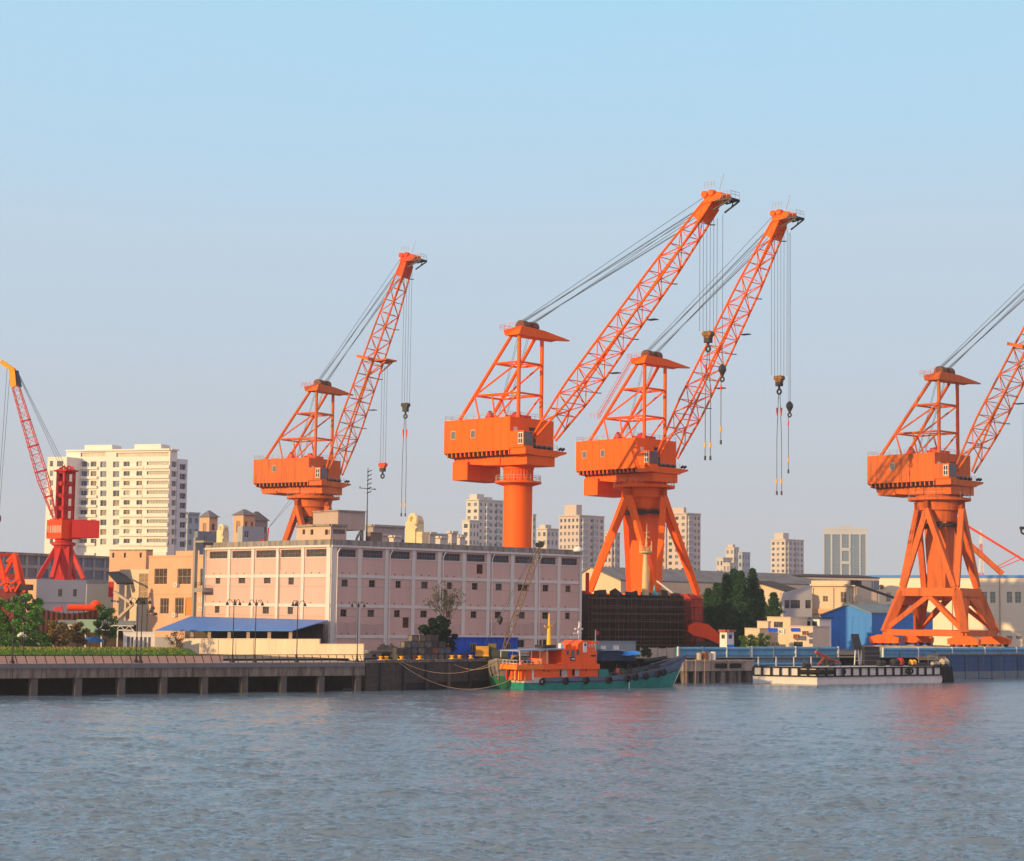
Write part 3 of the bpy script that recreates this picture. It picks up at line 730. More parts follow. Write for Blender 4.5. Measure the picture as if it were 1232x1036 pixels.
for x in (404.0, 467.5, 531.5, 590.5, 647.5, 697):
    u_ = wh.px('R', x, 700)[0]; m = MB(); p = wh.OR+wh.UR*u_+wh.nR*.42
    m.tube(p+Vector((0,0,.3)), p+Vector((0,0,z_cor-1.3)), .10, n=6); m.tube(p+Vector((0,0,z_cor-1.3)), p+wh.UR*.6+Vector((0,0,z_cor-.35)), .10, n=6)
    m.build('drain_pipe', WHITE, wh.root)
u_ = wh.px('L', 336.5, 700)[0]; m = MB(); p = wh.OL+wh.UL*u_+wh.nL*.42
m.tube(p+Vector((0,0,.3)), p+Vector((0,0,z_cor-1.3)), .09, n=6); m.tube(p+Vector((0,0,z_cor-1.3)), p-wh.UL*.6+Vector((0,0,z_cor-.35)), .09, n=6); m.build('drain_pipe', WHITE, wh.root)
# damp stains band: darker plaster patch low on the shaded side
m = MB()
for k in (0,1,3,4,6,7,8):
    a, b = uR[k]+.44, uR[k+1]-.44
    if k == 0: a += .75
    h0 = z_b4+.31; h1 = z_b3-2.3-random.random()*1.0
    O = wh.OR+wh.nR*.012
    m.add([O+wh.UR*a+Vector((0,0,h0)), O+wh.UR*b+Vector((0,0,h0)), O+wh.UR*b+Vector((0,0,h1)), O+wh.UR*(a*.4+b*.6)+Vector((0,0,h1-.35)), O+wh.UR*a+Vector((0,0,h1-.1))], [(0,1,2,3,4)])
m.build('repainted_patch', mat('old_plaster', (.52,.36,.32), .95, .15, .5, streak=True), wh.root)
WHZ = GZ+zt
# roof penthouse, tank room, antenna
ph = Bld('roof_hut', 'low peach stair hut on the warehouse roof corner', 'rooftop hut', 357, 398.2, 417, 631, 368, aR=R(41), aL=R(134), base=WHZ-.5)
o1 = [ph.rect('L', 364,367,637,643), ph.rect('L', 373.5,377,637,643.5), ph.rect('L', 391,394.5,637,643.5), ph.rect('L', 395.2,396.4,637.5,643)]; o2 = [ph.rect('R', 400.5,415,637,642.5)]
ph.shell(mat('hut_plaster', (.60,.44,.36), .9, .1, .5), o1, o2); put_windows(ph.root, ph.OL, ph.UL, o1, WFR, DARKG, 0, 0, .2); put_windows(ph.root, ph.OR, ph.UR, o2, WFR, GLASS, 2, 0, .2)
ph.band(PARAPET, ph.H-.3, ph.H+.1, .4, 'eave')
tk = Bld('roof_tank_room', 'taller grey-pink windowless tank room on posts above the warehouse roof', 'tank room', 377, 407, 439.5, 614, 376, aR=R(36), aL=R(134), base=WHZ+2.6)
tk.shell(mat('tank_plaster', (.47,.37,.33), .9, .12, .5, streak=True)); tk.band(PARAPET, tk.H-.2, tk.H+.1, .25, 'coping')
m = MB()
for a, b in ((.3,.3),(.97,.1),(.5,.97),(.97,.9)):
    p = tk.dR*tk.lR*a+tk.dL*tk.lL*b*.9; m.box(p.x-.35, p.x+.35, p.y-.35, p.y+.35, -3.1, 0)
m.bar(tk.dR*tk.lR*.62+Vector((0,0,-3)), tk.dR*tk.lR*.8+Vector((0,0,-.3)), .35); m.bar(tk.dR*tk.lR*.98+Vector((0,0,-3)), tk.dR*tk.lR*.8+Vector((0,0,-.3)), .35)
m.build('support', CONC, tk.root)
lb = Bld('roof_parapet_hut', 'small brown flat hut right of the tank room on the warehouse roof', 'rooftop hut', 441, 446, 460, 640.5, 378, aR=R(41), base=WHZ-.5)
lb.shell(mat('brown_render', (.26,.19,.16), .9, .2, .6)); lb.band(PARAPET, lb.H-.15, lb.H+.1, .15, 'coping')
q = at(441, 650, 374); top = at(443.5, 563, 374)
an = empty('antenna_mast', (q.x,q.y,WHZ-.5), 0, 'thin antenna mast with short side arms on the warehouse roof', 'antenna'); h = top.z-(WHZ-.5)
m = MB(); m.tube((0,0,0),(0,0,h*.45),.16,.12,n=8); m.tube((0,0,h*.45),(0,0,h),.10,.07,n=8); m.build('pole', STEEL, an)
m = MB()
for k in range(6): z = h*(.68+.055*k); m.bar((-.15,0,z-.15),(.75,0,z+.25),.17)
m.build('side_arm', STEEL, an)
m = MB(); m.bar((-1.7,.2,h*.74),(1.7,-.2,h*.72),.14); m.bar((-1.5,.2,h*.745),(-1.5,.2,h*.765),.14); m.bar((1.4,-.2,h*.72),(1.4,-.2,h*.74),.14); m.build('cross_arm', STEEL, an)
q = at(695.5, 662, 398)
m = MB(); m.lathe([(1.0,0),(1.0,.35),(.75,.8),(.35,1.05),(0.05,1.12)], 16); tag(m.build('roof_dome', WHITE, None, (q.x,q.y,WHZ-.4), smooth=True), 'small white dome on the far end of the warehouse roof', 'dome')

# blue canopy on the lit side of the warehouse
BLUEROOF = mat('blue_sheet_roof', (.045,.21,.62), .5, .08, .4, second=(.06,.26,.66), amt=.4)
e0 = at(397, 747, 359); 
Ucan = V2(R(180-46))
tL = reach(Vector((e0.x,e0.y,0)), Ucan, 230, 743); up1 = Vector((e0.x,e0.y,0))+Ucan*tL
nn = wh.nL
e0v = Vector((e0.x, e0.y, 0))+nn*.4; z_hi = e0.z
low_r = at(352, 759.5, 341); low_l = at(187, 759, 363)
can = empty('open_shed', (e0v.x, e0v.y, GZ), 0, 'open-sided shed with a sloping bright blue roof against the warehouse', 'shed')
loc = lambda p: Vector((p.x-e0v.x, p.y-e0v.y, p.z-GZ))
a_ = loc(Vector((e0v.x,e0v.y,z_hi))); b_ = loc(at(229, 742.5, 385)); c_ = loc(low_l); d_ = loc(low_r)
m = MB(); m.hexa([d_, a_, b_, c_], [d_+Vector((0,0,.14)), a_+Vector((0,0,.14)), b_+Vector((0,0,.14)), c_+Vector((0,0,.14))])
ro = m.build('roof', BLUEROOF, can)
m = MB()
for f in (.2,.4,.6,.8):
    p = d_.lerp(c_, f)+Vector((0,0,.15)); q = a_.lerp(b_, f)+Vector((0,0,.15)); m.bar(p, q, .07 if f != .4 else .3, .06)
m.build('seam', mat('pale_blue_seam', (.25,.42,.66), .5, .1, 1), ro)
for x in (229.3,250.4,274.5,297,321.7,346):
    f = (352-x)/165*1.0; p = d_.lerp(c_, f)+Vector((.5,1.0,0)); mm = MB(); mm.box(p.x-.3,p.x+.3,p.y-.3,p.y+.3,-.1,p.z+.02); mm.build('post', mat('post_plaster', (.50,.38,.30), .9, .1, 1), can)
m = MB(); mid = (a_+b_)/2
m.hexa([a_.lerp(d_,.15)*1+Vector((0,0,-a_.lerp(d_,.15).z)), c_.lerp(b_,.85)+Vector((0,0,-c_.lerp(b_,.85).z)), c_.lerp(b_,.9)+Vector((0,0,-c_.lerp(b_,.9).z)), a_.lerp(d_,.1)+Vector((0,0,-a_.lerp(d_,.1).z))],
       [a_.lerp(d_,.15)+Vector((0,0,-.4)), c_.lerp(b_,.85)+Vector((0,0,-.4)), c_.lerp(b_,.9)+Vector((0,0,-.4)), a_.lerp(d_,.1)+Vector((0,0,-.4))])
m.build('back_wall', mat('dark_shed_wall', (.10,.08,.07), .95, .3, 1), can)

# ================================================================ WHARF (left)
w0 = SH[0]-Vector((.82,.57,0))*5; wR = atz(438, 831.6, 0); w1 = SH[1]
Uw = (wR-w1).normalized(); nw = Vector((-Uw.y, Uw.x, 0)); LW = (wR-w1).length+75; O0 = wR-Uw*LW
DZ = 4.7
wharf = empty('wharf', (O0.x, O0.y, 0), math.atan2(Uw.y, Uw.x), 'long concrete riverside promenade wharf standing on piles', 'wharf')
m = MB(); m.box(0, LW, 0, 13, DZ-.35, DZ); m.build('deck', mat('promenade_paving', (.42,.33,.28), .9, .15, .5), wharf)
m = MB(); m.box(0, LW, -.25, 1.2, DZ-.72, DZ-.05)
m.build('kerb_beam', mat('dark_kerb_concrete', (.16,.16,.17), .9, .25, .5), wharf)
m = MB()
for i in range(int(LW/9.6)+1):
    a0 = i*9.6; b0 = min(LW, a0+9.5)
    if b0-a0 > .5: m.box(a0, b0, -.12, 1.0, DZ-2.15, DZ-.72)
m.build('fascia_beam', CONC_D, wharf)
for i in range(int(LW/6.9)+1):
    x = LW-1.1-i*6.9
    if x > 0:
        m = MB(); m.box(x-.55, x+.55, 0, 1.1, -2, DZ-2.15); m.build('pile', mat('shaded_pile_concrete', (.11,.10,.095), .95, .4, .8, streak=True), wharf)  # piles toned darker to stand for the shade under the deck
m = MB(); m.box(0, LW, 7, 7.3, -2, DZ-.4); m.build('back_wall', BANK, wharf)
rl = empty('promenade_railing', (O0.x, O0.y, DZ), math.atan2(Uw.y, Uw.x), 'dark railing with slanted posts along the promenade edge', 'railing')
BLK = mat('black_iron', (.03,.03,.032), .5, .2, 1)
for i in range(int(LW/1.5)):
    x = LW-.6-i*1.5
    if i > 62: break
    m = MB(); m.bar((x+.16,.12,0), (x-.16,.30,1.18), .17, .12); m.build('post', BLK, rl)
m = MB()
for z_ in (1.2,): m.bar((LW-62*1.5,.3,z_), (LW,.3,z_), .12, .12)
m.build('handrail', BLK, rl)
for z_ in (.3,.6,.9):
    m = MB(); m.bar((LW-62*1.5,.16,z_), (LW,.16,z_), .035, .035); m.build('cable', BLK, rl)

# grass bank behind the promenade
def strip(name, pts_a, pts_b, m, kind='structure'):
    mb = MB(); n_ = len(pts_a); mb.add(pts_a+pts_b, [(i, i+1, n_+i+1, n_+i) for i in range(n_-1)]); return tag(mb.build(name, m), kind=kind)
GRASS_G = mat('lawn_soil', (.07,.13,.025), .95, .35, .8, bump=.5)
ga = [O0+Uw*x+nw*13.0 for x in np.linspace(-5, LW-22, 20)]; gb = [O0+Uw*x+nw*24 for x in np.linspace(-5, LW-20, 20)]
strip('lawn', [(p.x,p.y,DZ+.05) for p in ga], [(p.x,p.y,DZ+1.7) for p in gb], GRASS_G)
gc = [O0+Uw*x+nw*34 for x in np.linspace(-5, LW-20, 20)]
strip('lawn', [(p.x,p.y,DZ+1.7) for p in gb], [(p.x,p.y,GZ+.3) for p in gc], GRASS_G)
m = MB()
for i in range(26000):
    x = random.uniform(0, LW-22); y = 13+random.random()*12; z = DZ+.05+min(1,(y-13)/11)*1.65
    p = O0+Uw*x+nw*y; h = random.uniform(.12,.38); a = random.uniform(0,6.28); w_ = random.uniform(.05,.14)
    mi = 1 if (y > 21.5 and random.random() < .6) or random.random() < .06 else 0
    m.add([(p.x-w_*math.cos(a),p.y-w_*math.sin(a),z-.03),(p.x+w_*math.cos(a),p.y+w_*math.sin(a),z-.03),(p.x+random.uniform(-.1,.1),p.y+random.uniform(-.1,.1),z+h)], [(0,1,2)], mi)
tag(m.build('grass', [mat('grass_blade', (.10,.24,.03), .7, .3, .5), mat('dry_grass_blade', (.36,.30,.06), .7, .3, .5)]), 'uneven green grass with a yellow flowering strip behind the promenade', 'grass', kind='stuff')

# street lamps
def lamp_proto():
    r = empty('street_lamp', (0,0,0)); m = MB()
    m.lathe([(.38,0),(.35,.25),(.18,.5),(.13,1.2),(.08,1.4),(.065,9.4),(.10,9.5),(.03,9.9)], 10); m.build('pole', BLK, r)
    for k in range(3):
        a = k*2.094+.3; c, s_ = math.cos(a), math.sin(a); m = MB()
        pts = [Vector((c*q[0], s_*q[0], q[1])) for q in ((.08,9.0),(.45,9.75),(.9,9.9),(1.15,9.5))]
        m.path(pts, .045, 5); m.build('arm', BLK, r)
        m = MB(); m.lathe([(.05,.22),(.1,.17),(.24,-.12),(.27,-.3),(.1,-.34)], 10, (c*1.15, s_*1.15, 9.3)); m.build('lamp_head', BLK, r)
    return r
lp = lamp_proto(); firstl = True
for x, lab in ((14.7,'leftmost black triple-headed street lamp, tallest by the green tree'),(27.8,'second black street lamp from the left edge, standing back beside the trees'),(163.7,'black street lamp left of a close pair before the white balustrade'),(169.0,'black street lamp right of a close pair before the white balustrade'),(279.7,'black street lamp in front of the left part of the blue shed roof'),(306.4,'black street lamp in front of the middle of the blue shed roof'),(356.8,'black street lamp in front of the right tip of the blue shed roof'),(429.5,'black street lamp at the right end of the promenade')):
    off = 5.5 if x == 27.8 else (2.5 if x == 163.7 else 1.0)
    w = ray(x, 796); P_ = Vector((0,0,0))
    o_ = O0+nw*off; det = -Uw.x*w.y+Uw.y*w.x; tt = (o_.x*w.y-o_.y*w.x)/det; p = o_+Uw*tt
    L_ = lp if firstl else copy_tree(lp); firstl = False
    L_.location = (p.x, p.y, DZ); L_.rotation_euler = (0,0,random.random()*.6); tag(L_, lab, 'street lamp', 'black street lamps along the promenade')
p = at(25.2, 790, 318); gl = empty('globe_lamp', (p.x,p.y,DZ), 0, 'short lamp with a cluster of white globes by the promenade trees', 'street lamp')
m = MB(); m.lathe([(.2,0),(.08,.4),(.07,3.4)], 8); m.build('pole', BLK, gl)
for k in range(4):
    m = MB(); a = k*1.57; m.blob((.45*math.cos(a), .45*math.sin(a), 3.75 if k % 2 else 3.5), .3,.3,.3, 6); m.build('globe', mat('opal_globe', (.8,.74,.62), .3, .05, 1), gl, smooth=True)
# ================================================================ TREES
LEAF = mat('tree_leaves', (.06,.16,.03), .75, .55, .35)
LEAF2 = mat('bright_leaves', (.11,.29,.045), .75, .5, .35)
CONIF = mat('conifer_needles', (.028,.092,.042), .8, .6, .5)
AUT = mat('autumn_leaves', (.20,.14,.045), .8, .5, .6)
DARKL = mat('dark_leaves', (.012,.035,.022), .8, .5, .6)
BARK = mat('bark', (.10,.075,.055), .95, .4, 2)
def leaves(mb, c, r, n, s, flat=1.0):
    for _ in range(n):
        v = Vector((random.gauss(0,1), random.gauss(0,1), random.gauss(0,1))).normalized()*(random.random()**.45)
        p = Vector((c[0]+v.x*r[0], c[1]+v.y*r[1], c[2]+v.z*r[2]))
        a = Vector((random.uniform(-1,1), random.uniform(-1,1), random.uniform(-1,1)*flat)).normalized(); b = a.cross(Vector((random.uniform(-1,1), random.uniform(-1,1), random.uniform(-1,1)))).normalized()
        k = s*random.uniform(.6,1.4); a *= k; b *= k*.6
        mb.add([p-a, p+b, p+a, p-b], [(0,1,2,3)])
def tree(label, px, ybase, ytop, D, width, leafm, group=None, dens=1.0, clumps=14, base=None, sparse=False, lean=0, cat='tree'):
    b = base if base is not None else GZ
    p = at(px, ybase, D); t_ = at(px, ytop, D); H = t_.z-b
    root = empty('tree', (p.x,p.y,b), 0, label, cat, group); w = width*D/F
    m = MB(); top = Vector((lean, 0, H*.75)); m.tube((0,0,0), top*.45, w*.035+.1, w*.022+.07, n=8); m.tube(top*.45, top, w*.022+.07, .05, n=7)
    cl = []
    for k in range(clumps):
        f = .32+.62*(k+.5)/clumps; a = k*2.4+random.random(); rad = w*.5*math.sin(math.pi*min(1,(f-.15)/.95))*random.uniform(.45,.95)
        c = Vector((math.cos(a)*rad+lean*f, math.sin(a)*rad, H*f)); cl.append(c); m.tube(top*(f*.75), c, .09, .03, n=5)
    m.build('trunk', BARK, root)
    m = MB()
    for c in cl:
        k = w*random.uniform(.16,.26)
        leaves(m, c, (k,k,k*.75), int(260*dens), .20 if not sparse else .13)
    m.build('crown', leafm, root); return root
def conifer(label, px, ybase, ytop, D, width, group):
    p = at(px, ybase, D); t_ = at(px, ytop, D); H = t_.z-GZ; w = width*D/F*.8
    root = empty('pine_tree', (p.x,p.y,GZ), 0, label, 'tree', group)
    m = MB(); m.tube((0,0,0),(0,0,H*.97), .28, .05, n=8); m.build('trunk', BARK, root)
    m = MB(); K = 60
    for k in range(K):
        f = k/K; z = H*(.08+.90*f); rr = w*(1-f)**.85*(1+.3*math.sin(k*2.1))+.25
        for j in range(9):
            a = random.uniform(0,6.28); L = rr*random.uniform(.5,1.3)
            for q in range(5):
                u = (q+1)/5; c = (math.cos(a)*L*u, math.sin(a)*L*u, z+.15*H*.1*u*(1 if f > .5 else .2)-u*.5)
                leaves(m, c, (.6,.6,.38), 8, .19)
    m.build('crown', CONIF, root)

# ================================================================ LEFT SIDE
PINK = mat('salmon_render', (.66,.40,.26), .9, .08, .4, second=(.56,.34,.23), amt=.3)
CREAM = mat('cream_render', (.66,.55,.42), .9, .10, .35, streak=True, second=(.54,.44,.34), amt=.28)
off = Bld('office_building', 'two storey salmon pink office beside the left end of the warehouse', 'building', 179.5, 247, 248, 668, 392, aR=R(44), aL=R(134), back=10)
wz = [(185.7,201,684,703),(213.5,229.7,684,703),(192.5,203,719.6,738.5),(210.4,221,719,738.5)]
ops = [off.rect('L', *r) for r in wz]; dr = [off.rect('L', 223,234,719,741), off.rect('L', 240.5,246,684,705)]
off.shell(PINK, ops+dr, parapet=.6); put_windows(off.root, off.OL, off.UL, ops, mat('pale_frame', (.55,.45,.36), .7, .1, 1), mat('curtained_glass', (.085,.06,.05), .3, .6, .8), 2, 1, .2)
put_windows(off.root, off.OL, off.UL, dr[:1], PINK, mat('orange_door', (.70,.26,.05), .6, .1, 1), 1, 0, .2, name='door'); put_windows(off.root, off.OL, off.UL, dr[1:], FRAMEC, OLDG, 1, 1, .2)
z_ = off.px('L', 200, 714)[1]; off.band(PINK, z_-.15, z_+.15, .12, 'string_course'); off.band(PINK, off.H-.2, off.H+.12, .15, 'coping')
a = off.px('L', 212, 664)[0]; m = MB(); off.post_into(m, 'L', a, off.lL-2, off.H+.1, off.H+1.0, .1); m.build('raised_parapet', PINK, off.root)
for x, y in ((212,706),(242,735),(242.5,724),(210,742)):
    u_, z_ = off.px('L', x, y); p = off.OL+off.UL*u_+off.nL*.1
    m = MB(); U = off.UL; n_ = off.nL
    m.hexa([p, p+U*1.2, p+U*1.2+n_*.6, p+n_*.6], [p+Vector((0,0,.8)), p+U*1.2+Vector((0,0,.8)), p+U*1.2+n_*.6+Vector((0,0,.8)), p+n_*.6+Vector((0,0,.8))])
    ac = m.build('air_conditioner', WHITE, off.root, (0,0,z_)); m = MB(); m.torus(p+U*.6+n_*.62+Vector((0,0,.4)), .24, .05, n_, 12, 5); m.build('fan_grille', STEEL, ac)
sf = empty('concrete_stair_frame', at(233, 742, 388).xy.to_3d()+Vector((0,0,GZ)), R(-46), 'tall bare concrete frame with a mid landing against the warehouse end', 'stair frame')
hz = at(233, 650, 388).z-GZ; zl = at(240, 709, 388).z-GZ
m = MB(); m.box(-.35,.35,-.35,.35,0,hz+.6); m.build('column', CONC, sf)
m = MB(); m.box(-.3,3.2,-.3,2.2,zl-.6,zl+.25); m.build('landing', CONC, sf)
m = MB(); m.box(-.3,3.2,-.3,2.2,hz-.5,hz-.1); m.build('top_beam', CONC, sf)
m = MB(); railing(m, [Vector((-.2,-.2,zl+.25)), Vector((3.1,-.2,zl+.25))], 1.1, .6, .06); m.build('railing', BLK, sf)

st = Bld('stair_building', 'cream building with an outside stair under a slanted dark roof', 'building', 144, 181, 182, 685, 415, aR=R(44), aL=R(140))
so = [st.rect('L', 167,178,690,728), st.rect('L', 150,156,728,745)]
st.shell(CREAM, so); put_windows(st.root, st.OL, st.UL, so, CREAM, mat('warm_glass', (.35,.25,.17), .3, .4, .8), 1, 6, .2)
def locp(b, x, y, D): return at(x, y, D)-Vector((b.C.x,b.C.y,b.C.z))
m = MB(); A1, B1, C1, D1 = locp(st,129,690,416), locp(st,146,689,424), locp(st,161,703,414), locp(st,141,703,406)
m.hexa([A1,B1,C1,D1], [A1+Vector((0,0,.35)),B1+Vector((0,0,.35)),C1+Vector((0,0,.35)),D1+Vector((0,0,.35))]); m.build('stair_roof', mat('dark_roof_sheet', (.055,.05,.05), .8, .3, .8), st.root)
m = MB()
for x in (134,141,150): p = locp(st,x,750,409); m.box(p.x-.2,p.x+.2,p.y-.2,p.y+.2, 0, locp(st,x,700 if x < 150 else 704,409).z)
m.bar(locp(st,137,712,409), locp(st,160,727,409), 1.4, .5); m.bar(locp(st,160,727,409), locp(st,140,746,409), 1.4, .5); m.bar(locp(st,128,722,409), locp(st,143,724,409), .4, .4)
m.build('stair_flight', CREAM, st.root)
m = MB(); p = locp(st,133.5,710,408.5); m.box(p.x-.5,p.x+.5,p.y-.15,p.y, p.z-1.5, p.z+1.8); m.build('red_sign', RED, st.root)

bb = Bld('parapet_building', 'low orange-lit building with flat roof in front of the white apartment block', 'building', 132, 176, 184, 661.5, 470, aR=R(40), aL=R(150))
bo = [bb.rect('L', x, x+2.5, 665, 671) for x in (135,149,168)]; bb.shell(PINK, bo); put_windows(bb.root, bb.OL, bb.UL, bo, WFR, DARKG, 0, 0); bb.band(PARAPET, bb.H-.15, bb.H+.1, .2, 'coping')
GREYB = mat('grey_weathered_concrete', (.34,.34,.35), .9, .2, .3, streak=True)
lg = Bld('long_grey_building', 'long low grey building with two rows of blue windows behind the red crane', 'building', -40, -39.5, 177, 662.5, 455, aR=R(56), aL=R(150), back=14)
lo = []
for i in range(16):
    u0 = lg.lR*(i+.10)/16; u1 = lg.lR*(i+.90)/16
    for y0, y1 in ((669.5,681),(684.5,696)):
        za = lg.px('R', 60, y1)[1]; zb_ = lg.px('R', 60, y0)[1]; lo.append((u0,u1,za,zb_))
lg.shell(GREYB, (), lo, parapet=.3); put_windows(lg.root, lg.OR, lg.UR, lo, GREYB, BLUEGLASS, 3, 0, .25, vary=[BLUEGLASS, GLASS]); lg.band(PARAPET, lg.H-.5, lg.H+.1, .4, 'cornice', 'R')
BLUEGREY = mat('pale_blue_render', (.42,.47,.52), .9, .08, .3, streak=True)
pb = Bld('pale_blue_building', 'plain pale blue-grey block with two small windows under the red crane', 'building', 27, 44.5, 104, 697, 398, aR=R(36), aL=R(140))
po = [pb.rect('R', 70,75,708.7,718), pb.rect('R', 88,92.6,708.7,718)]
pw = pb.shell([BLUEGREY], (), po); put_windows(pb.root, pb.OR, pb.UR, po, GREYB, GLASS, 1, 0); pb.band(BLUEGREY, pb.px('R',70,724)[1]-.1, pb.px('R',70,724)[1]+.1, .1, 'string_course', 'R')
m = MB(); pb.post_into(m, 'L', 0, pb.lL-.05, 0, pb.H-.05, .06); m.build('side_wall', PINK, pb.root)  # salmon sheet puts the orange sunlight on this side into its colour
pe = Bld('pale_blue_annex', 'lower pale blue annex right of the block with two small windows', 'building', 103, 104.5, 137, 702.5, 421, aR=R(30), aL=R(130)); pe.shell(BLUEGREY)

# ---- red tower crane
def red_crane():
    D = 412; base = at(75, 696, D); A = Vector((base.x, base.y, base.z)); s = D/F
    root = empty('harbour_crane', A, 0, 'slender red crane with pink lattice jib and yellow tip above the pale blue block', 'crane')
    def z(y): return at(75, y, D).z-A.z
    def x(px): return (px-75)*s
    m = MB()
    zr = z(652)
    m.lathe([(1.6,0-6),(1.7,zr-.8)], 16); m.box(-1.6,1.6,-1.6,1.6,-6,zr-.5); m.build('column', RED, root)
    m = MB(); m.lathe([(1.8,zr-1.6),(2.1,zr-.9),(2.6,zr-.7),(2.6,zr-.2),(1.8,zr),(1.9,zr+.8)], 20); m.build('slewing_ring', RED, root)
    for fx, fy in ((-4.6,-2.5),(4.8,-1.0),(-1.2,-4.2),(1.6,4.5)):
        m = MB(); m.bar((fx*.28,fy*.28,zr-1.0),(fx,fy,0),.85,.85); m.build('leg', RED, root)
    a = R(-38); ca, sa = math.cos(a), math.sin(a)
    hd = empty('x', (0,0,0)); bpy.data.objects.remove(hd)
    def Q(u,v,zz): return Vector((u*ca-v*sa, u*sa+v*ca, zz))
    # house: camera sees the lit jib side (left) and the darker counterweight side
    z0, z1 = z(648.5), z(626)
    m = MB(); m.hexa([Q(-2.6,-2.6,z0),Q(2.4,-2.6,z0),Q(2.4,2.6,z0),Q(-2.6,2.6,z0)], [Q(-2.6,-2.6,z1),Q(2.4,-2.6,z1),Q(2.4,2.6,z1),Q(-2.6,2.6,z1)]); hs = m.build('machinery_house', REDOR, root)
    m = MB(); b_ = R(14); cb, sb = math.cos(b_), math.sin(b_)
    def T(u,v,zz): return Vector((u*cb-v*sb+1.6, u*sb+v*cb, zz))
    m.hexa([T(0,-2.6,z0+.2),T(5.8,-2.6,z0+.4),T(5.8,2.2,z0+.4),T(0,2.2,z0+.2)], [T(0,-2.6,z1+.1),T(5.8,-2.6,z1),T(5.8,2.2,z1),T(0,2.2,z1+.1)]); m.build('counterweight', RED, root)
    # the painted characters on the house
    LET = mat('pale_lettering', (.62,.55,.48), .7, .1, 1)
    for i, sh in enumerate('110000'[:6]):
        u0 = -2.35+i*.80; m = MB()
        w_ = .55; zc = (z0+z1)/2; v0 = -2.66
        if sh == '0':
            for (p0,p1,q0,q1) in ((0,w_,-.75,-.55),(0,w_,.55,.75),(0,.17,-.75,.75),(w_-.17,w_,-.75,.75)):
                m.hexa([Q(u0+p0,v0-.02,zc+q0),Q(u0+p1,v0-.02,zc+q0),Q(u0+p1,v0+.05,zc+q0),Q(u0+p0,v0+.05,zc+q0)], [Q(u0+p0,v0-.02,zc+q1),Q(u0+p1,v0-.02,zc+q1),Q(u0+p1,v0+.05,zc+q1),Q(u0+p0,v0+.05,zc+q1)])
        else:
            m.hexa([Q(u0+.15,v0-.02,zc-.75),Q(u0+.38,v0-.02,zc-.75),Q(u0+.38,v0+.05,zc-.75),Q(u0+.15,v0+.05,zc-.75)], [Q(u0+.15,v0-.02,zc+.75),Q(u0+.38,v0-.02,zc+.75),Q(u0+.38,v0+.05,zc+.75),Q(u0+.15,v0+.05,zc+.75)])
        m.build('lettering', LET, hs)
    # tower with square openings
    zt_ = z(567); m = MB(); h = 1.45
    m.hexa([Q(-h,-h,z1),Q(-h+.25,-h,z1),Q(-h+.25,h,z1),Q(-h,h,z1)], [Q(-h,-h,zt_),Q(-h+.25,-h,zt_),Q(-h+.25,h,zt_),Q(-h,h,zt_)])
    facs = []
    n_ = 4; st_ = (zt_-z1)/n_
    for vv in (-h, h-.3):
        for e0, e1 in ((-h,-h+.75),(h-.75,h)):
            m.hexa([Q(e0,vv,z1),Q(e1,vv,z1),Q(e1,vv+.3,z1),Q(e0,vv+.3,z1)], [Q(e0,vv,zt_),Q(e1,vv,zt_),Q(e1,vv+.3,zt_),Q(e0,vv+.3,zt_)])
        for k in range(n_+1):
            zz = z1+k*st_; m.hexa([Q(-h,vv,zz-.55),Q(h,vv,zz-.55),Q(h,vv+.3,zz-.55),Q(-h,vv+.3,zz-.55)], [Q(-h,vv,zz+.4),Q(h,vv,zz+.4),Q(h,vv+.3,zz+.4),Q(-h,vv+.3,zz+.4)])
    for e0 in (-h, h-.25):
        for vv in (-h, h-.75):
            m.hexa([Q(e0,vv,z1),Q(e0+.25,vv,z1),Q(e0+.25,vv+.75,z1),Q(e0,vv+.75,z1)], [Q(e0,vv,zt_),Q(e0+.25,vv,zt_),Q(e0+.25,vv+.75,zt_),Q(e0,vv+.75,zt_)])
        for k in range(n_+1):
            zz = z1+k*st_; m.hexa([Q(e0,-h,zz-.55),Q(e0+.25,-h,zz-.55),Q(e0+.25,h,zz-.55),Q(e0,h,zz-.55)], [Q(e0,-h,zz+.4),Q(e0+.25,-h,zz+.4),Q(e0+.25,h,zz+.4),Q(e0,h,zz+.4)])
    m.build('tower', RED, root)
    m = MB()
    for k in range(5):
        u_ = -1.8+k*.9; m.torus(Q(u_,0,zt_+.3+.25*(k%2)), .55, .2, Q(0,1,0), 10, 5)
    m.hexa([Q(-2.1,-1.7,zt_-.1),Q(2.1,-1.7,zt_-.1),Q(2.1,1.7,zt_-.1),Q(-2.1,1.7,zt_-.1)], [Q(-2.1,-1.7,zt_+.25),Q(2.1,-1.7,zt_+.25),Q(2.1,1.7,zt_+.25),Q(-2.1,1.7,zt_+.25)])
    m.build('sheave_head', RED, root)
    # jib towards the upper left
    P0 = Vector((x(66), -1.0, z(628))); P1 = Vector((x(19.5), -6.5, z(470))); ax = (P1-P0).normalized(); side = ax.cross(Vector((0,1,0))).normalized(); NB = 16
    other = ax.cross(side).normalized()
    m = MB(); br = MB(); S = []
    for i in range(NB+1):
        f = i/NB; w_ = 2.1*min(1, .25+f*2.4)*(1-.35*max(0,(f-.4)/.6)); c = P0.lerp(P1, f)
        S.append([c+side*w_/2+other*w_/2, c-side*w_/2+other*w_/2, c-side*w_/2-other*w_/2, c+side*w_/2-other*w_/2])
    for i in range(NB):
        for k in range(4):
            m.tube(S[i][k], S[i+1][k], .12, n=5); br.tube(S[i][k], S[i+1][(k+1)%4], .055, n=4); br.tube(S[i+1][k], S[i+1][(k+1)%4], .055, n=4)
    jb = m.build('jib', PINKRED, root); br.build('bracing', PINKRED, jb)
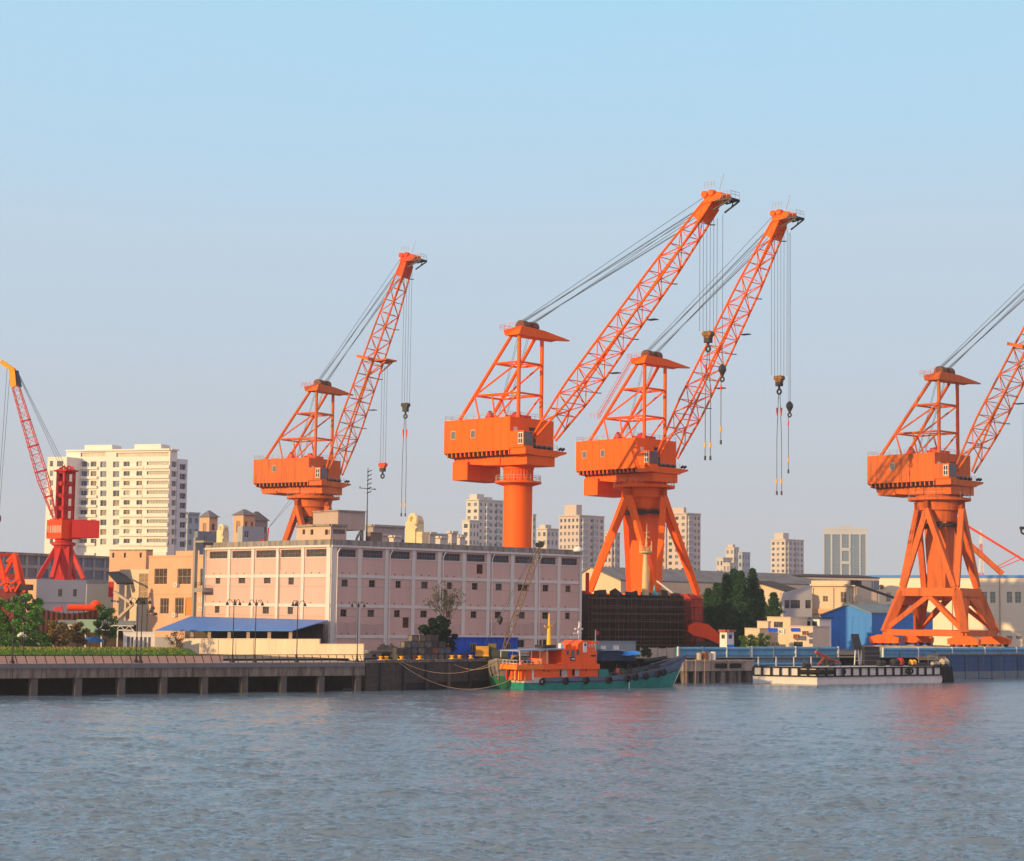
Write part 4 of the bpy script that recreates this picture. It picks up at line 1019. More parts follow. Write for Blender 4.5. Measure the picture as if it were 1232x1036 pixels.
    for i in (3,6,9,12):
        m = MB()
        for k in range(4): m.bar(S[i][k]*1.0, S[i][(k+1)%4], .32, .3)
        m.build('jib_collar', RED, jb)
    t0 = Vector((x(19.5),-6.5,z(470))); t1 = Vector((x(16.0),-6.9,z(453))); t2 = Vector((x(2.5),-7.5,z(442.5)))
    m = MB()
    for o_ in (-.75,.6):
        m.bar(t0+Vector((-.3,o_,0)), t1+Vector((0,o_,.3)), .3, 1.3, up=(1,0,0)); m.bar(t1+Vector((.3,o_,.3)), t2+Vector((0,o_*.4,.2)), .3, .95)
    m.bar(t0, t1, 1.2, .5); m.build('jib_tip', YELLOW, root)
    m = MB(); m.hexa([t0+Vector((.6,-.7,0)),t0+Vector((1.2,-.7,0)),t0+Vector((1.2,.7,0)),t0+Vector((.6,.7,0))], [t1+Vector((.6,-.7,.3)),t1+Vector((1.1,-.7,.3)),t1+Vector((1.1,.7,.3)),t1+Vector((.6,.7,.3))]); m.build('tip_plate', mat('navy_paint', (.03,.035,.09), .6, .2, 1), root)
    m = MB()
    for o_ in (-.5,0,.5): m.tube(t1+Vector((1.0,o_,0)), (x(72)+o_,o_,zt_+.5), .045, n=4)
    m.build('luffing_rope', ROPE, root)
    hk = Vector((x(6),-7.2,z(628))); m = MB()
    for o_ in (-.35,.35): m.tube(hk+Vector((o_*.5,0,1)), Vector((x(6)+o_+1.0,-7.2,z(447))), .045, n=4)
    m.tube(hk+Vector((0,0,-6.5)), hk, .05, n=4); m.build('hoist_rope', ROPE, root)
    m = MB(); m.lathe([(.15,1.2),(.6,.7),(.65,-.1),(.3,-.9),(.1,-1.2)], 10, hk); m.torus(hk+Vector((0,0,-1.5)), .3, .12); m.build('hook_block', mat('rusty_steel', (.22,.09,.06), .8, .4, 1), root)
red_crane()

# ---- orange portal at the left edge
q = at(14, 724, 388); pr = empty('small_portal_crane', (q.x,q.y,GZ), 0, 'cut off orange crane legs on a dark red base at the left edge', 'crane')
s_ = 388/F; X_ = lambda px: (px-14)*s_; Z_ = lambda y: at(14, y, 388).z-GZ
m = MB(); m.box(X_(-30), X_(22), -2, 2, 0, Z_(713)); m.box(X_(-30), X_(31), -1.5, 1.5, Z_(716), Z_(709)); m.build('base', mat('dark_red_paint', (.22,.035,.03), .7, .3, 1), pr)
m = MB()
for y_ in (-1.6, 1.6):
    o_ = y_*.9
    m.bar((X_(-6)+o_,y_,Z_(690)),(X_(5.5)+o_,y_,Z_(666)),.75,.75); m.bar((X_(5.5)+o_,y_,Z_(666)),(X_(13)+o_,y_,Z_(690)),.8,.8); m.bar((X_(13)+o_,y_,Z_(690)),(X_(19)+o_,y_,Z_(712)),.7,.7)
    m.bar((X_(13)+o_,y_,Z_(690)),(X_(2)+o_,y_,Z_(712)),.5,.5); m.bar((X_(-10)+o_,y_,Z_(700)),(X_(8)+o_,y_,Z_(694)),.4,.4)
m.bar((X_(5.5)-1.4,-1.6,Z_(668)),(X_(5.5)+1.4,1.6,Z_(667)),.6,.6); m.bar((X_(13)-1.4,-1.6,Z_(693)),(X_(13)+1.4,1.6,Z_(692)),.5,.5)
for a, b in (((9,705),(24,697)),((16,712),(10,694)),((20,712),(27,700)),((0,706),(10,700))): m.bar((X_(a[0]),-2,Z_(a[1])),(X_(b[0]),-2,Z_(b[1])),.35,.35)
m.build('leg_frame', REDOR, pr)
m = MB(); m.bar((X_(17),-1.6,Z_(667)),(X_(24),-1.6,Z_(700)),.8,.8); m.bar((X_(24),-1.6,Z_(700)),(X_(32),-1.6,Z_(712)),.6,.6); m.bar((X_(9),-1.6,Z_(676)),(X_(18),-1.6,Z_(666)),.5,.5); m.build('arm', REDOR, pr)
m = MB(); m.box(X_(20),X_(38),-2,1,Z_(710),Z_(703)); m.build('winch_box', STEEL, pr)

# ---- rusty hull section, orange pipe, shed, tarp, balustrade
q = at(45, 750, 376); RUST = mat('rusty_plate', (.17,.065,.05), .85, .4, .5, streak=True, second=(.10,.04,.035), amt=.45)
hl = empty('rusty_hull_section', (q.x,q.y,GZ), R(10), 'dark rusty curved hull section lying behind the trees', 'hull section'); L_ = 72*376/F
m = MB(); N_ = 10; zt1 = at(45,732,376).z-GZ
pts = [(math.sin(i/N_*math.pi)*1.0, i/N_) for i in range(N_+1)]
for j in range(12):
    x0, x1 = L_*j/12, L_*(j+1)/12-.05
    sag0 = zt1*(1-.12*math.sin(math.pi*j/12)); sag1 = zt1*(1-.12*math.sin(math.pi*(j+1)/12))
    m.hexa([(x0,.8,0),(x1,.8,0),(x1,3,0),(x0,3,0)], [(x0,-.6,sag0),(x1,-.6,sag1),(x1,3.5,sag1),(x0,3.5,sag0)])
m.build('plating', RUST, hl)
m = MB()
for j in range(13): m.bar((L_*j/12,.7,0),(L_*j/12,-.75,zt1*(1-.12*math.sin(math.pi*j/12))+.3),.18)
m.build('frame', mat('dark_rust', (.09,.035,.03), .9, .4, 1), hl)
q = at(81, 731, 372); op_ = empty('orange_pipe', (q.x,q.y,q.z-.8), R(12), 'bright orange steel pipe section with a bulged end resting on the rusty hull', 'pipe'); m = MB(); m.tube((0,0,.8),(6.0,0,.85),.62,.68,n=14); m.build('barrel', REDOR, op_)
m = MB(); m.blob((5.4,0,1.3),1.1,.8,1.0,8); m.tube((6,0,.9),(6.8,0,.8),.5,.3,n=10); m.build('bulge', REDOR, op_)
q = at(64, 731, 372); m = MB(); m.hexa([(0,-.5,0),(2.0,-.5,0),(2.0,.5,0),(0,.5,0)], [(.3,-.4,.6),(1.6,-.4,.9),(1.6,.4,.9),(.3,.4,.6)]); tag(m.build('steel_block', RED, None, (q.x,q.y,q.z-.6)), 'small red steel block on the rusty hull left of the orange pipe', 'steel block')
q = at(64, 770, 358); sh = empty('truss_shed', (q.x,q.y,GZ), R(8), 'open shed with white roof trusses and a mint green panel', 'shed'); s_ = 358/F; L_ = 94*s_
zt2 = at(64,748,358).z-GZ
m = MB(); m.hexa([(0,0,zt2-.5),(L_,0,zt2-.6),(L_,9,zt2+.1),(0,9,zt2+.1)], [(0,0,zt2-.3),(L_,0,zt2-.4),(L_,9,zt2+.3),(0,9,zt2+.3)]); m.build('roof', mat('grey_green_sheet', (.24,.26,.22), .8, .3, .5), sh)
m = MB(); zl_ = zt2-1.4
m.bar((0,-.1,zl_),(L_,-.1,zl_),.22); m.bar((0,-.1,zt2-.6),(L_,-.1,zt2-.6),.16)
for i in range(9): m.bar((L_*i/9,-.1,zl_),(L_*(i+.5)/9,-.1,zt2-.6),.13); m.bar((L_*(i+.5)/9,-.1,zt2-.6),(L_*(i+1)/9,-.1,zl_),.13)
m.build('truss', WHITE, sh)
for i in (0,2,3,4,5):
    m = MB(); x = L_*i/5; m.box(x-.12,x+.12,-.2,.05,0,zl_); m.build('post', WHITE, sh)
m = MB(); m.box(0,L_,8.5,8.8,0,zt2-.4); m.build('back_wall', mat('dark_shed_wall', (.10,.08,.07)), sh)
m = MB(); m.box(27*s_,50*s_,-.35,-.22,zt2-1.9,zt2+.5); m.build('panel', mat('mint_panel', (.30,.46,.34), .8, .15, .6), sh)
def heap(name, label, cat, px, py, D, w, h, m_, rz=0, n=9):
    q = at(px, py, D); m = MB(); random.seed(int(px*7+py))
    for k in range(n):
        x = (k+.5)/n*w-w/2+random.uniform(-.1,.1); hh = h*(.55+.45*math.sin(math.pi*(k+.5)/n))*random.uniform(.7,1.05); r_ = w/n*.9
        m.hexa([(x-r_,-.8,0),(x+r_,-.8,0),(x+r_,.8,0),(x-r_,.8,0)], [(x-r_*.5,-.4,hh*random.uniform(.8,1)),(x+r_*.6,-.5,hh),(x+r_*.5,.5,hh*.9),(x-r_*.6,.4,hh)])
    return tag(m.build(name, m_, None, (q.x,q.y,q.z)), label, cat)
heap('tarpaulin', 'blue tarpaulin heap on the grass edge under the truss shed', 'tarpaulin', 112, 772.5, 348, 3.4, 1.1, mat('blue_tarp', (.04,.20,.55), .6, .2, 1))
q = at(148, 777, 343); bl = empty('balustrade', (q.x,q.y,GZ-.2), R(4), 'white garden balustrade wall with six tall slots', 'balustrade'); s_ = 343/F; hb_ = at(148,761,343).z-GZ+.2
m = MB(); L1 = 37*s_
ops_ = [(L1*(.12+i*.135), L1*(.12+i*.135)+.5, hb_*.25, hb_*.8) for i in range(6)]
facade(m, Vector((0,0,0)), Vector((1,0,0)), L1, 0, hb_, ops_, .35); m.box(0,L1,.35,.4,0,hb_*.02); m.box(-.1,L1+.1,-.1,.5,hb_,hb_+.18); m.build('wall', WHITE, bl)
m = MB()
for i in range(6): 
    o = ops_[i]; m.tube(((o[0]+o[1])/2,.3,o[2]),((o[0]+o[1])/2,.3,o[3]),.10,n=6)
m.build('baluster', mat('slot_shade', (.25,.23,.21), .9, .2, 1), bl)
m = MB(); m.box(L1+.12, L1+24*s_, .1,.4,0,hb_*.82); m.build('side_wall', mat('grey_white_wall', (.45,.45,.43), .9, .15, .5, streak=True), bl)
q = at(-8, 790, 345); m = MB(); m.box(0, 10, 0,.3,0,2.2); tag(m.build('garden_wall', mat('grey_white_wall', (.45,.45,.43)), None, (q.x,q.y,GZ)), 'low grey wall half hidden behind the leftmost trees', 'wall')
q = at(176.3, 765, 358); fl = empty('flood_light_mast', (q.x,q.y,GZ), 0, 'post with bulky dark floodlights in front of the salmon office', 'floodlight'); zt3 = at(176,733,358).z-GZ
m = MB(); m.tube((0,0,0),(0,0,zt3),.12,.09,n=8); m.build('pole', STEEL, fl)
for k, (dx, dz) in enumerate(((.6,-.4),(1.4,-.9),(.9,.2))):
    m = MB(); m.bar((0,0,zt3+dz-.2),(dx,0,zt3+dz),.07); m.hexa([(dx-.3,-.3,zt3+dz-.3),(dx+.5,-.3,zt3+dz-.2),(dx+.5,.3,zt3+dz-.2),(dx-.3,.3,zt3+dz-.3)], [(dx-.2,-.2,zt3+dz+.3),(dx+.4,-.2,zt3+dz+.3),(dx+.4,.2,zt3+dz+.3),(dx-.2,.2,zt3+dz+.3)]); m.build('lamp_head', STEEL, fl)

# low lit walls behind the promenade
RW = mat('sunlit_cement_wall', (.74,.60,.46), .9, .15, .5, streak=True, second=(.56,.43,.33), amt=.35)
def wallseg(label, x0, x1, ytop, D0, D1, zb=GZ-.3, m_=RW, joints=0):
    a = at(x0, ytop, D0); b = at(x1, ytop, D1); d_ = (b-a); rz = math.atan2(d_.y, d_.x); L_ = math.hypot(d_.x, d_.y); r = empty('low_wall', (a.x,a.y,zb), rz, label, 'wall')
    m = MB(); h0, h1 = a.z-zb, b.z-zb; m.hexa([(0,0,0),(L_,0,0),(L_,.35,0),(0,.35,0)], [(0,0,h0),(L_,0,h1),(L_,.35,h1),(0,.35,h0)]); m.build('wall', m_, r)
    m = MB(); m.hexa([(-.05,-.08,h0),(L_+.05,-.08,h1),(L_+.05,.43,h1),(-.05,.43,h0)], [(-.05,-.08,h0+.12),(L_+.05,-.08,h1+.12),(L_+.05,.43,h1+.12),(-.05,.43,h0+.12)]); m.build('coping', m_, r)
    for j in range(joints):
        x = L_*(j+1)/(joints+1); m = MB(); m.box(x-.16,x+.16,-.12,0,0,h0+(h1-h0)*(j+1)/(joints+1)+.02); m.build('pilaster', m_, r)
    return r
wallseg('long low cement wall with piers under the blue roofed shed', 221, 326, 769, 349, 338.5, joints=4)
wallseg('taller plain sunlit wall between the shed and the promenade', 324.5, 384.5, 769.5, 336.5, 331.5, zb=DZ-.1)
wallseg('lower sunlit wall at the right end of the promenade', 384, 437.5, 775.5, 330.5, 326.5, zb=DZ-.1)
a0 = O0+nw*6.4; m = MB(); m.box(0, LW-24, 3.4, 3.7, 0, .95)
tag(m.build('planter_kerb', mat('pink_brick_kerb', (.72,.48,.38), .9, .15, .8), None, (O0.x,O0.y,DZ)), 'long low pinkish brick kerb behind the promenade railing', 'kerb').rotation_euler = (0,0,math.atan2(Uw.y,Uw.x))

tree('rounded bright green tree at the left edge', 6, 785, 716, 337, 40, LEAF2, dens=1.3)
tree('taller green tree with a bright top left of the autumn shrub', 33, 786, 713, 335, 40, LEAF2, dens=1.4, clumps=16)
tree('brownish autumn bush below the rusty hull', 70, 792, 747, 333, 30, AUT, dens=.9, clumps=10, cat='bush')
tree('smaller brown bush left of the mint green panel', 93, 788, 748, 338, 24, AUT, dens=.7, clumps=9, cat='bush')
tree('thin trunked flat-topped green tree in front of the stair building', 126, 786, 727, 345, 30, LEAF, dens=.8, clumps=10)
tree('low dark green shrub among the leftmost trees', 48, 794, 762, 332, 34, LEAF, dens=.8, clumps=10, cat='bush')
tree('small dark bush on the lawn by the globe lamp', 45, 797, 777, 322, 20, DARKL, dens=.5, clumps=7, cat='bush')
tree('green shrubs beneath the leftmost tree', 12, 794, 765, 331, 40, LEAF, dens=.9, clumps=10, cat='bush')
tree('bare grey bush beside the white balustrade', 212, 786, 757, 342, 22, BARK, dens=.25, clumps=9, sparse=True, cat='bush')

# white apartment block
APT = mat('white_apartment_render', (.80,.77,.71), .85, .05, .15, streak=True)
ap = Bld('apartment_building', 'big white apartment block with many balcony windows behind the red crane', 'building', 80, 205, 213.5, 540.5, 600, aR=R(60), aL=R(162), back=16)
def aptops(cols, y0, n, dy, h, side='L', b=ap):
    o = []
    for x0, x1 in cols:
        for k in range(n):
            o.append(b.rect(side, x0, x1, y0+k*dy, y0+k*dy+h))
    return o
G1 = aptops([(94,104.5),(120.5,128),(135.8,143.5)], 555.3, 9, 11.62, 7.2); G2 = aptops([(109,116),(148.5,156),(164,171)], 555.3, 9, 11.62, 7.2); G3 = aptops([(176.5,203.5)], 555.3, 9, 11.62, 7.0)
G4 = aptops([(206.5,212.5)], 555.3, 9, 11.62, 7.0, 'R')
top_ = aptops([(97,127),(140,203)], 544.5, 1, 1, 5)
ap.shell(APT, G1+G2+G3+top_, G4, rev=.5)
BG2 = mat('pale_blue_glass', (.12,.15,.19), .25, .3, .3, spec=.6); put_windows(ap.root, ap.OL, ap.UL, G1, APT, BLUEGLASS, 1, 0, .45, vary=[BLUEGLASS, GLASS, BG2, BLUEGLASS, mat('half_drawn_curtain', (.30,.27,.22), .5, .5, 1)])
put_windows(ap.root, ap.OL, ap.UL, G2, APT, BG2, 1, 0, .45, vary=[BG2, GLASS, mat('curtained_glass', (.085,.06,.05))]); put_windows(ap.root, ap.OL, ap.UL, G3, APT, BG2, 7, 0, .4); put_windows(ap.root, ap.OR, ap.UR, G4, APT, BG2, 1, 0, .4)
put_windows(ap.root, ap.OL, ap.UL, top_, APT, mat('penthouse_glazing', (.45,.42,.38), .3, .3, .3), 6, 0, .45)
for k in range(10):
    z_ = ap.px('L', 190, 563.5+k*11.62)[1]; u0 = ap.px('L', 174, 560)[0]; m = MB(); ap.post_into(m, 'L', u0, ap.lL+.05, z_-.1, z_+1.0, .7); m.build('balcony', APT, ap.root)
    for x0, x1 in ((92,118),(146,173)): m = MB(); ap.post_into(m, 'L', ap.px('L', x0, 560)[0], ap.px('L', x1, 560)[0], z_-.1, z_+.75, .55); m.build('balcony', APT, ap.root)
ap.band(APT, ap.H-.3, ap.H+.2, .6, 'cornice')
for x0, x1 in ((98,131),(158,190)):
    a, b = ap.px('L', x0, 536)[0], ap.px('L', x1, 536)[0]; p = ap.OL+ap.UL*a; q2 = ap.OL+ap.UL*b; n_ = -ap.nL
    m = MB(); z0, z1 = ap.H-.6, ap.H+1.9
    m.hexa([p+n_*2+Vector((0,0,z0)), q2+n_*2+Vector((0,0,z0)), q2+n_*8+Vector((0,0,z0)), p+n_*8+Vector((0,0,z0))], [p+n_*2+Vector((0,0,z1)), q2+n_*2+Vector((0,0,z1)), q2+n_*8+Vector((0,0,z1)), p+n_*8+Vector((0,0,z1))]); m.build('roof_box', APT, ap.root)
ap2 = Bld('apartment_wing', 'lower left wing of the white apartment block behind the pink jib', 'building', 57.5, 80.5, 81, 549.5, 604, aR=R(60), aL=R(162), back=14)
o = aptops([(60,64),(68.5,76)], 554.5, 9, 11.62, 7, 'L', ap2); ap2.shell(APT, o); put_windows(ap2.root, ap2.OL, ap2.UL, o, APT, BLUEGLASS, 0, 0, .2, vary=[BLUEGLASS, GLASS])
SHB = mat('shaded_white_render', (.66,.70,.73), .85, .05, .2)  # white render made darker and bluer, shade painted into this wing
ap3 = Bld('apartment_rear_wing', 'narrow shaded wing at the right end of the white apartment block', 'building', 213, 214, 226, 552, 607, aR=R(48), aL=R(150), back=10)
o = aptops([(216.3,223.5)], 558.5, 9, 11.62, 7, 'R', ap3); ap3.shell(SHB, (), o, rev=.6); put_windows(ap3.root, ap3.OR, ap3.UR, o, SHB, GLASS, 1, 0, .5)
# ================================================================ SHORE, MIDDLE AND RIGHT
def shore_pt(px, off=0):
    """point on the shoreline below a pixel column, pushed inland by off"""
    w = ray(px, 825); best = None
    for a, b in zip(SH[:-1], SH[1:]):
        U = (b-a); L_ = U.length; U.normalize(); n_ = Vector((-.62,.78,0)).normalized(); a2 = a+n_*off
        det = -U.x*w.y+U.y*w.x; t_ = (a2.x*w.y-a2.y*w.x)/det
        p = a2+U*t_
        if t_ <= L_+.01 or b is SH[-1]: return Vector((p.x, p.y, 0))
    return Vector((p.x, p.y, 0))
def block(name, label, cat, pa, pb, z0, z1, th, m_, group=None, part='wall'):
    d_ = pb-pa; r = empty(name, (pa.x,pa.y,z0), math.atan2(d_.y,d_.x), label, cat, group); L_ = d_.xy.length
    m = MB(); m.box(0,L_,0,th,0,z1-z0); m.build(part, m_, r); return r, L_
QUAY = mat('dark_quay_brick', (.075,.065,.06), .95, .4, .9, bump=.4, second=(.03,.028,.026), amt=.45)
pa, pb = shore_pt(440), shore_pt(700)
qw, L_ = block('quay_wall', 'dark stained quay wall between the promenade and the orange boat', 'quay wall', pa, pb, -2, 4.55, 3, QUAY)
m = MB(); m.box(0,L_,-.15,.9,6.55,7.0); m.build('coping', CONC_D, qw)
for i in range(9):
    m = MB(); x = 3+i*5.5; m.box(x,x+.5,-.45,0,0,6.3); m.build('fender_pile', mat('wet_timber', (.12,.10,.085), .9, .3, 1) if i == 3 else STEEL, qw)
m = MB(); m.box(9,L_,-.06,0,1.0,3.2); m.build('recess_shade', mat('recess_shade_black', (.012,.012,.012), .6, .3, 1), qw)  # thin black sheet on the wall face, painted shade of a recess
mb = MB(); p2, p3, p4_, p5_ = shore_pt(438,2), shore_pt(1300,2), shore_pt(1300,13), shore_pt(438,13)
mids = [shore_pt(x,1) for x in (440,600,700,820,1000,1160,1400)]; midb = [shore_pt(x,14) for x in (440,600,700,820,1000,1160,1400)]
mb.add([(p.x,p.y,4.7) for p in mids]+[(p.x,p.y,4.75) for p in midb], [(i,i+1,8+i,7+i) for i in range(6)])
tag(mb.build('quay_paving', CONC_D), kind='structure')
# yellow bollards
for k, (x, lab) in enumerate(((457.5,'leftmost yellow bollard on the dark quay edge'),(464.5,'yellow bollard second from the promenade end'),(482.5,'yellow bollard below the crate stack, left one'),(504.5,'yellow bollard below the middle of the crate stack'),(543.5,'yellow bollard under the left end of the blue cabin'),(552.5,'yellow bollard right of the one under the blue cabin end'),(566,'yellow bollard nearest the moored work boat'))):
    p = shore_pt(x,.5); r = empty('bollard', (p.x,p.y,5.02), .3*k, lab, 'bollard', 'yellow bollards on the quay edge')
    m = MB(); m.lathe([(.36,0),(.27,.12),(.24,.36),(.4,.45),(.4,.58),(.15,.62)], 12); m.build('post', YELLOW, r); m = MB(); m.box(-.6,.6,-.35,.35,-.05,.1); m.build('base', YELLOW, r)
# small hut
ht = Bld('quay_hut', 'low flat roofed cement hut with a dark door on the quay', 'hut', 443, 444, 478, 783.5, 334, aR=R(38), back=4, base=4.7)
o = [ht.rect('R', 448,453,787,791)]; d_o = [ht.rect('R', 459,470,786,796)]
ht.shell(mat('hut_cement', (.30,.26,.24), .9, .2, .6), (), o+d_o, parapet=.1); put_windows(ht.root, ht.OR, ht.UR, o, WFR, DARKG, 1, 0); put_windows(ht.root, ht.OR, ht.UR, d_o, WFR, DARKG, 0, 0, name='door'); ht.band(CONC, ht.H-.05, ht.H+.15, .3, 'roof_edge')
# crates piled on the quay
CR = [mat('crate_grey', (.20,.185,.16), .9, .3, 1.5), mat('crate_brown', (.20,.13,.085), .9, .3, 1.5), mat('crate_dark', (.085,.08,.08), .9, .3, 1.5), mat('crate_blue_grey', (.13,.16,.20), .9, .3, 1.5), mat('crate_rust', (.34,.13,.06), .9, .3, 1.5)]
def crate_proto(m_, w, h):
    r = empty('crate', (0,0,0)); m = MB(); m.box(-w/2,w/2,-w/2,w/2,.05,h-.05); b_ = m.build('box', m_, r)
    m = MB()
    for sx in (-1,1):
        for sy in (-1,1): m.box(sx*w/2-.06,sx*w/2+.06,sy*w/2-.06,sy*w/2+.06,0,h)
    for z_ in (0,h-.12):
        m.box(-w/2-.04,w/2+.04,-w/2-.05,-w/2+.05,z_,z_+.12); m.box(-w/2-.04,w/2+.04,w/2-.05,w/2+.05,z_,z_+.12); m.box(-w/2-.05,-w/2+.05,-w/2+.06,w/2-.06,z_,z_+.12); m.box(w/2-.05,w/2+.05,-w/2+.06,w/2-.06,z_,z_+.12)
    m.bar((-w/2,-w/2-.03,.1),(w/2,-w/2-.03,h-.1),.09,.05); m.build('frame', CR[2], r); return r
protos = [crate_proto(m_, 1.25, 1.05) for m_ in CR]; used = set()
random.seed(11)
prof = [(478,2),(487,3),(496,4),(504,4),(512,4),(520,4),(528,3),(536,2),(546,1),(555,1),(563,1),(571,1)]
names = {0:'bottom row', 1:'second row', 2:'third row', 3:'top row'}
for i, (x, n_) in enumerate(prof):
    p = shore_pt(x, 4.6+(i%3)*.25)
    for k in range(n_):
        ci = random.choice((0,0,1,2,3)) if (x, k) not in ((520,1),(496,0)) else 4
        r = protos[ci] if ci not in used else copy_tree(protos[ci]); used.add(ci)
        r.location = (p.x+random.uniform(-.1,.1), p.y+random.uniform(-.1,.1), 4.74+k*1.08); r.rotation_euler = (0,0,R(38)+random.uniform(-.15,.15))
        tag(r, 'weathered %s crate in the long stack on the quay before the warehouse' % ['grey','brown','dark','blue grey','rust orange'][ci], 'crate', 'crates stacked on the quay')
for ci, r in enumerate(protos):
    if ci not in used:
        for c in kids(r): bpy.data.objects.remove(c)
        bpy.data.objects.remove(r)
heap('scrap_pile', 'dark tangle of scrap beside the crate stack', 'scrap', 466, 783, 345, 3.5, 1.4, STEEL, n=8)
random.seed(5)
tree('dark dense conifer-like bush in front of the pink warehouse', 524, 790, 741, 339, 32, DARKL, dens=1.7, clumps=16, base=4.7)
tree('second dark bush right of the densest one before the warehouse', 540, 791, 756, 341, 18, DARKL, dens=1.0, clumps=8, base=4.7)
def twig_tree(px, yb, yt, D):
    p = at(px, yb, D); H = at(px, yt, D).z-4.7; random.seed(21)
    r = empty('tree', (p.x,p.y,4.7), 0, 'sparse half bare tree with grey green leaves against the warehouse wall', 'tree'); m = MB(); lf = MB()
    def br(a, d_, L_, rad, lv):
        b = a+d_*L_; m.tube(a, b, rad, rad*.65, n=5)
        if lv == 0:
            leaves(lf, b, (.7,.7,.6), 12, .14); return
        for _ in range(3 if lv > 1 else 4):
            nd = (d_+Vector((random.uniform(-.75,.75), random.uniform(-.75,.75), random.uniform(-.15,.45)))).normalized(); br(a.lerp(b, random.uniform(.6,1)), nd, L_*random.uniform(.6,.85), rad*.6, lv-1)
    br(Vector((0,0,0)), Vector((-.02,0,1)), H*.42, .2, 4)
    m.build('trunk', BARK, r); lf.build('crown', mat('grey_green_leaves', (.085,.11,.07), .8, .4, 1), r)
twig_tree(537, 790, 712, 348)
# blue cabin
BLUE = mat('cobalt_sheet', (.012,.10,.58), .5, .12, .8, streak=True); BLUE2 = mat('sky_blue_sheet', (.035,.25,.78), .55, .10, .5, streak=True, second=(.05,.24,.60), amt=.3)
bc = Bld('blue_cabin', 'cobalt blue site cabin with small framed windows behind the moored work boat', 'cabin', 540, 546, 623, 767.5, 341, aR=R(36), aL=R(126), base=4.7)
o = [bc.rect('R', a, a+7.5, 774, 783.5) for a in (566,587.5,607)]
bc.shell(BLUE, (), o, rev=.1, parapet=.02); put_windows(bc.root, bc.OR, bc.UR, o, mat('tan_window_frame', (.42,.33,.20), .7, .1, 1), GLASS, 2, 0, .05)
m = MB()
for i in range(18):
    u_ = bc.lR*i/18
    if not any(q[0]-.2 < u_ < q[1]+.2 for q in o): bc.post_into(m, 'R', u_, u_+.08, .1, bc.H-.1, .05)
m.build('rib', BLUE, bc.root); bc.band(BLUE, bc.H-.05, bc.H+.15, .3, 'roof_edge')

# ---------------------------------------------------------------- hulls
def hull(L_, beam, z_stern, z_mid, z_bow, m_up, m_low, root, split=.62, transom=.85, bowrake=2.2, flare=.35, deckz=None, zb=-1.2, NS=26, name='hull', bulw=.8):
    up, lo = MB(), MB(); rings = []
    for i in range(NS+1):
        f = i/NS
        hb = beam/2*(transom+(1-transom)*min(1, f/.25)) if f < .25 else beam/2
        if f > .62: t_ = (f-.62)/.38; hb = beam/2*(1-t_**2.2)**.8 if t_ < 1 else .02
        hb = max(hb, .05)
        zs = z_stern+(z_mid-z_stern)*min(1, f/.35) if f < .35 else z_mid+(z_bow-z_mid)*((f-.35)/.65)**2.2
        x = L_*f; zc = zs*split-.02
        fl = 1-flare*max(0, (f-.45)/.55); xr = lambda z: x-(bowrake*(1-(z-zb)/(z_bow-zb)) if f > .6 else 0)*((f-.6)/.4 if f > .6 else 0)
        rings.append([(xr(zb), hb*fl*.55, zb), (xr(0), hb*fl*.92, 0), (xr(zc), hb*(fl+(1-fl)*.6), zc), (xr(zs), hb, zs)])
    for s_ in (-1, 1):
        for i in range(NS):
            a, b = rings[i], rings[i+1]
            q = lambda p: (p[0], p[1]*s_, p[2])
            for k, mbx in ((0,lo),(1,lo),(2,up)):
                mbx.add([q(a[k]), q(b[k]), q(b[k+1]), q(a[k+1])], [(0,1,2,3) if s_ < 0 else (3,2,1,0)])
            # inner bulwark and deck
            ia = (a[3][0], a[3][1]*.96*s_, a[3][2]); ib = (b[3][0], b[3][1]*.96*s_, b[3][2]); da = (ia[0], ia[1], ia[2]-bulw); db = (ib[0], ib[1], ib[2]-bulw)
            up.add([q(a[3]), q(b[3]), ib, ia], [(0,1,2,3)]); up.add([ia, ib, db, da], [(0,1,2,3)]); up.add([da, db, (db[0],0,db[2]), (da[0],0,da[2])], [(0,1,2,3)], 1)
    r0 = rings[0]
    lo.add([(p[0],-p[1],p[2]) for p in r0[:3]]+[(p[0],p[1],p[2]) for p in reversed(r0[:3])], [(0,1,2,3,4,5)])
    up.add([(r0[2][0],-r0[2][1],r0[2][2]),(r0[3][0],-r0[3][1],r0[3][2]),(r0[3][0],r0[3][1],r0[3][2]),(r0[2][0],r0[2][1],r0[2][2])], [(0,1,2,3)])
    h = lo.build(name, m_low, root); up.build('bulwark', [m_up, mat('deck_brown', (.14,.10,.08), .9, .3, 1)], root); return rings
TYRE = RUBBER
def tyres(root, pts, R_=.62, ax=(0,1,0), sc=1):
    for p in pts:
        m = MB(); m.torus(p, R_*.68, R_*.32, ax, 14, 6); m.build('tyre_fender', TYRE, root)

# orange passenger-like work boat
TEAL = mat('teal_hull_paint', (.018,.26,.215), .55, .2, .5, second=(.02,.11,.10), amt=.4); SLATE = mat('slate_blue_paint', (.085,.125,.19), .6, .2, .5); BOATO = mat('boat_orange_paint', (.95,.12,.015), .5, .15, .6, streak=True, second=(.45,.07,.02), amt=.33)
cB = atz(621, 829.0, 0); eB = atz(812, 825.6, 0); dB = (eB-cB); LB = dB.length+2.4; aB = math.atan2(dB.y, dB.x)
nB = Vector((-dB.y, dB.x, 0)).normalized()
boat = empty('work_boat', cB, aB, 'teal hulled boat with bright orange cabins moored in front of the warehouse', 'boat')
dBn = dB.normalized(); Oside = cB-nB*2.6
def bx(px, py=800): return inplane(px, py, Oside, dBn)
def bz(px, py): return inplane(px, py, Oside, dBn)[1]
rings = hull(LB, 6.6, bz(630,816), bz(700,814), bz(826,791.5), SLATE, TEAL, boat, split=.62, bulw=.7, bowrake=3.6, transom=.66)
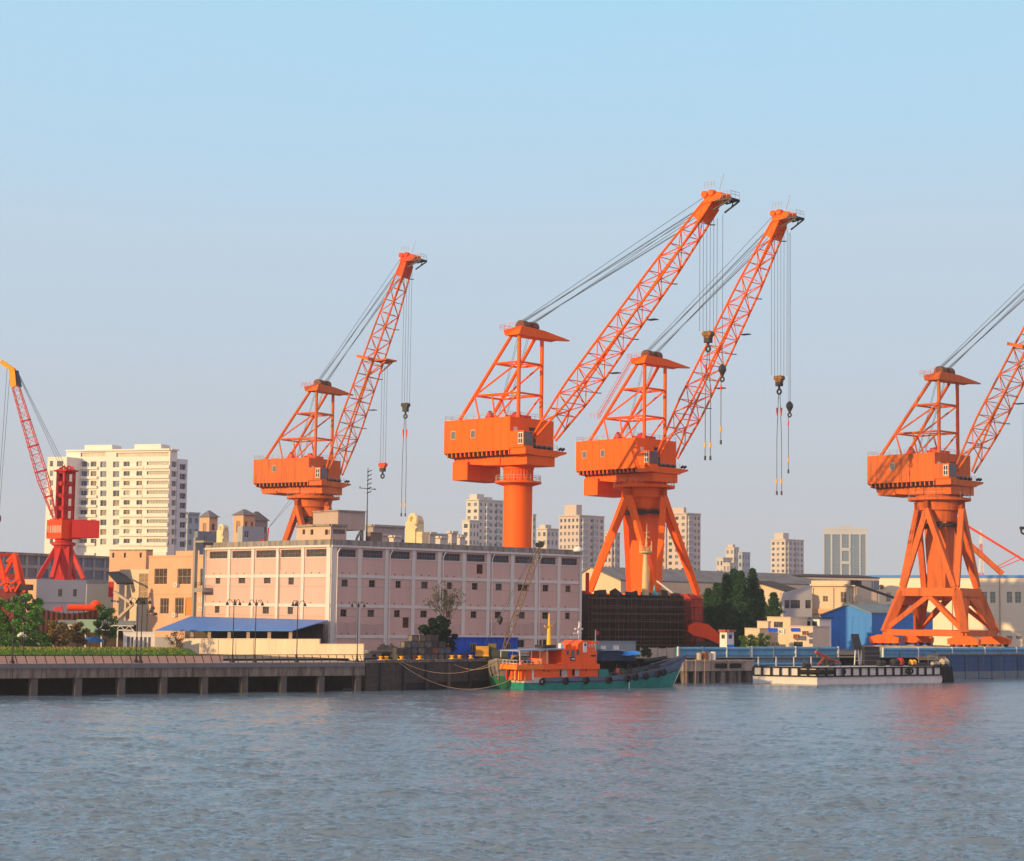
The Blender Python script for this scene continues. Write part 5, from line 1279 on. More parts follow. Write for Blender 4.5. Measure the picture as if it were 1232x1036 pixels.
def BP(px, py, y=-2.55):
    r_, z_ = bx(px, py); return Vector((r_, y, z_))
# pale stern bulwark
x0 = -.06; m = MB(); m.box(x0,-x0+0,-2.85,2.85,bz(614,823),bz(614,815.5)); 
m2 = MB(); zs0, zs1 = bz(620,822), bz(620,815.5); m2.box(-.14,.0,-2.1,2.1,zs0,zs1); m2.hexa([(-.1,-2.3,zs0),(3.6,-2.75,zs0),(3.6,-2.6,zs0),(-.1,-2.1,zs0)],[(-.1,-2.3,zs1),(3.6,-2.85,zs1),(3.6,-2.6,zs1),(-.1,-2.1,zs1)]); m2.build('stern_rail', mat('dirty_white_paint', (.55,.48,.42), .7, .25, .8), boat)
zd = bz(640, 817)-.2
c0_, c1_ = bx(633, 805)[0], bx(719.5, 805)[0]; zc1 = bz(680, 798.5)
def boxpart(name, x0, x1, y0, y1, z0, z1, m_, par=boat):
    m = MB(); m.box(x0,x1,y0,y1,z0,z1); return m.build(name, m_, par)
# lower cabin with real openings
m = MB(); O_ = Vector((c0_,-2.55,0)); ops = []
def bop(xa, xb, ya, yb): return (bx(xa,800)[0]-c0_, bx(xb,800)[0]-c0_, bz((xa+xb)/2,yb), bz((xa+xb)/2,ya))
wins = [bop(653.5,656.5,804,808.5), bop(658.5,661.8,803.5,809), bop(667,669,803,806), bop(699.3,702,800.5,807), bop(704.5,707.5,800.5,808), bop(709.7,712,799.5,806), bop(714.2,716.8,799.5,806)]
doors = [bop(676.5,682.5,802,814.5), bop(692.5,697,801,813)]; gaps = [bop(673.8,676,801.5,814), bop(688.5,691.8,800.5,813)]
facade(m, O_, Vector((1,0,0)), c1_-c0_, zd, zc1, wins+doors+gaps, .12); Lc = c1_-c0_
m.add([(c1_,-2.55,zd),(c1_,2.5,zd),(c1_,2.5,zc1),(c1_,-2.55,zc1)], [(0,1,2,3)]); m.add([(c0_,2.5,zd),(c0_,-2.55,zd),(c0_,-2.55,zc1),(c0_,2.5,zc1)], [(0,1,2,3)])
m.box(c0_-.01,c1_+.01,2.45,2.5,zd,zc1); cabin = m.build('lower_cabin', BOATO, boat)
put_windows(boat, O_, Vector((1,0,0)), wins, BOATO, GLASS, 0, 0, .08); put_windows(boat, O_, Vector((1,0,0)), doors, WHITE, mat('pale_door', (.5,.5,.47), .6, .15, 1), 0, 1, .08, name='door'); put_windows(boat, O_, Vector((1,0,0)), gaps, STEEL, DARKG, 0, 0, .1, name='doorway')
# aft part of the lower deck: posts and lit bulkhead
bxs = bx(621,805)[0]; boxpart('aft_bulkhead', bx(629,805)[0], c0_-.02, -2.3, 2.3, zd, zc1, BOATO)
boxpart('aft_locker', bx(627.5,805)[0], bx(628.8,805)[0], -1.9,-.6, zd, zc1-.9, YELLOW)
for y_ in (-2.6,0,2.4): boxpart('post', bxs, bxs+.3, y_-.1,y_+.2, zd, zc1, RED)
ff = bx(643,805)[0]; boxpart('white_door', ff-.55, ff-.15, -2.62,-2.5, zd+.1, zc1-.35, WHITE)
# upper deck slab and rail band
zu = bz(640,803.5); zu1 = bz(640,798.3); us = bx(620,800)[0]
boxpart('upper_deck', us, bx(719.5,800)[0], -3.0, 3.0, zu-.3, zu+.1, BOATO); boxpart('deck_band', us, bx(652,800)[0], -3.06, -2.98, zu-.25, zu1-.2, mat('bright_orange_band', (.9,.22,.02), .5, .1, 1)); boxpart('deck_band', us-.05, us+.02, -3.0, 3.0, zu-.25, zu1-.2, mat('bright_orange_band', (.9,.22,.02)))
boxpart('deck_band', bx(652,800)[0], bx(719.5,800)[0], -3.06, -2.98, zu-.3, bz(690,798.3)-.1, BOATO)
m = MB(); railing(m, [Vector((us+.1,2.8,zu+.1)), Vector((us+.1,-2.9,zu+.1)), Vector((bx(650,800)[0],-2.9,zu+.1))], 1.2, 1.0, .06); m.build('railing', WHITE, boat)
# upper cabin: lower aft part, sloping shoulder, wheelhouse
u0, u1 = bx(676,790)[0], bx(718.5,790)[0]; zs = bz(690,780.5); zw = bz(705,770.5); uw0, uw1 = bx(696,780)[0], bx(714,780)[0]
poly = [(u0,zu+.1),(u1,zu+.1),(u1,bz(718,784)),(u1-.4,bz(716,783)),(uw1+.1,bz(714,771)),(uw0+1.2,zw),(uw0,bz(697,774.5)),(uw0-.3,zs),(u0,zs)]
m = MB(); m.prism(poly, -2.5, 2.3); m.build('upper_cabin', BOATO, boat)
def plate(name, xa, xb, ya, yb, m_, y=-2.53, th=.06, par=boat):
    return boxpart(name, bx(xa,785)[0], bx(xb,785)[0], y-th, y, bz((xa+xb)/2,yb), bz((xa+xb)/2,ya), m_, par)
plate('window', 682.3,684.5,782.5,788, GLASS); plate('door', 688,691.3,782,790.5, mat('slate_door', (.13,.15,.18), .5, .2, 1)); plate('window', 694.5,696.8,782,788, GLASS)
plate('wheelhouse_door', 701.8,706,773,785, WHITE); plate('window', 703,705,774,777.5, GLASS, y=-2.58); plate('window', 708.3,710,775,779, mat('pale_door', (.5,.5,.47))); plate('window', 711.5,713.5,774.5,779, mat('pale_door', (.5,.5,.47)))
sg = plate('name_board', 686.5,692.5,790.5,795, mat('navy_paint', (.03,.035,.09)))
m = MB()
for i in range(4): x = bx(687.6+i*1.1,790)[0]; z0_ = bz(689,793.8); m.box(x,x+.12,-2.66,-2.59,z0_,z0_+.3)
m.build('lettering', WHITE, sg)
plate('vent', 711.5,717,788,790, STEEL)
boxpart('visor', uw1-.2, uw1+1.3, -2.6, 2.4, bz(714,784)-.1+1.6, bz(714,784)+1.8, BOATO)
# awning on posts
aw0, aw1 = bx(624,784)[0], bx(677,782)[0]; za = bz(640,782.5)
m = MB(); m.hexa([(aw0,-2.9,za-.2),(aw1,-2.9,za+.15),(aw1,2.6,za+.15),(aw0,2.6,za-.2)], [(aw0,-2.9,za),(aw1,-2.9,za+.35),(aw1,2.6,za+.35),(aw0,2.6,za)]); m.build('awning', mat('grey_blue_canvas', (.25,.34,.46), .8, .15, .5), boat)
for x in (aw0+.1, aw0+2.7, aw0+4.6, aw0+6.2):
    for y_ in (-2.8, 2.4): m = MB(); m.tube((x,y_,zu+.1),(x,y_,za),.07,n=6); m.build('awning_post', WHITE, boat)
boxpart('deck_house', aw0+6.0, u0-2.2, -1.6, 1.8, zu+.1, za-.2, mat('bright_orange_band', (.9,.22,.02)))
for x, y_ in ((aw0+.5,-2.97),(aw0+4.0,-2.97)):
    m = MB(); m.torus((x,y_-.02,zu+.75),.38,.11,(0,1,0),14,6); m.build('life_ring', mat('life_ring_orange', (.9,.25,.08), .6, .1, 1), boat)
random.seed(4)
for i in range(6): 
    x = aw0+5.5+i*.75; m = MB(); m.blob((x,-2.7,zu+.35),.32,.25,.3,6); m.build('buoy', STEEL, boat, smooth=True)
# yellow funnel mast, radar, stern flag mast
mx_ = bx(671,780)[0]; zt0 = zs; zt1_ = bz(671,738.5); m = MB(); m.lathe([(.6,za+.2-za),(.42,.9),(.32,zt1_*.0+(zt1_-za)*.55),(.22,(zt1_-za)*.62),(.12,zt1_-za)], 12, (mx_,-.2,za)); m.build('mast', mat('mast_yellow', (.85,.50,.03), .5, .1, 1), boat)
m = MB(); zz_ = za+(zt1_-za)*.66; m.bar((mx_-1.1,-.2,zz_),(mx_+.9,-.2,zz_),.22,.2); m.bar((mx_-.9,-.2,zz_-.3),(mx_+1.2,-.2,zz_+.45),.14); m.build('crosstree', mat('mast_yellow', (.85,.50,.03)), boat)
boxpart('roof_locker', bx(676,780)[0], bx(680,780)[0], -2.3,-1.6, zs, zs+.9, WHITE); boxpart('roof_locker', bx(685,780)[0], bx(690,780)[0], -2.2,-1.2, zs, zs+.7, BOATO); boxpart('skylight', bx(660,780)[0], bx(675,780)[0], -1.2,1.2, za+.35, za+.9, STEEL)
rx = bx(705.5,770)[0]; m = MB(); m.tube((rx,-.5,zw),(rx,-.5,bz(705,748)),.07,n=6); m.bar((rx-.9,-.5,zw+2.0),(rx+.9,-.5,zw+2.0),.3,.3); m.bar((rx-.2,-.5,zw+1.0),(rx+.3,-.5,zw+3.1),.3,.3); m.bar((rx-1.2,-.5,zw+1.2),(rx+.6,-.5,zw+1.3),.18,.18); m.build('radar_mast', WHITE, boat)
fx = bx(721.5,790)[0]; m = MB(); m.tube((fx+.8,-.5,zw-2.4),(fx+.8,-.5,bz(722,758)),.14,.07,n=6); m.build('fore_mast', WHITE, boat); m = MB(); m.box(fx+.85,fx+1.6,-.52,-.48,bz(722,764),bz(722,759.5)); m.build('flag', RED, boat)
# fore deck: stays, clutter, anchor gear, horn shaped bow
zmid = bz(740,812)
boxpart('hatch', bx(722,805)[0], bx(734,805)[0], -2.2, 2.0, zmid-.6, zmid+.9, mat('teal_hull_paint', (.018,.26,.215)))
m = MB(); b0 = LB-1.0; zb0 = bz(815,793)
m.bar((b0-6.5,-1.35,zb0-1.3),(b0+.6,-.25,zb0+.35),.42,.5); m.bar((b0-6.5,1.35,zb0-1.3),(b0+.6,.25,zb0+.35),.42,.5); m.build('bow_rail', SLATE, boat)
m = MB(); m.bar((b0-7,-.6,zb0-.9),(b0+1.2,0,zb0+.35),.3,.35); m.bar((b0-10,-.8,zb0-.3),(b0-4,-.4,zb0+.3),.4,.5); m.build('anchor_davit', STEEL, boat)
cols_ = [STEEL, mat('net_brown', (.12,.07,.05), .95, .4, 2), RUBBER, mat('net_brown', (.12,.07,.05)), STEEL, mat('faded_red_paint', (.72,.17,.14)), mat('net_green', (.05,.12,.07), .9, .4, 2)]
for i in range(26):
    x = bx(724,805)[0]+i*.55; y_ = random.uniform(-2.2,.6); z_ = zmid-.6; hh = random.uniform(.8,1.9)
    m = MB(); m.blob((x,y_,z_+hh*.4), random.uniform(.4,.8), .5, hh*.5, 6, jit=.25); m.build('deck_gear', cols_[i%7], boat)
for i in range(5):
    x = bx(745,805)[0]+i*1.5; m = MB(); m.tube((x,-1.5,zmid),(x+random.uniform(-.6,.6),-1.5,zmid+random.uniform(1.2,2.4)),.08,n=5); m.build('stanchion', BARK, boat)
ux = bx(768.5,790)[0]; zuu = bz(768,786); m = MB(); m.hexa([(ux-1.6,-1.6,zuu-.45),(ux+1.5,-1.7,zuu-.1),(ux+1.8,.8,zuu-.1),(ux-1.3,.8,zuu-.45)], [(ux-1.0,-1.0,zuu+.1),(ux+1.2,-1.0,zuu+.35),(ux+1.3,.5,zuu+.4),(ux-.8,.5,zuu+.15)]); pu = m.build('deck_parasol', mat('parasol_blue', (.03,.30,.85), .7, .1, 1), boat)
m = MB(); m.tube((ux,-.5,zmid-.4),(ux,-.5,zuu),.06,n=5); m.build('pole', STEEL, pu)
def ring_at(x):
    f = max(0, min(1, x/LB)); i = min(len(rings)-2, int(f*(len(rings)-1))); return rings[i]
for px_ in (652, 678, 701.5, 729, 751.5, 761, 773.5, 789, 796):
    x = bx(px_,812)[0]; rg = ring_at(x); 
    m = MB(); m.torus((x,-rg[3][1]-.2,rg[3][2]-.55-.1), .48,.22,(0,1,.12),14,6); m.build('tyre_fender', RUBBER, boat)
m = MB()
for i in range(len(rings)-2):
    a, b = rings[i][2], rings[i+1][2]; m.bar((a[0],-a[1]-.05,a[2]),(b[0],-b[1]-.05,b[2]),.18,.2)
m.build('rubbing_strake', mat('navy_paint', (.03,.035,.09)), boat)
rg = ring_at(bx(754,820)[0]); boxpart('draft_mark', bx(754,820)[0], bx(754,820)[0]+.12, -rg[2][1]-.06, -rg[2][1]+.1, -.2, rg[2][2]-.3, WHITE)
m = MB(); rn = rings[-2]; m.bar((rings[-1][0][0]+.3,0,-.4),(rings[-1][3][0]-.1,0,rings[-1][3][2]-.8),.1,.16); m.build('stem_post', WHITE, boat)

# second boat bow-on with the crawler derrick on it
GREYH = mat('grey_hull_paint', (.26,.235,.21), .8, .25, .6, streak=True); GREENH = mat('green_hull_paint', (.03,.19,.10), .6, .25, .6)
bo2 = atz(601, 828.6, 0); r2b = empty('moored_barge', bo2+Vector((8.2*math.cos(R(72)),8.2*math.sin(R(72)),0)), R(252), 'grey and green barge moored bow-on left of the orange boat', 'barge')
hull(9.5, 5.6, 4.0, 4.1, 5.3, GREYH, GREENH, r2b, split=.42, bulw=.5, bowrake=2.2, transom=.9)
m = MB(); m.box(14.0,15.0,-2.0,-1.2,2.3,3.6); 
m = MB(); m.hexa([(6.6,-2.1,2.1),(7.9,-1.5,2.1),(7.9,-.9,2.1),(6.6,-1.0,2.1)], [(6.6,-2.6,3.9),(7.9,-2.0,3.9),(7.9,-.9,3.9),(6.6,-1.0,3.9)]); m.build('anchor_port', DARKG, r2b)
m = MB(); m.hexa([(6.6,2.1,2.1),(7.9,1.5,2.1),(7.9,.9,2.1),(6.6,1.0,2.1)], [(6.6,2.6,3.9),(7.9,2.0,3.9),(7.9,.9,3.9),(6.6,1.0,3.9)]); m.build('anchor_port', DARKG, r2b)
for y_ in (-2.4,0,2.4): m = MB(); m.torus((8.8-abs(y_)*.8,y_,4.9),.42,.2,(1,0,0),12,6); m.build('tyre_fender', RUBBER, r2b)
m = MB(); m.torus((6.0,2.0,5.2),.55,.22,(0,0,1),12,6); m.torus((6.1,2.0,5.6),.5,.2,(0,0,1),12,6); m.build('rope_coil', mat('hemp', (.42,.27,.17), .95, .3, 2), r2b)
q = at(592, 790, 343); dk = empty('derrick_crane', (q.x,q.y,4.2), 0, 'old crawler derrick with a yellow cab and long rusty lattice boom on the barge', 'crane'); s_ = 343/F; X_ = lambda px: (px-592)*s_; Z_ = lambda y: at(592,y,343).z-4.2
boxpart('cab', X_(572.5), X_(588), -2.4, 1.0, Z_(788), Z_(777.5), mat('dirty_yellow_paint', (.62,.30,.04), .7, .3, .7), dk); boxpart('cab_skirt', X_(572), X_(588.3), -2.5, 1.0, Z_(789.5), Z_(787.5), YELLOW, dk)
boxpart('winch_house', X_(588.6), X_(611), -2.0, 1.6, Z_(790), Z_(781), mat('dark_green_grey', (.05,.065,.065), .7, .3, 1), dk); boxpart('carrier', X_(578), X_(610), -1.8, 1.6, -.4, Z_(790.2), REDOR, dk)
boxpart('roof_gear', X_(587), X_(597), -1.2, .6, Z_(781), Z_(774.5), mat('olive_paint', (.16,.14,.05), .8, .3, 1), dk)
for y_ in (-2.6, 1.2): m = MB(); m.prism([(X_(577),0),(X_(611),0),(X_(613),.5),(X_(611),1.1),(X_(577),1.1),(X_(575),.5)], y_, y_+.8); m.build('track', STEEL, dk)
m = MB(); P0 = Vector((X_(605.5),-.6,Z_(781))); P1 = Vector((X_(648),-1.2,Z_(656))); ax = (P1-P0).normalized(); sd_ = ax.cross(Vector((0,1,0))).normalized(); ot = ax.cross(sd_).normalized(); n_ = 20; S = []
for i in range(n_+1):
    f = i/n_; w_ = .95*min(1,.35+f*4)*min(1,.35+(1-f)*5); c = P0.lerp(P1,f); S.append([c+sd_*w_/2+ot*w_/2,c-sd_*w_/2+ot*w_/2,c-sd_*w_/2-ot*w_/2,c+sd_*w_/2-ot*w_/2])
for i in range(n_):
    for k in range(4): m.tube(S[i][k],S[i+1][k],.10,n=5); m.tube(S[i][k],S[i+1][(k+1)%4],.045,n=4)
m.build('boom', mat('rusty_boom', (.20,.13,.075), .85, .4, 1), dk)
m = MB(); m.tube((P1+Vector((.2,-.5,.3))),(P1+Vector((.2,.5,.3))),.5,n=12); m.tube((P1+Vector((-.6,-.4,.2))),(P1+Vector((-.6,.4,.2))),.35,n=10); m.box(P1.x-.8,P1.x+.5,P1.y-.3,P1.y+.3,P1.z-.3,P1.z+.2); m.build('boom_head', STEEL, dk)
m = MB(); P2 = Vector((X_(583),-.6,Z_(775)))
for o_ in (-.3,.3): m.tube(P1+Vector((-.5,o_,.3)), P2+Vector((0,o_,0)), .035, n=4)
hk = Vector((X_(601),-1.0,Z_(746))); m.tube(P1+Vector((-.6,0,0)), hk, .03, n=4); m.build('rope', ROPE, dk)
m = MB(); m.lathe([(.1,.8),(.5,.4),(.5,-.1),(.15,-.8)],8,hk); m.build('hook_block', STEEL, dk)
for f in (.33,.62,.93): m = MB(); p = P0.lerp(P1,f); m.bar(p-ot*.7-sd_*.3, p+ot*.7-sd_*.3, .22,.2); m.build('boom_bracket', STEEL, dk)
# mooring ropes
HEMP = mat('hemp', (.42,.27,.17))
def rope(label, a, b, sag, r=.06):
    m = MB(); pts = []
    for i in range(15):
        t_ = i/14; p = a.lerp(b, t_); pts.append(p-Vector((0,0,sag*4*t_*(1-t_)))-a)
    m.path(pts, r, 5); return tag(m.build('mooring_rope', HEMP, None, a), label, 'rope', 'mooring ropes across the dark quay')
rope('slack rope sagging from the quay bollard to the barge bow, upper one', shore_pt(478,-.3)+Vector((0,0,5.0)), at(597,795,331), 2.2)
rope('long rope hanging near the water from the quay to the orange boat stern', shore_pt(478,-.4)+Vector((0,0,4.7)), at(616,817,331), 3.0)
rope('short rope looping from the yellow bollards to the barge bow', shore_pt(540,-.3)+Vector((0,0,4.6)), at(599,797,331), 1.3)
rope('taut rope from the orange boat stern rail up to its upper deck', at(614,819,330.5), at(623,804,331), .15)

# ---------------------------------------------------------------- behind the boat
cn = Bld('site_container', 'grey-blue container office with two bright windows behind the orange boat', 'container', 716, 717, 765, 772, 352, aR=R(34), base=4.7, back=3)
o = [cn.rect('R', 729.5,736.5,777,781.5)]; o2 = [cn.rect('R', 736.8+.3,743.5,777,781.5)]
o = [cn.rect('R', 723,729,777,781.5), cn.rect('R', 737.5,744.5,776.5,782)]
cn.shell(mat('grey_blue_sheet', (.22,.28,.33), .7, .12, .5, streak=True), (), o, parapet=.02); put_windows(cn.root, cn.OR, cn.UR, o, WHITE, mat('bright_blind', (.62,.64,.62), .6, .1, 1), 1, 0, .05); cn.band(mat('grey_blue_sheet', (.22,.28,.33)), cn.H, cn.H+.15, .1, 'roof_edge')
q = at(737, 797, 350); tp = empty('tarpaulin_stack', (q.x,q.y,4.7), R(38), 'dark navy tarpaulin covered stack with a pale ledge behind the boat bow', 'tarpaulin'); m = MB(); hh = at(737,781,350).z-4.7
m.prism([(-3.8,0),(4.5,0),(4.2,hh*.45),(1.5,hh*.8),(-2.0,hh),(-3.6,hh*.9)], -1.5, 2); m.build('cover', mat('navy_tarp', (.03,.055,.11), .8, .3, .6), tp); m = MB(); m.box(-4.2,1.2,-2.1,-1.5,hh*.88,hh*.98); m.build('ledge', mat('grey_blue_canvas', (.25,.34,.46)), tp)
CRM = mat('corrugated_cream', (.46,.40,.32), .85, .2, .8, streak=True, second=(.30,.27,.24), amt=.4)
def panels(label, x0, x1, ytop, off, n_, m_, zb=4.7):
    a, b = shore_pt(x0,off), shore_pt(x1,off); r = empty('panel_fence', (a.x,a.y,zb), math.atan2(b.y-a.y,b.x-a.x), label, 'fence'); L_ = (b-a).length; h = at(x0,ytop,a.y).z-zb
    for i in range(n_): m = MB(); m.box(L_*i/n_+.05, L_*(i+1)/n_-.05, 0,.12,0,h*(1 if i % 2 else .93)); m.build('panel', m_, r)
    for i in range(n_+1): m = MB(); m.box(L_*i/n_-.09,L_*i/n_+.09,-.1,0,0,h+.1); m.build('post', CONC, r)
    return r
panels('short run of cream and grey panels beyond the boat bow', 770, 812, 779.5, 4, 4, CRM)
tree('small dark shrub between the blue parasol and cream panels', 778, 797, 780, 356, 13, DARKL, dens=.6, clumps=7, base=4.7, cat='bush')

# ship in scaffolding
HULLD = mat('dark_hull_primer', (.045,.022,.02), .85, .5, .4, streak=True, second=(.015,.012,.013), amt=.5)
sp = Bld('ship_hull', 'dark ship hull wrapped in bamboo scaffolding below the second orange crane', 'ship', 695, 703, 846, 714.5, 425, aR=R(36), aL=R(126), back=14)
U, nn_ = sp.UR, sp.nR; m = MB()
pl = [Vector((0,0,0))+sp.dL*0, U*sp.lR*.86, U*sp.lR*.97-nn_*2.2, U*sp.lR*.97-nn_*9, sp.dL*14+U*sp.lR*.86, sp.dL*14]
n6 = len(pl); m.add(pl+[p+Vector((0,0,sp.H)) for p in pl], [tuple(range(n6-1,-1,-1)), tuple(range(n6,2*n6))]+[(i,(i+1)%n6,n6+(i+1)%n6,n6+i) for i in range(n6)])
m.build('hull', HULLD, sp.root)
m = MB(); p = U*sp.lR*.3+Vector((0,0,sp.H)); 
for i in range(7):
    f = .06+i*.13; q_ = U*sp.lR*f-nn_*3; m.hexa([q_+Vector((0,0,sp.H)), q_+U*2.2+Vector((0,0,sp.H)), q_+U*2.2-nn_*2+Vector((0,0,sp.H)), q_-nn_*2+Vector((0,0,sp.H))], [q_+Vector((0,0,sp.H+.5+i%3*.5)), q_+U*1.9+Vector((0,0,sp.H+.4+i%2*.7)), q_+U*1.9-nn_*2+Vector((0,0,sp.H+.8)), q_-nn_*2+Vector((0,0,sp.H+.8))])
m.build('deck_equipment', mat('navy_deck_gear', (.07,.05,.06), .8, .4, 1), sp.root)
BAM = mat('bamboo_pole', (.12,.07,.048), .85, .4, .8)
scf = empty('scaffolding', sp.C-nn_*(-1.6), 0, 'bamboo and net scaffolding standing against the dark hull', 'scaffolding'); random.seed(9)
nv_ = 13
for layer in (0.0, 1.3):
    for i in range(nv_+1):
        b = U*(sp.lR*.93*i/nv_)+nn_*layer; m = MB(); m.tube(b, b+Vector((random.uniform(-.3,.3),0,sp.H-.3+random.uniform(-.6,.5))), .075, n=5); m.build('upright', BAM, scf)
for k in range(7):
    z_ = 1.4+k*(sp.H-1.8)/6.3
    for layer in (0.0,1.3): m = MB(); m.tube(nn_*(layer+.1)+Vector((0,0,z_+random.uniform(-.3,.3))), U*sp.lR*.93+nn_*(layer+.1)+Vector((0,0,z_+random.uniform(-.3,.3))), .085, n=5); m.build('ledger', BAM, scf)
for k in range(4):
    z_ = 2.2+k*(sp.H-2)/4.4; m = MB(); m.hexa([nn_*.15+Vector((0,0,z_)), U*sp.lR*.9+nn_*.15+Vector((0,0,z_)), U*sp.lR*.9+nn_*1.2+Vector((0,0,z_)), nn_*1.2+Vector((0,0,z_))], [nn_*.15+Vector((0,0,z_+.08)), U*sp.lR*.9+nn_*.15+Vector((0,0,z_+.08)), U*sp.lR*.9+nn_*1.2+Vector((0,0,z_+.08)), nn_*1.2+Vector((0,0,z_+.08))]); m.build('walkway', BAM, scf)
# red stem structure and orange bulb at the right end
q = at(838, 742, 441); rs = empty('ship_bow_block', (q.x,q.y,GZ), R(36), 'red steel bow block right of the scaffolded hull', 'ship section'); hb_ = at(838,713,441).z-GZ; s_ = 409/F
m = MB(); m.hexa([(-1.4,0,0),(2.8,0,0),(2.8,4,0),(-1.4,4,0)], [(-1.6,0,hb_*.98),(1.5,0,hb_*.9),(1.5,4,hb_*.9),(-1.6,4,hb_*.98)]); m.build('plating', mat('deep_red_primer', (.45,.05,.03), .7, .3, .6), rs)
m = MB(); railing(m, [Vector((-1.4,-.1,hb_*.35)), Vector((2.6,-.1,hb_*.35))], 2.2, .8, .07); m.bar((-1.2,-.2,1),(2.4,-.2,hb_*.6),.15); m.build('staging', BAM, rs)
q = at(852, 775, 436); s_ = 436/F; bu = empty('ship_bulb', (q.x,q.y,GZ), 0, 'bright orange-red wedge shaped bulb section resting on the yard right of the scaffolding', 'ship section')
zq = lambda y: at(852,y,436).z-GZ; xq = lambda x: (x-852)*s_
m = MB(); poly = [(xq(828),zq(753)),(xq(838),zq(749)),(xq(851),zq(751)),(xq(862),zq(760)),(xq(871),zq(770)),(xq(871),zq(774)),(xq(866),zq(776)),(xq(858),zq(772)),(xq(846),zq(767)),(xq(834),zq(765)),(xq(827),zq(760))]
m.prism(poly, -1.6, 1.8); b_ = m.build('shell', REDOR, bu); m = MB(); m.box(xq(836),xq(868),-1.2,1.2,0,zq(772)); m.bar((xq(860),0,0),(xq(864),0,zq(773)),.5); m.build('cradle', STEEL, bu)
# cream ship mast and deck pieces
q = at(776.5, 713, 437); ms = empty('ship_mast', (q.x,q.y,sp.C.z+sp.H-.2), 0, 'cream tapered ship mast with a ring platform rising above the scaffolding', 'mast'); zq = lambda y: at(776.5,y,437).z-(sp.C.z+sp.H-.2); s_ = 437/F
CRP = mat('cream_paint', (.66,.53,.28), .6, .15, .8)
m = MB(); m.lathe([(.85,0),(.75,zq(690)),(.55,zq(672)),(.45,zq(666))], 14); m.build('tower', CRP, ms)
m = MB(); m.lathe([(.5,zq(667)),(1.45,zq(665)),(1.5,zq(663.5)),(.5,zq(663.5))], 14); m.build('platform', CRP, ms)
m = MB()
for i in range(8):
    t0 = i*math.pi/4; m.bar((1.4*math.cos(t0),1.4*math.sin(t0),zq(663.5)),(1.4*math.cos(t0),1.4*math.sin(t0),zq(656)),.09)
for x in (-1.3,1.3): m.bar((x,0,zq(663)),(x,0,zq(651)),.16)
m.build('platform_railing', CRP, ms); m = MB(); m.bar((-.7,0,zq(660)),(.7,0,zq(660)),.6,.9); m.build('platform_gear', mat('copper_paint', (.6,.25,.1), .6, .2, 1), ms)
m = MB(); m.tube((0,0,zq(664)),(.2,0,zq(640)),.2,.12,n=8); m.tube((.2,0,zq(640)),(.25,0,zq(630)),.1,.05,n=6); m.bar((-.3,0,zq(641)),(.8,0,zq(640)),.12); m.bar((.2,0,zq(645)),(.9,0,zq(647)),.14); m.build('topmast', CRP, ms)
q = at(788, 713, 437); m = MB(); m.lathe([(.75,0),(.75,.5),(.65,.7)], 14); m.tube((-.2,0,.6),(-.1,0,2.2),.3,.2,n=8); tag(m.build('vent_cowl', mat('aqua_paint', (.10,.42,.48), .5, .2, 1), None, (q.x,q.y,sp.C.z+sp.H)), 'aqua ventilator drum beside the cream ship mast', 'ventilator')
q = at(790, 699, 436); e_ = at(809, 713.5, 436); m = MB(); m.bar((0,0,0), e_-q, .35, .35); tag(m.build('ship_boom', WHITE, None, q), 'white diagonal boom resting on the deck above the scaffolding', 'boom')
q = at(706.5, 714, 428); m = MB(); m.tube((0,0,-1.0),(0,0,at(706.5,689,428).z-q.z),.42,n=12); m.lathe([(.9,-1.6),(.9,.2)],12); tag(m.build('exhaust_stack', RED, None, q), 'upright red pipe at the left end of the scaffolded ship', 'pipe')

# ---------------------------------------------------------------- jetty, flood wall, barge
jy0, jy1 = shore_pt(822, -2.5), shore_pt(907, -2.5)
jt = empty('jetty', (jy0.x,jy0.y,0), math.atan2(jy1.y-jy0.y, jy1.x-jy0.x), 'short stained concrete jetty on stubby piles between the boat and the white barge', 'jetty'); L_ = (jy1-jy0).length; zt_ = at(860,794.5,jy0.lerp(jy1,.45).y).z
m = MB(); m.box(0,L_,0,6,zt_-2.1,zt_); m.box(0,L_,-.15,6,zt_-.3,zt_+.02); m.build('deck', mat('jetty_concrete', (.38,.31,.25), .95, .3, .5, streak=True, second=(.14,.12,.10), amt=.42), jt)
for i in range(8):
    x = .6+i*L_/8; m = MB(); m.box(x,x+1.0+(i%3)*.4,.3,1.5,-2,zt_-2.1); m.build('pile', CONC_D, jt)
for i in range(3):
    x = .5+i*2.4; m = MB(); m.tube((x,-.25,zt_+.3),(x,-.25,-.5),.09,n=6); m.build('ladder_pole', mat('hemp', (.42,.27,.17)), jt)
for i, x in enumerate((8.3,12.2)): m = MB(); m.box(x,x+3.0,-.35,-.15,zt_-1.5,zt_-.6); m.build('rubber_fender', RUBBER, jt)
for i, (x, col, lab) in enumerate(((841,CRM,'cream drum'),(847,mat('crate_rust', (.34,.13,.06)),'rust red drum'),(853,CRM,'pale drum'),(858,WHITE,'white drum'))):
    p = shore_pt(x, .6); m = MB(); m.lathe([(.5,0),(.53,.1),(.5,.5),(.53,.9),(.5,1.4+.2*(i%2))], 12); tag(m.build('drum', col, None, (p.x,p.y,zt_)), '%s standing on the jetty, %s from the left' % (lab, ['first','second','third','last'][i]), 'drum', 'drums on the jetty')
FW = mat('flood_wall_blue', (.11,.34,.56), .7, .2, .6, streak=True, second=(.14,.22,.30), amt=.42); FW2 = mat('flood_wall_pale', (.17,.30,.38), .8, .25, .6, streak=True, second=(.10,.14,.17), amt=.4)
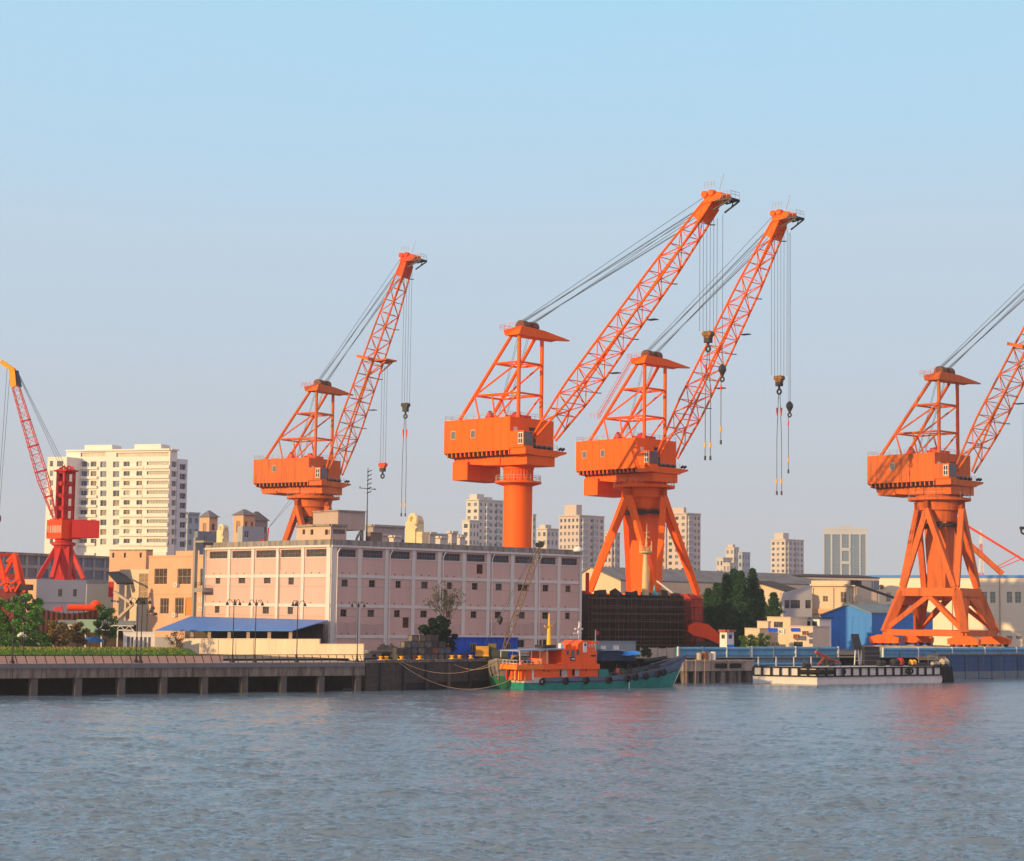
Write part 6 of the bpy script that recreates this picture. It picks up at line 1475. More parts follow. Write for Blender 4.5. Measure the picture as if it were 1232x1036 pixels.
def floodwall(label, x0, x1, off, m_, ztop, zb, posts, group='blue flood wall sections'):
    a, b = shore_pt(x0,off), shore_pt(x1,off); r = empty('flood_wall', (a.x,a.y,zb), math.atan2(b.y-a.y,b.x-a.x), label, 'flood wall', group); L_ = (b-a).length; h = ztop-zb
    m = MB(); m.box(0,L_,0,.5,0,h-.45); m.build('wall', m_, r); m = MB(); m.tube((0,.1,h-.35),(L_,.1,h-.35),.38,n=10); m.build('top_pipe', m_, r); m = MB(); m.box(0,L_,-.2,0,h*.40,h*.52); m.build('rail', FW, r)
    k = max(2, int(L_/5.5))
    for i in range(k+1): m = MB(); x = L_*i/k; m.box(x-.13,x+.13,-.3,-.02,.1,h+.12); m.build('post', WHITE if i % 2 == 0 else FW2, r)
    return r
floodwall('bright blue flood wall section beginning at the boat bow', 815, 902, 5.5, FW, 6.75, 4.0, 4)
floodwall('blue flood wall section behind the left half of the white barge', 903.5, 1008, 5.5, FW, 6.85, 4.0, 5)
floodwall('blue flood wall section below the portal crane wheels', 1062, 1330, 3.5, FW, 6.7, 4.6, 12)
a, b = shore_pt(905,1.5), shore_pt(1010,1.5); lw, L_ = block('lower_flood_wall', 'pale teal lower wall just behind the white barge', 'wall', a, b, 0, 4.6, .6, FW2)
m = MB(); m.tube((0,-.3,3.4),(L_,-.3,3.4),.3,n=8); m.build('pipe', FW, lw)
for i in range(5): m = MB(); m.box(L_*i/5+1,L_*i/5+1.25,-.65,-.5,2.6,4.9); m.build('post', WHITE, lw)
NAVYW = mat('navy_wall_paint', (.03,.085,.20), .7, .3, .35, streak=True, second=(.08,.11,.14), amt=.42)
a, b = shore_pt(1128,.3), shore_pt(1340,.3); dw, L_ = block('dock_wall', 'dark blue streaked dock wall at the right edge of the water', 'dock wall', a, b, -2, 5.4, 3, NAVYW)
m = MB(); m.box(0,L_,-.2,3,7.2,7.45); m.build('coping', CONC_D, dw)
m = MB()
for i in range(14): m.box(L_*i/14,L_*i/14+.25,-.12,0,2.0,7.1)
m.build('rib', NAVYW, dw)
m = MB(); m.box(0,L_,-.06,0,2,3.6); m.build('waterline_band', mat('grey_blue_band', (.15,.19,.22), .8, .2, .6), dw)

# white barge
cbp = atz(983, 823.4, 0); zT = at(983, 803.3, cbp.y).z
bg = empty('white_barge', cbp, 0, 'flat white deck barge with a black framed rubbing band and a sharp lit corner', 'barge'); dr_ = V2(R(38)); dl_ = V2(R(164))
lr = reach(cbp, dr_, 1141, 815); ll = reach(cbp, dl_, 906, 812); WB = mat('barge_white_paint', (.70,.68,.63), .7, .15, .5, streak=True, second=(.36,.33,.30), amt=.34)
P_ = [Vector((0,0,0)), dr_*lr, dr_*lr+dl_*ll*.9, dl_*ll]; up_ = Vector((0,0,zT-.1))
nR_ = Vector((dr_.y,-dr_.x,0)); nL_ = Vector((-dl_.y,dl_.x,0))
m = MB(); lowp = [P_[0]+Vector((.03,.06,-1.2)), P_[1]-dr_*3.0+Vector((0,.05,-1.2)), P_[2]+Vector((0,0,-1.2)), P_[3]+Vector((0,0,-1.2))]
m.hexa(lowp, [p+up_ for p in P_]); m.build('hull', WB, bg)
m = MB(); zf0, zf1 = zT*.50, zT*.98
def strips(O_, U_, L_, n__, nrm):
    for z0_, z1_ in ((zf0-.22,zf0+.02),(zf1-.12,zf1+.12)):
        m.hexa([O_+Vector((0,0,z0_)), O_+U_*L_+Vector((0,0,z0_)), O_+U_*L_+nrm*.3+Vector((0,0,z0_)), O_+nrm*.3+Vector((0,0,z0_))], [O_+Vector((0,0,z1_)), O_+U_*L_+Vector((0,0,z1_)), O_+U_*L_+nrm*.3+Vector((0,0,z1_)), O_+nrm*.3+Vector((0,0,z1_))])
    for i in range(n__+1):
        x = L_*i/n__; m.hexa([O_+U_*(x-.2)+Vector((0,0,zf0+.02)), O_+U_*(x+.2)+Vector((0,0,zf0+.02)), O_+U_*(x+.2)+nrm*.32+Vector((0,0,zf0+.02)), O_+U_*(x-.2)+nrm*.32+Vector((0,0,zf0+.02))], [O_+U_*(x-.2)+Vector((0,0,zf1-.12)), O_+U_*(x+.2)+Vector((0,0,zf1-.12)), O_+U_*(x+.2)+nrm*.32+Vector((0,0,zf1-.12)), O_+U_*(x-.2)+nrm*.32+Vector((0,0,zf1-.12))])
strips(Vector((0,0,0)), dr_, lr, 16, nR_); strips(dl_*ll, -dl_, ll, 7, nL_); m.build('rubbing_frame', RUBBER, bg)
m = MB(); ctr = Vector((0,0,(zf0+zf1)/2))
m.tube(ctr+dl_*3.5+nL_*.5, ctr+nL_*.35+nR_*.2, .45, n=10); m.tube(ctr+dr_*4.0+nR_*.5, ctr+nR_*.35+nL_*.2, .5, n=10); m.blob(ctr+nR_*.4+nL_*.2, .6,.6,.5,7); m.build('corner_fender', RUBBER, bg)
for f in (.18,.66,.69): m = MB(); m.torus(dr_*lr*f+nR_*.5+Vector((0,0,(zf0+zf1)/2)), .45,.2, nR_, 12, 6); m.build('tyre_fender', RUBBER, bg)
m = MB(); m.hexa([P_[1]-dr_*1.5+nR_*.1+Vector((0,0,-.6)), P_[1]+dr_*1.8+nR_*.1+Vector((0,0,-.6)), P_[1]+dr_*1.8-nR_*3+Vector((0,0,-.6)), P_[1]-dr_*1.5-nR_*3+Vector((0,0,-.6))], [P_[1]-dr_*2.5+nR_*.4+up_, P_[1]+dr_*.8+nR_*.4+up_, P_[1]+dr_*.8-nR_*3+up_, P_[1]-dr_*2.5-nR_*3+up_]); m.build('stern_fender', RUBBER, bg)
m = MB(); ins = [p*.97+(P_[2]*.5)*.03+Vector((0,0,zT+.0)) for p in P_]; m.add(ins, [(0,1,2,3)]); m.build('deck', mat('pale_deck_paint', (.48,.46,.43), .8, .2, .5), bg)
# gear standing on the barge
def onb(px, py): 
    p = atz(px, py, zT); return p
def deckthing(name, label, cat, px, py): p = onb(px, py); return empty(name, (p.x,p.y,zT), R(38), label, cat)
t_ = deckthing('deck_boom', 'red folded boom lying across the barge deck near its corner', 'boom', 998, 800); m = MB(); m.bar((-4.2,0,2.7),(1.8,.5,.6),.5,.6); m.bar((-1.6,.5,1.6),(3.0,0,.5),.45,.5); m.bar((-3.5,0,0),(-.5,.2,2.1),.3); m.build('arm', mat('brick_red_paint', (.45,.08,.04), .6, .2, 1), t_); m = MB(); m.box(-1.4,.6,-.8,.8,0,1.0); m.build('pedestal', STEEL, t_)
t_ = deckthing('solar_rack', 'tilted dark panel rack on a white frame on the barge', 'rack', 1034, 800); m = MB(); hz_ = at(1034,763,onb(1034,800).y).z-zT
m.hexa([(-1.6,.1,hz_*.48),(1.0,.1,hz_*.48),(1.0,.25,hz_*.48),(-1.6,.25,hz_*.48)], [(-1.2,1.2,hz_),(1.0,1.2,hz_),(1.0,1.35,hz_),(-1.2,1.35,hz_)]); pn = m.build('panel', mat('panel_dark', (.05,.055,.06), .3, .3, 1), t_)
m = MB()
for i in range(5): m.bar((-1.6+i*.65,.05,hz_*.48),(-1.2+i*.55,1.15,hz_),.07,.05)
for i in range(5): f = i/4; m.bar((-1.6+.4*f,.05+1.1*f,hz_*(.48+.52*f)),(1.0,.05+1.1*f,hz_*(.48+.52*f)),.07,.05)
m.build('grid', STEEL, pn)
m = MB()
for a in (-1.5,.0,.4,1.9): m.bar((a,0,0),(a+(.5 if a in (-1.5,.4) else -.2),.2,hz_*.5),.2)
m.bar((-1.5,0,.9),(2.0,0,.9),.12); m.build('stand', WHITE, t_)
t_ = deckthing('pallet_cage', 'dark barred cage box on the middle of the barge', 'cage', 1050, 800); m = MB(); hz_ = at(1050,778,onb(1050,800).y).z-zT; m.box(-2.6,2.2,0,2.0,.1,hz_); m.build('box', STEEL, t_); m = MB()
for i in range(5): m.bar((-2.6,-.06,hz_*i/4),(2.2,-.06,hz_*i/4),.14,.1)
m.build('bar', mat('grey_bar', (.22,.22,.21), .6, .2, 1), t_)
for i, (x, w_, h_, c_, lab) in enumerate(((1076,1.2,1.5,STEEL,'dark'),(1083,.7,1.6,RED,'bright red'),(1098,1.1,1.3,YELLOW,'orange yellow'),(1108,2.4,.8,STEEL,'long black'),(1125,1.8,.9,CRM,'cream'),(1148,1.4,1.5,CRM,'dirty cream'),(1060,1.6,1.2,STEEL,'broad dark'),(1001,.9,.8,STEEL,'small black'),(960,1.5,.9,STEEL,'rounded black'))):
    p = onb(min(x,1136), 801.5 if x > 990 else 798.5); 
    if x < 990: p = P_[0]+bg.location+dl_*3.4+dr_*2; p.z = 0
    r = empty('winch', (p.x,p.y,zT), R(38), '%s winch drum and frame on the white barge deck' % lab, 'winch', 'machinery on the barge deck')
    m = MB(); m.tube((-w_/2,0,h_*.55),(w_/2,0,h_*.55),h_*.38,n=12); m.tube((-w_/2-.05,0,h_*.55),(-w_/2+.1,0,h_*.55),h_*.5,n=12); m.tube((w_/2-.1,0,h_*.55),(w_/2+.05,0,h_*.55),h_*.5,n=12); m.build('drum', c_, r); m = MB(); m.box(-w_/2-.2,w_/2+.2,-.4,.4,0,h_*.3); m.build('base', STEEL, r)
p = onb(1124, 800.5); m = MB(); 
for k in range(3): m.tube((-5,.4*k,1.2+.25*k),(4.5,.4*k,1.2+.25*k),.11,n=6)
for x in (-4.5,-1.5,1.5,4.2): m.bar((x,.4,0),(x,.4,1.8),.14)
tag(m.build('pipe_rack', mat('tan_pipe', (.42,.30,.17), .7, .3, 1), None, (p.x,p.y,zT)), 'long rack of tan pipes at the right end of the white barge', 'pipe rack').rotation_euler = (0,0,R(38))
m = MB(); L1, L2 = lr-.5, 0; railing(m, [dr_*4+Vector((0,.4,zT)), dr_*(lr-.5)+Vector((0,.4,zT))], .8, 3.0, .05); m.build('guard_rail', STEEL, bg)
# ================================================================ BUILDINGS BEHIND, RIGHT HALF
def gable(name, label, cat, pxL, pxR, y_eL, y_pk, pxpk, y_eR, D, aL, depth, wallm, roofm, base=GZ, eave=.4, aR=R(40)):
    """gabled shed: the gable end is the sunlit left-type face from pxL to pxR; the roof runs back along aR"""
    C = at(pxR, y_eR, D); C.z = base; dL = V2(aL); lL = reach(C, dL, pxL, y_eL); dR = V2(aR)
    root = empty(name, C, 0, label, cat)
    def h(px, y): 
        r_, z_ = inplane(px, y, C, dL); return r_, z_-base
    rL, zL = h(pxL, y_eL); rP, zP = h(pxpk, y_pk); rR, zR = h(pxR, y_eR); V = Vector
    p0, pP, p1 = dL*rL, dL*rP, dL*rR
    g = [p1, p0, p0+V((0,0,zL)), pP+V((0,0,zP)), p1+V((0,0,zR))]; b_ = [p+dR*depth for p in g]
    m = MB(); m.add(g+b_, [(0,1,2,3,4),(9,8,7,6,5),(0,4,9,5),(1,6,7,2)]); m.build('wall', wallm, root)
    m = MB(); nL_ = V((-dL.y, dL.x, 0)); t_ = V((0,0,.35))
    for a, b in ((g[2],g[3]),(g[3],g[4])):
        a2, b2 = a+nL_*eave, b+nL_*eave; c2_, d2 = b+dR*(depth+.3), a+dR*(depth+.3); 
        m.hexa([a2+V((0,0,.02)),b2+V((0,0,.02)),c2_+V((0,0,.02)),d2+V((0,0,.02))], [a2+t_,b2+t_,c2_+t_,d2+t_])
    m.build('roof', roofm, root)
    return root, C, dL, dR, g
GROOF = mat('grey_shed_roof', (.20,.20,.21), .85, .3, .3, streak=True); BROOF = mat('brown_black_roof', (.07,.06,.06), .85, .3, .3)
GCREAM = mat('gable_cream', (.66,.56,.40), .9, .08, .3, second=(.58,.48,.36), amt=.3)
gable('gabled_shed', 'cream gabled shed with a grey roof left of the splayed crane legs', 'shed', 699, 747, 691, 683, 711, 699, 520, R(140), 40, GCREAM, GROOF)
gable('gabled_shed', 'cream gabled shed seen between the splayed crane legs', 'shed', 770, 832, 697, 686.5, 803, 700, 540, R(140), 60, GCREAM, GROOF)
gable('gabled_shed', 'small cream gabled shed half hidden right of the pedestal base', 'shed', 742, 775, 700, 694, 755, 701, 560, R(140), 30, GCREAM, GROOF)
lr_ = Bld('flat_roof_shed', 'long low grey roofed shed behind the dark conifers', 'shed', 812, 813, 905, 690, 620, aR=R(26), back=25); lr_.shell(mat('grey_brown_wall', (.20,.19,.19), .9, .2, .3), parapet=.05, roof=GROOF)
# brown roofed hall with glazed band
r_, C_, dl0, dr0, g_ = gable('factory_hall', 'cream gabled factory hall with a dark roof and long glazed band', 'hall', 892, 934.5, 696.5, 690.5, 911, 693.5, 575, R(150), 36, CREAM, BROOF, aR=R(22))
m = MB(); O_ = g_[0]; nR2 = Vector((dr0.y,-dr0.x,0)); zA, zB = g_[4].z-3.4, g_[4].z-.6
for i in range(16):
    a, b = O_+dr0*(36*i/16+.2), O_+dr0*(36*(i+1)/16-.1)
    m = MB(); m.hexa([a+nR2*.1+Vector((0,0,zA)), b+nR2*.1+Vector((0,0,zA)), b-nR2*.1+Vector((0,0,zA)), a-nR2*.1+Vector((0,0,zA))], [a+nR2*.1+Vector((0,0,zB)), b+nR2*.1+Vector((0,0,zB)), b-nR2*.1+Vector((0,0,zB)), a-nR2*.1+Vector((0,0,zB))]); m.build('window', BLUEGLASS, r_)
gable('lean_shed', 'cream shed with a sloping brown roof behind the small conifer', 'shed', 905, 944, 700, 705, 922, 712, 528, R(150), 8, CREAM, BROOF)
ws = Bld('white_workshop', 'white workshop with a ribbon window beside the cream factory', 'workshop', 939, 943, 977, 713, 515, aR=R(20), aL=R(120), back=12)
o = [ws.rect('R', 944,950,722,732), ws.rect('R', 951,963,722,732), ws.rect('R', 969,976,722,732)]
ws.shell(mat('white_grey_sheet', (.55,.55,.53), .8, .1, .4, streak=True), (), o); put_windows(ws.root, ws.OR, ws.UR, o, WFR, GLASS, 3, 0); 
m = MB(); a = Vector((0,0,ws.H)); b = ws.dR*ws.lR+a; m.add([a, b, b+Vector((0,0,2.1))], [(0,1,2)]); m.add([a-ws.nR*.3, b-ws.nR*.3, b-ws.nR*.3+Vector((0,0,2.1))], [(2,1,0)]); m.add([a, b+Vector((0,0,2.1)), b-ws.nR*.3+Vector((0,0,2.1)), a-ws.nR*.3], [(0,1,2,3)]); m.build('gable', mat('white_grey_sheet', (.55,.55,.53)), ws.root)

# long cream factory with a blue roof edge
CRF = mat('factory_cream', (.84,.71,.56), .9, .07, .2, streak=True, second=(.78,.65,.50), amt=.28)
fc = Bld('long_cream_factory', 'very long sunlit cream factory with a thin blue roof edge', 'factory', 975, 1330, 1331, 695, 560, aR=R(56), aL=R(180-36), back=20)
fo = [fc.rect('L', *r) for r in ((1181,1187.5,712,725.5),(1191,1197.5,712,725.5),(1211,1217.5,712,725.5),(1221,1228.5,712,725.5),(1066,1071.5,713,724),(1077,1082.5,713,724),(1150,1155,712,722),(1159,1164,712,722),(1211,1218,765,769),(1222,1230,765,769),(1095,1100,712,723))]
fc.shell(CRF, fo, parapet=.2); put_windows(fc.root, fc.OL, fc.UL, fo, mat('white_window_frame', (.6,.58,.52), .6, .1, 1), mat('pale_curtain_glass', (.28,.28,.25), .3, .4, 1), 1, 2, .2)
fc.band(BLUEROOF, fc.H-.1, fc.H+.75, .35, 'roof_edge', 'L'); z_ = fc.px('L', 1150, 704)[1]; fc.band(CRF, z_-.12, z_+.12, .1, 'string_course', 'L'); z_ = fc.px('L', 1150, 758)[1]; fc.band(CRF, z_-.12, z_+.12, .1, 'string_course', 'L')
for x in (1203,1236,1146): 
    u_ = fc.px('L', x, 720)[0]; p = fc.OL+fc.UL*u_+fc.nL*.2; m = MB(); m.tube(p, p+Vector((0,0,fc.H-.3)), .12, n=6); m.build('drain_pipe', mat('tan_pipe', (.42,.30,.17)), fc.root)
for x, y in ((1061,706),): u_, z_ = fc.px('L', x, y); p = fc.OL+fc.UL*u_+fc.nL*.3; m = MB(); m.tube(p+Vector((0,0,z_)), p+fc.nL*.3+Vector((0,0,z_)), .7, n=14); m.build('fan', STEEL, fc.root)
fa = Bld('factory_annex', 'cream factory annex with pilasters and an outside stair', 'building', 976, 1031, 1032, 698.5, 530, aR=R(56), aL=R(180-36), back=10)
ao = [fa.rect('L', *r) for r in ((990,996,717,724),(1011.5,1018,712,725),(1022,1026,712,725))]
fa.shell(CREAM, ao, parapet=.3); put_windows(fa.root, fa.OL, fa.UL, ao, mat('white_window_frame', (.6,.58,.52)), mat('curtained_glass', (.085,.06,.05)), 1, 1)
m = MB()
for x in (977.5,1002,1024.5): u_ = fa.px('L', x, 720)[0]; fa.post_into(m, 'L', u_-.35, u_+.35, 0, fa.H-2, .35)
m.build('pilaster', CREAM, fa.root); z_ = fa.px('L', 1000, 704)[1]; fa.band(CREAM, z_-.3, z_+.3, .9, 'canopy', 'L'); z_ = fa.px('L', 1000, 733)[1]; fa.band(PINK, z_-1.2, z_+.1, .5, 'balcony', 'L')
stz = empty('factory_stair', at(1030, 700, 527).xy.to_3d()+Vector((0,0,GZ)), math.atan2(math.sin(R(-36)), math.cos(R(-36))), 'covered diagonal stair descending right from the cream annex roof', 'stair'); za_ = at(1030,703,527).z-GZ; zb_ = at(1056,722,516).z-GZ; Ls = (at(1056,722,514)-at(1030,703,527)).xy.length
m = MB(); m.bar((0,0,za_),(Ls,0,zb_),2.0,.5); m.build('stair_roof', BROOF, stz); m = MB(); m.bar((0,0,za_-3.5),(Ls,0,zb_-3.5),1.8,1.3); m.build('flight', CREAM, stz)
m = MB()
for f in (.02,.5,.98): m.bar((Ls*f,-.8,0),(Ls*f,-.8,za_+(zb_-za_)*f),.25)
m.build('post', CREAM, stz); m = MB(); m.box(-1.2,1.2,-1,1,za_-.2,za_+1.1); m.build('stair_head', BROOF, stz)

# blue gabled shed
r_, C_, dl0, dr0, g_ = gable('blue_shed', 'bright blue sheet metal shed with a grey gabled roof beside the portal crane', 'shed', 987, 1049, 741, 728, 1021.5, 738.5, 492, R(180-34), 25, BLUE2, mat('blue_grey_roof', (.20,.27,.30), .7, .2, .4, streak=True))
m = MB(); nl_ = Vector((-dl0.y, dl0.x, 0)); zE = min(g_[2].z, g_[4].z)
m.hexa([g_[1]+nl_*.12+Vector((0,0,zE-.2)), g_[0]+nl_*.12+Vector((0,0,zE-.2)), g_[0]+Vector((0,0,zE-.2)), g_[1]+Vector((0,0,zE-.2))], [g_[1]+nl_*.12+Vector((0,0,zE)), g_[0]+nl_*.12+Vector((0,0,zE)), g_[0]+Vector((0,0,zE)), g_[1]+Vector((0,0,zE))])
L_ = (g_[1]-g_[0]).length
for i in range(1,8):
    p = g_[0].lerp(g_[1], i/8); q_ = p+dl0*.12; m.hexa([p+nl_*.07, q_+nl_*.07, q_, p], [p+nl_*.07+Vector((0,0,zE-.25)), q_+nl_*.07+Vector((0,0,zE-.25)), q_+Vector((0,0,zE-.25)), p+Vector((0,0,zE-.25))])
m.build('sheet_seam', BLUE2, r_)
ls = Bld('lean_to', 'narrow pale blue lean-to on the left side of the blue shed', 'shed', 978, 987.5, 989, 753, 497, aR=R(56), aL=R(146)); ls.shell(mat('pale_sky_sheet', (.20,.42,.62), .7, .1, .6)); ls.band(BLUE2, ls.H, ls.H+.2, .2, 'roof_edge')

# small cream houses with dishes
def hs(label, L, C_, Rr, y, D, ops=(), m_=CREAM, base=GZ):
    b = Bld('cream_house', label, 'house', L, C_, Rr, y, D, aR=R(50), aL=R(180-32), base=base, back=7); o = [b.rect('L', *r) for r in ops]; b.shell(m_, o, parapet=.3); put_windows(b.root, b.OL, b.UL, o, WFR, GLASS, 1, 0); b.band(m_, b.H, b.H+.15, .2, 'coping'); return b
h1 = hs('cream house block with a dark window, centre of the small cluster', 923, 951, 952, 743, 419, ((931,942,748,755),))
h2 = hs('low cream house wing stepping down left of the cluster', 896, 914, 924, 756.5, 417)
h2b = hs('middle cream step of the small house cluster', 911, 924, 927, 748, 421)
h3 = hs('cream house wing with blue window awnings and dark arches', 949, 978, 979, 754, 414, ((928.5,937,773,778),(955,966,772,778)))
m = MB()
for x in (953,961,969): 
    pass
dk_ = Bld('roof_terrace', 'dark glazed roof terrace on the small cream houses', 'terrace', 951, 986, 987, 744, 424, aR=R(50), aL=R(148), back=5); to = [dk_.rect('L', x, x+6, 747.5, 753.5) for x in (953,961,969,977)]; dk_.shell(WHITE, to); put_windows(dk_.root, dk_.OL, dk_.UL, to, STEEL, GLASS, 1, 0); dk_.band(mat('navy_roof', (.04,.07,.14), .6, .2, 1), dk_.H-.1, dk_.H+.3, .5, 'roof_edge')
for i, (x, y) in enumerate(((930,758.5),(957.5,758.5))):
    q = at(x, y, 411); m = MB(); m.hexa([(-1.0,-.6,-.3),(1.0,-.6,-.3),(1.0,.5,-.1),(-1.0,.5,-.1)], [(-1.0,-.2,.35),(1.0,-.2,.35),(1.0,.5,.5),(-1.0,.5,.5)]); tag(m.build('window_awning', BLUE, None, q), '%s small blue awning on the cream houses' % ['left','right'][i], 'awning', 'blue awnings on the cream houses')
for i, (x, y) in enumerate(((941,760),(969,762),(958,766))):
    q = at(x, y, 411); r = empty('outdoor_unit', (q.x,q.y,q.z-.4), R(-32), 'air conditioner box on the cream houses, %s' % ['upper left','upper right','lower middle'][i], 'air conditioner'); m = MB(); m.box(-.6,.6,-.3,.3,0,.9); m.build('casing', mat('crate_rust', (.34,.13,.06)) if i else WHITE, r); m = MB(); m.torus((0,-.33,.45),.26,.05,(0,1,0),12,5); m.build('fan_grille', STEEL, r)
kk = Bld('kiosk', 'small blue and white kiosk with a red roof beside the orange bulb', 'kiosk', 866, 874.5, 883, 760, 398, aR=R(40), aL=R(145), back=4); ko = [kk.rect('L', 868,872,763.5,768.5)]; ko2 = [kk.rect('R', 876.5,881,763.5,768.5)]
kk.shell(WHITE, ko, ko2, parapet=.05); put_windows(kk.root, kk.OL, kk.UL, ko, WFR, GLASS, 1, 0); put_windows(kk.root, kk.OR, kk.UR, ko2, BLUE, GLASS, 1, 0); kk.band(mat('kiosk_red_roof', (.42,.10,.07), .7, .2, 1), kk.H-.05, kk.H+.4, .6, 'roof'); m = MB(); kk.band_into(m, 0, kk.H*.45, .08, 'R'); m.build('blue_panel', BLUE2, kk.root)
# conifers and bushes
random.seed(31)
for x, yt, w, D, lab in ((852,706,22,436,'leftmost dark conifer, lower than its neighbours'),(862,699,24,432,'second dark conifer from the left in the row'),(873.5,688,25,428,'third conifer from the left with a forked top'),(882.5,682,25,433,'tallest middle conifer of the row'),(891,684.5,24,426,'conifer just right of the tallest one'),(905,681.5,24,430,'pointed conifer at the right of the tall row'),(915,707,16,432,'short conifer between the tall row and the small one'),(930.5,711,24,426,'separate smaller conifer before the white workshop')):
    conifer(lab, x, 772, yt, D+26, w, 'dark conifers right of the scaffolding')
tree('low light green bush at the foot of the conifers', 902, 779, 764, 409, 26, LEAF, dens=.5, clumps=8, cat='bush')
tree('second light bush before the cream house steps', 918, 779, 762, 410, 18, LEAF, dens=.4, clumps=7, cat='bush')

# right-hand derrick behind the factory
q = at(1160, 690, 660); rc = empty('red_derrick', (q.x,q.y,GZ), 0, 'red-orange derrick arm and stay rods rising behind the cream factory at right', 'crane'); s_ = 660/F; X_ = lambda x: (x-1160)*s_; Z_ = lambda y: at(1160,y,660).z-GZ+ (0)
m = MB(); m.bar((X_(1150),0,Z_(640)),(X_(1206),0,Z_(690)),1.5,1.7); m.build('arm', ORANGE_OLD, rc)
m = MB(); m.bar((X_(1150),0,Z_(624)),(X_(1260),0,Z_(690)),.7,.7); m.build('rod', REDOR, rc)
m = MB(); m.tube((X_(1200),0,Z_(684)),(X_(1228),0,Z_(672)),.16,n=5); m.tube((X_(1198),0,Z_(682)),(X_(1226),0,Z_(667)),.16,n=5); m.build('stay', REDOR, rc)
m = MB(); m.box(X_(1150)-1,X_(1150)+1.4,-1,1,0,Z_(622)); m.build('mast', ORANGE_OLD, rc)
q = at(1230, 638, 470); m = MB(); m.box(-.6,1.6,-.4,.4,.2,.9); m.tube((.5,0,.9),(.5,0,30),.02,n=4); m.torus((.4,0,-.2),.7,.25,(0,1,0)); tag(m.build('crane_hook', STEEL, None, q), 'dark crane hook just entering the right edge of the sky', 'hook')
q = at(1180.5, 690, 1400); rt = empty('lattice_tower', (q.x,q.y,GZ), 0, 'distant thin red and white lattice tower behind the factory', 'tower'); h_ = at(1180.5,637,1400).z-GZ
for i in range(7):
    m = MB(); z0_, z1_ = h_*i/7, h_*(i+1)/7; w0_, w1_ = 6*(1-i/7.6), 6*(1-(i+1)/7.6)
    for sx, sy in ((-1,-1),(1,-1),(1,1),(-1,1)): m.bar((sx*w0_/2,sy*w0_/2,z0_),(sx*w1_/2,sy*w1_/2,z1_),.5)
    for k in range(3):
        za, zb = z0_+(z1_-z0_)*k/3, z0_+(z1_-z0_)*(k+1)/3; wa = w0_+(w1_-w0_)*k/3; m.bar((-wa/2,-wa/2,za),(wa/2,-wa/2,zb),.3); m.bar((wa/2,-wa/2,za),(-wa/2,-wa/2,zb),.3)
    m.build('section', PINKRED if i % 2 else WHITE, rt)

# ================================================================ SKYLINE
TW = mat('tower_beige', (.56,.51,.47), .85, .06, .05); TW2 = mat('tower_pale', (.60,.57,.52), .85, .06, .05); TWP = mat('tower_pinkish', (.55,.47,.43), .85, .06, .05); TWG = mat('tower_blue_grey', (.36,.40,.45), .8, .08, .05); TG = mat('tower_glass', (.19,.22,.27), .2, .3, .05, spec=.7)
def tower(label, L, C_, Rr, ytop, D, rows, cL, cR, m_=TW, aR=R(40), aL=R(135), strips=(), fh=None, ybase=700, cap=None, ww=.5, wh=.5, group='apartment towers on the skyline', name='apartment_tower'):
    D *= 1.5 if D >= 840 else 1
    b = Bld(name, label, 'tower', L, C_, Rr, ytop, D, aR=aR, aL=aL, back=22, group=group)
    H0 = 0; 
    def cells(W, n_, side):
        o = []
        if n_ == 0: return o
        zlo = b.H-(b.H-2)*1.0; fhh = (b.H-3)/rows
        for i in range(n_):
            for j in range(rows):
                u0 = W*(i+.5-ww/2)/n_; o.append((u0, u0+W*ww/n_, 2+fhh*(j+.5-wh/2), 2+fhh*(j+.5+wh/2)))
        return o
    oL, oR = cells(b.lL, cL, 'L'), cells(b.lR, cR, 'R')
    b.shell(m_, oL, oR, rev=.6, parapet=.8); put_windows(b.root, b.OL, b.UL, oL, m_, TG, 1, 0, .5, vary=[TG, GLASS]); put_windows(b.root, b.OR, b.UR, oR, m_, TG, 1, 0, .5, vary=[TG, BLUEGLASS])
    b.band(m_, b.H-.4, b.H+.3, .7, 'cornice')
    if strips:
        for (side, f0, f1) in strips:
            m = MB(); W = b.lL if side == 'L' else b.lR; b.post_into(m, side, W*f0, W*f1, 0, b.H-2, 1.0); m.build('balcony_stack', TWG, b.root)
            for j in range(rows): m = MB(); z_ = 2+(b.H-3)/rows*j; b.post_into(m, side, W*f0-.2, W*f1+.2, z_, z_+1.1, 1.5); m.build('balcony', m_, b.root)
    if cap:
        m = MB()
        for (f0, f1, hh) in cap:
            p = b.dR*b.lR*f0+b.dL*b.lL*.15; q_ = b.dR*b.lR*f1+b.dL*b.lL*.15; e = b.dL*b.lL*.6
            m.hexa([p+Vector((0,0,b.H-.7)), q_+Vector((0,0,b.H-.7)), q_+e+Vector((0,0,b.H-.7)), p+e+Vector((0,0,b.H-.7))], [p+Vector((0,0,b.H+hh)), q_+Vector((0,0,b.H+hh)), q_+e+Vector((0,0,b.H+hh)), p+e+Vector((0,0,b.H+hh))])
        m.build('roof_block', m_, b.root)
    return b
tower('tall tower with a lit left face just left of the orange pedestal', 561, 576, 606, 601, 900, 18, 2, 5, TW2, strips=(('R',.30,.42),('R',.72,.84)), cap=[(.0,.28,4.0),(.4,.62,2.2)])
tower('lower step of the tower left of the orange pedestal', 556, 565, 577, 626, 880, 12, 1, 3, TW2)
tower('small stepped beige tower just right of the orange pedestal', 646, 658, 672, 636, 950, 11, 2, 3, TW, cap=[(0,.5,3)])
tower('thin sliver of tower directly behind the orange pedestal', 636, 641, 645, 619, 1000, 14, 1, 1, TW2)
tower('broad pinkish tower with a raised roof block behind the warehouse end', 673, 697, 727, 620, 850, 16, 5, 5, TWP, strips=(('R',.12,.32),('R',.55,.68)), cap=[(0,.22,7.2)])
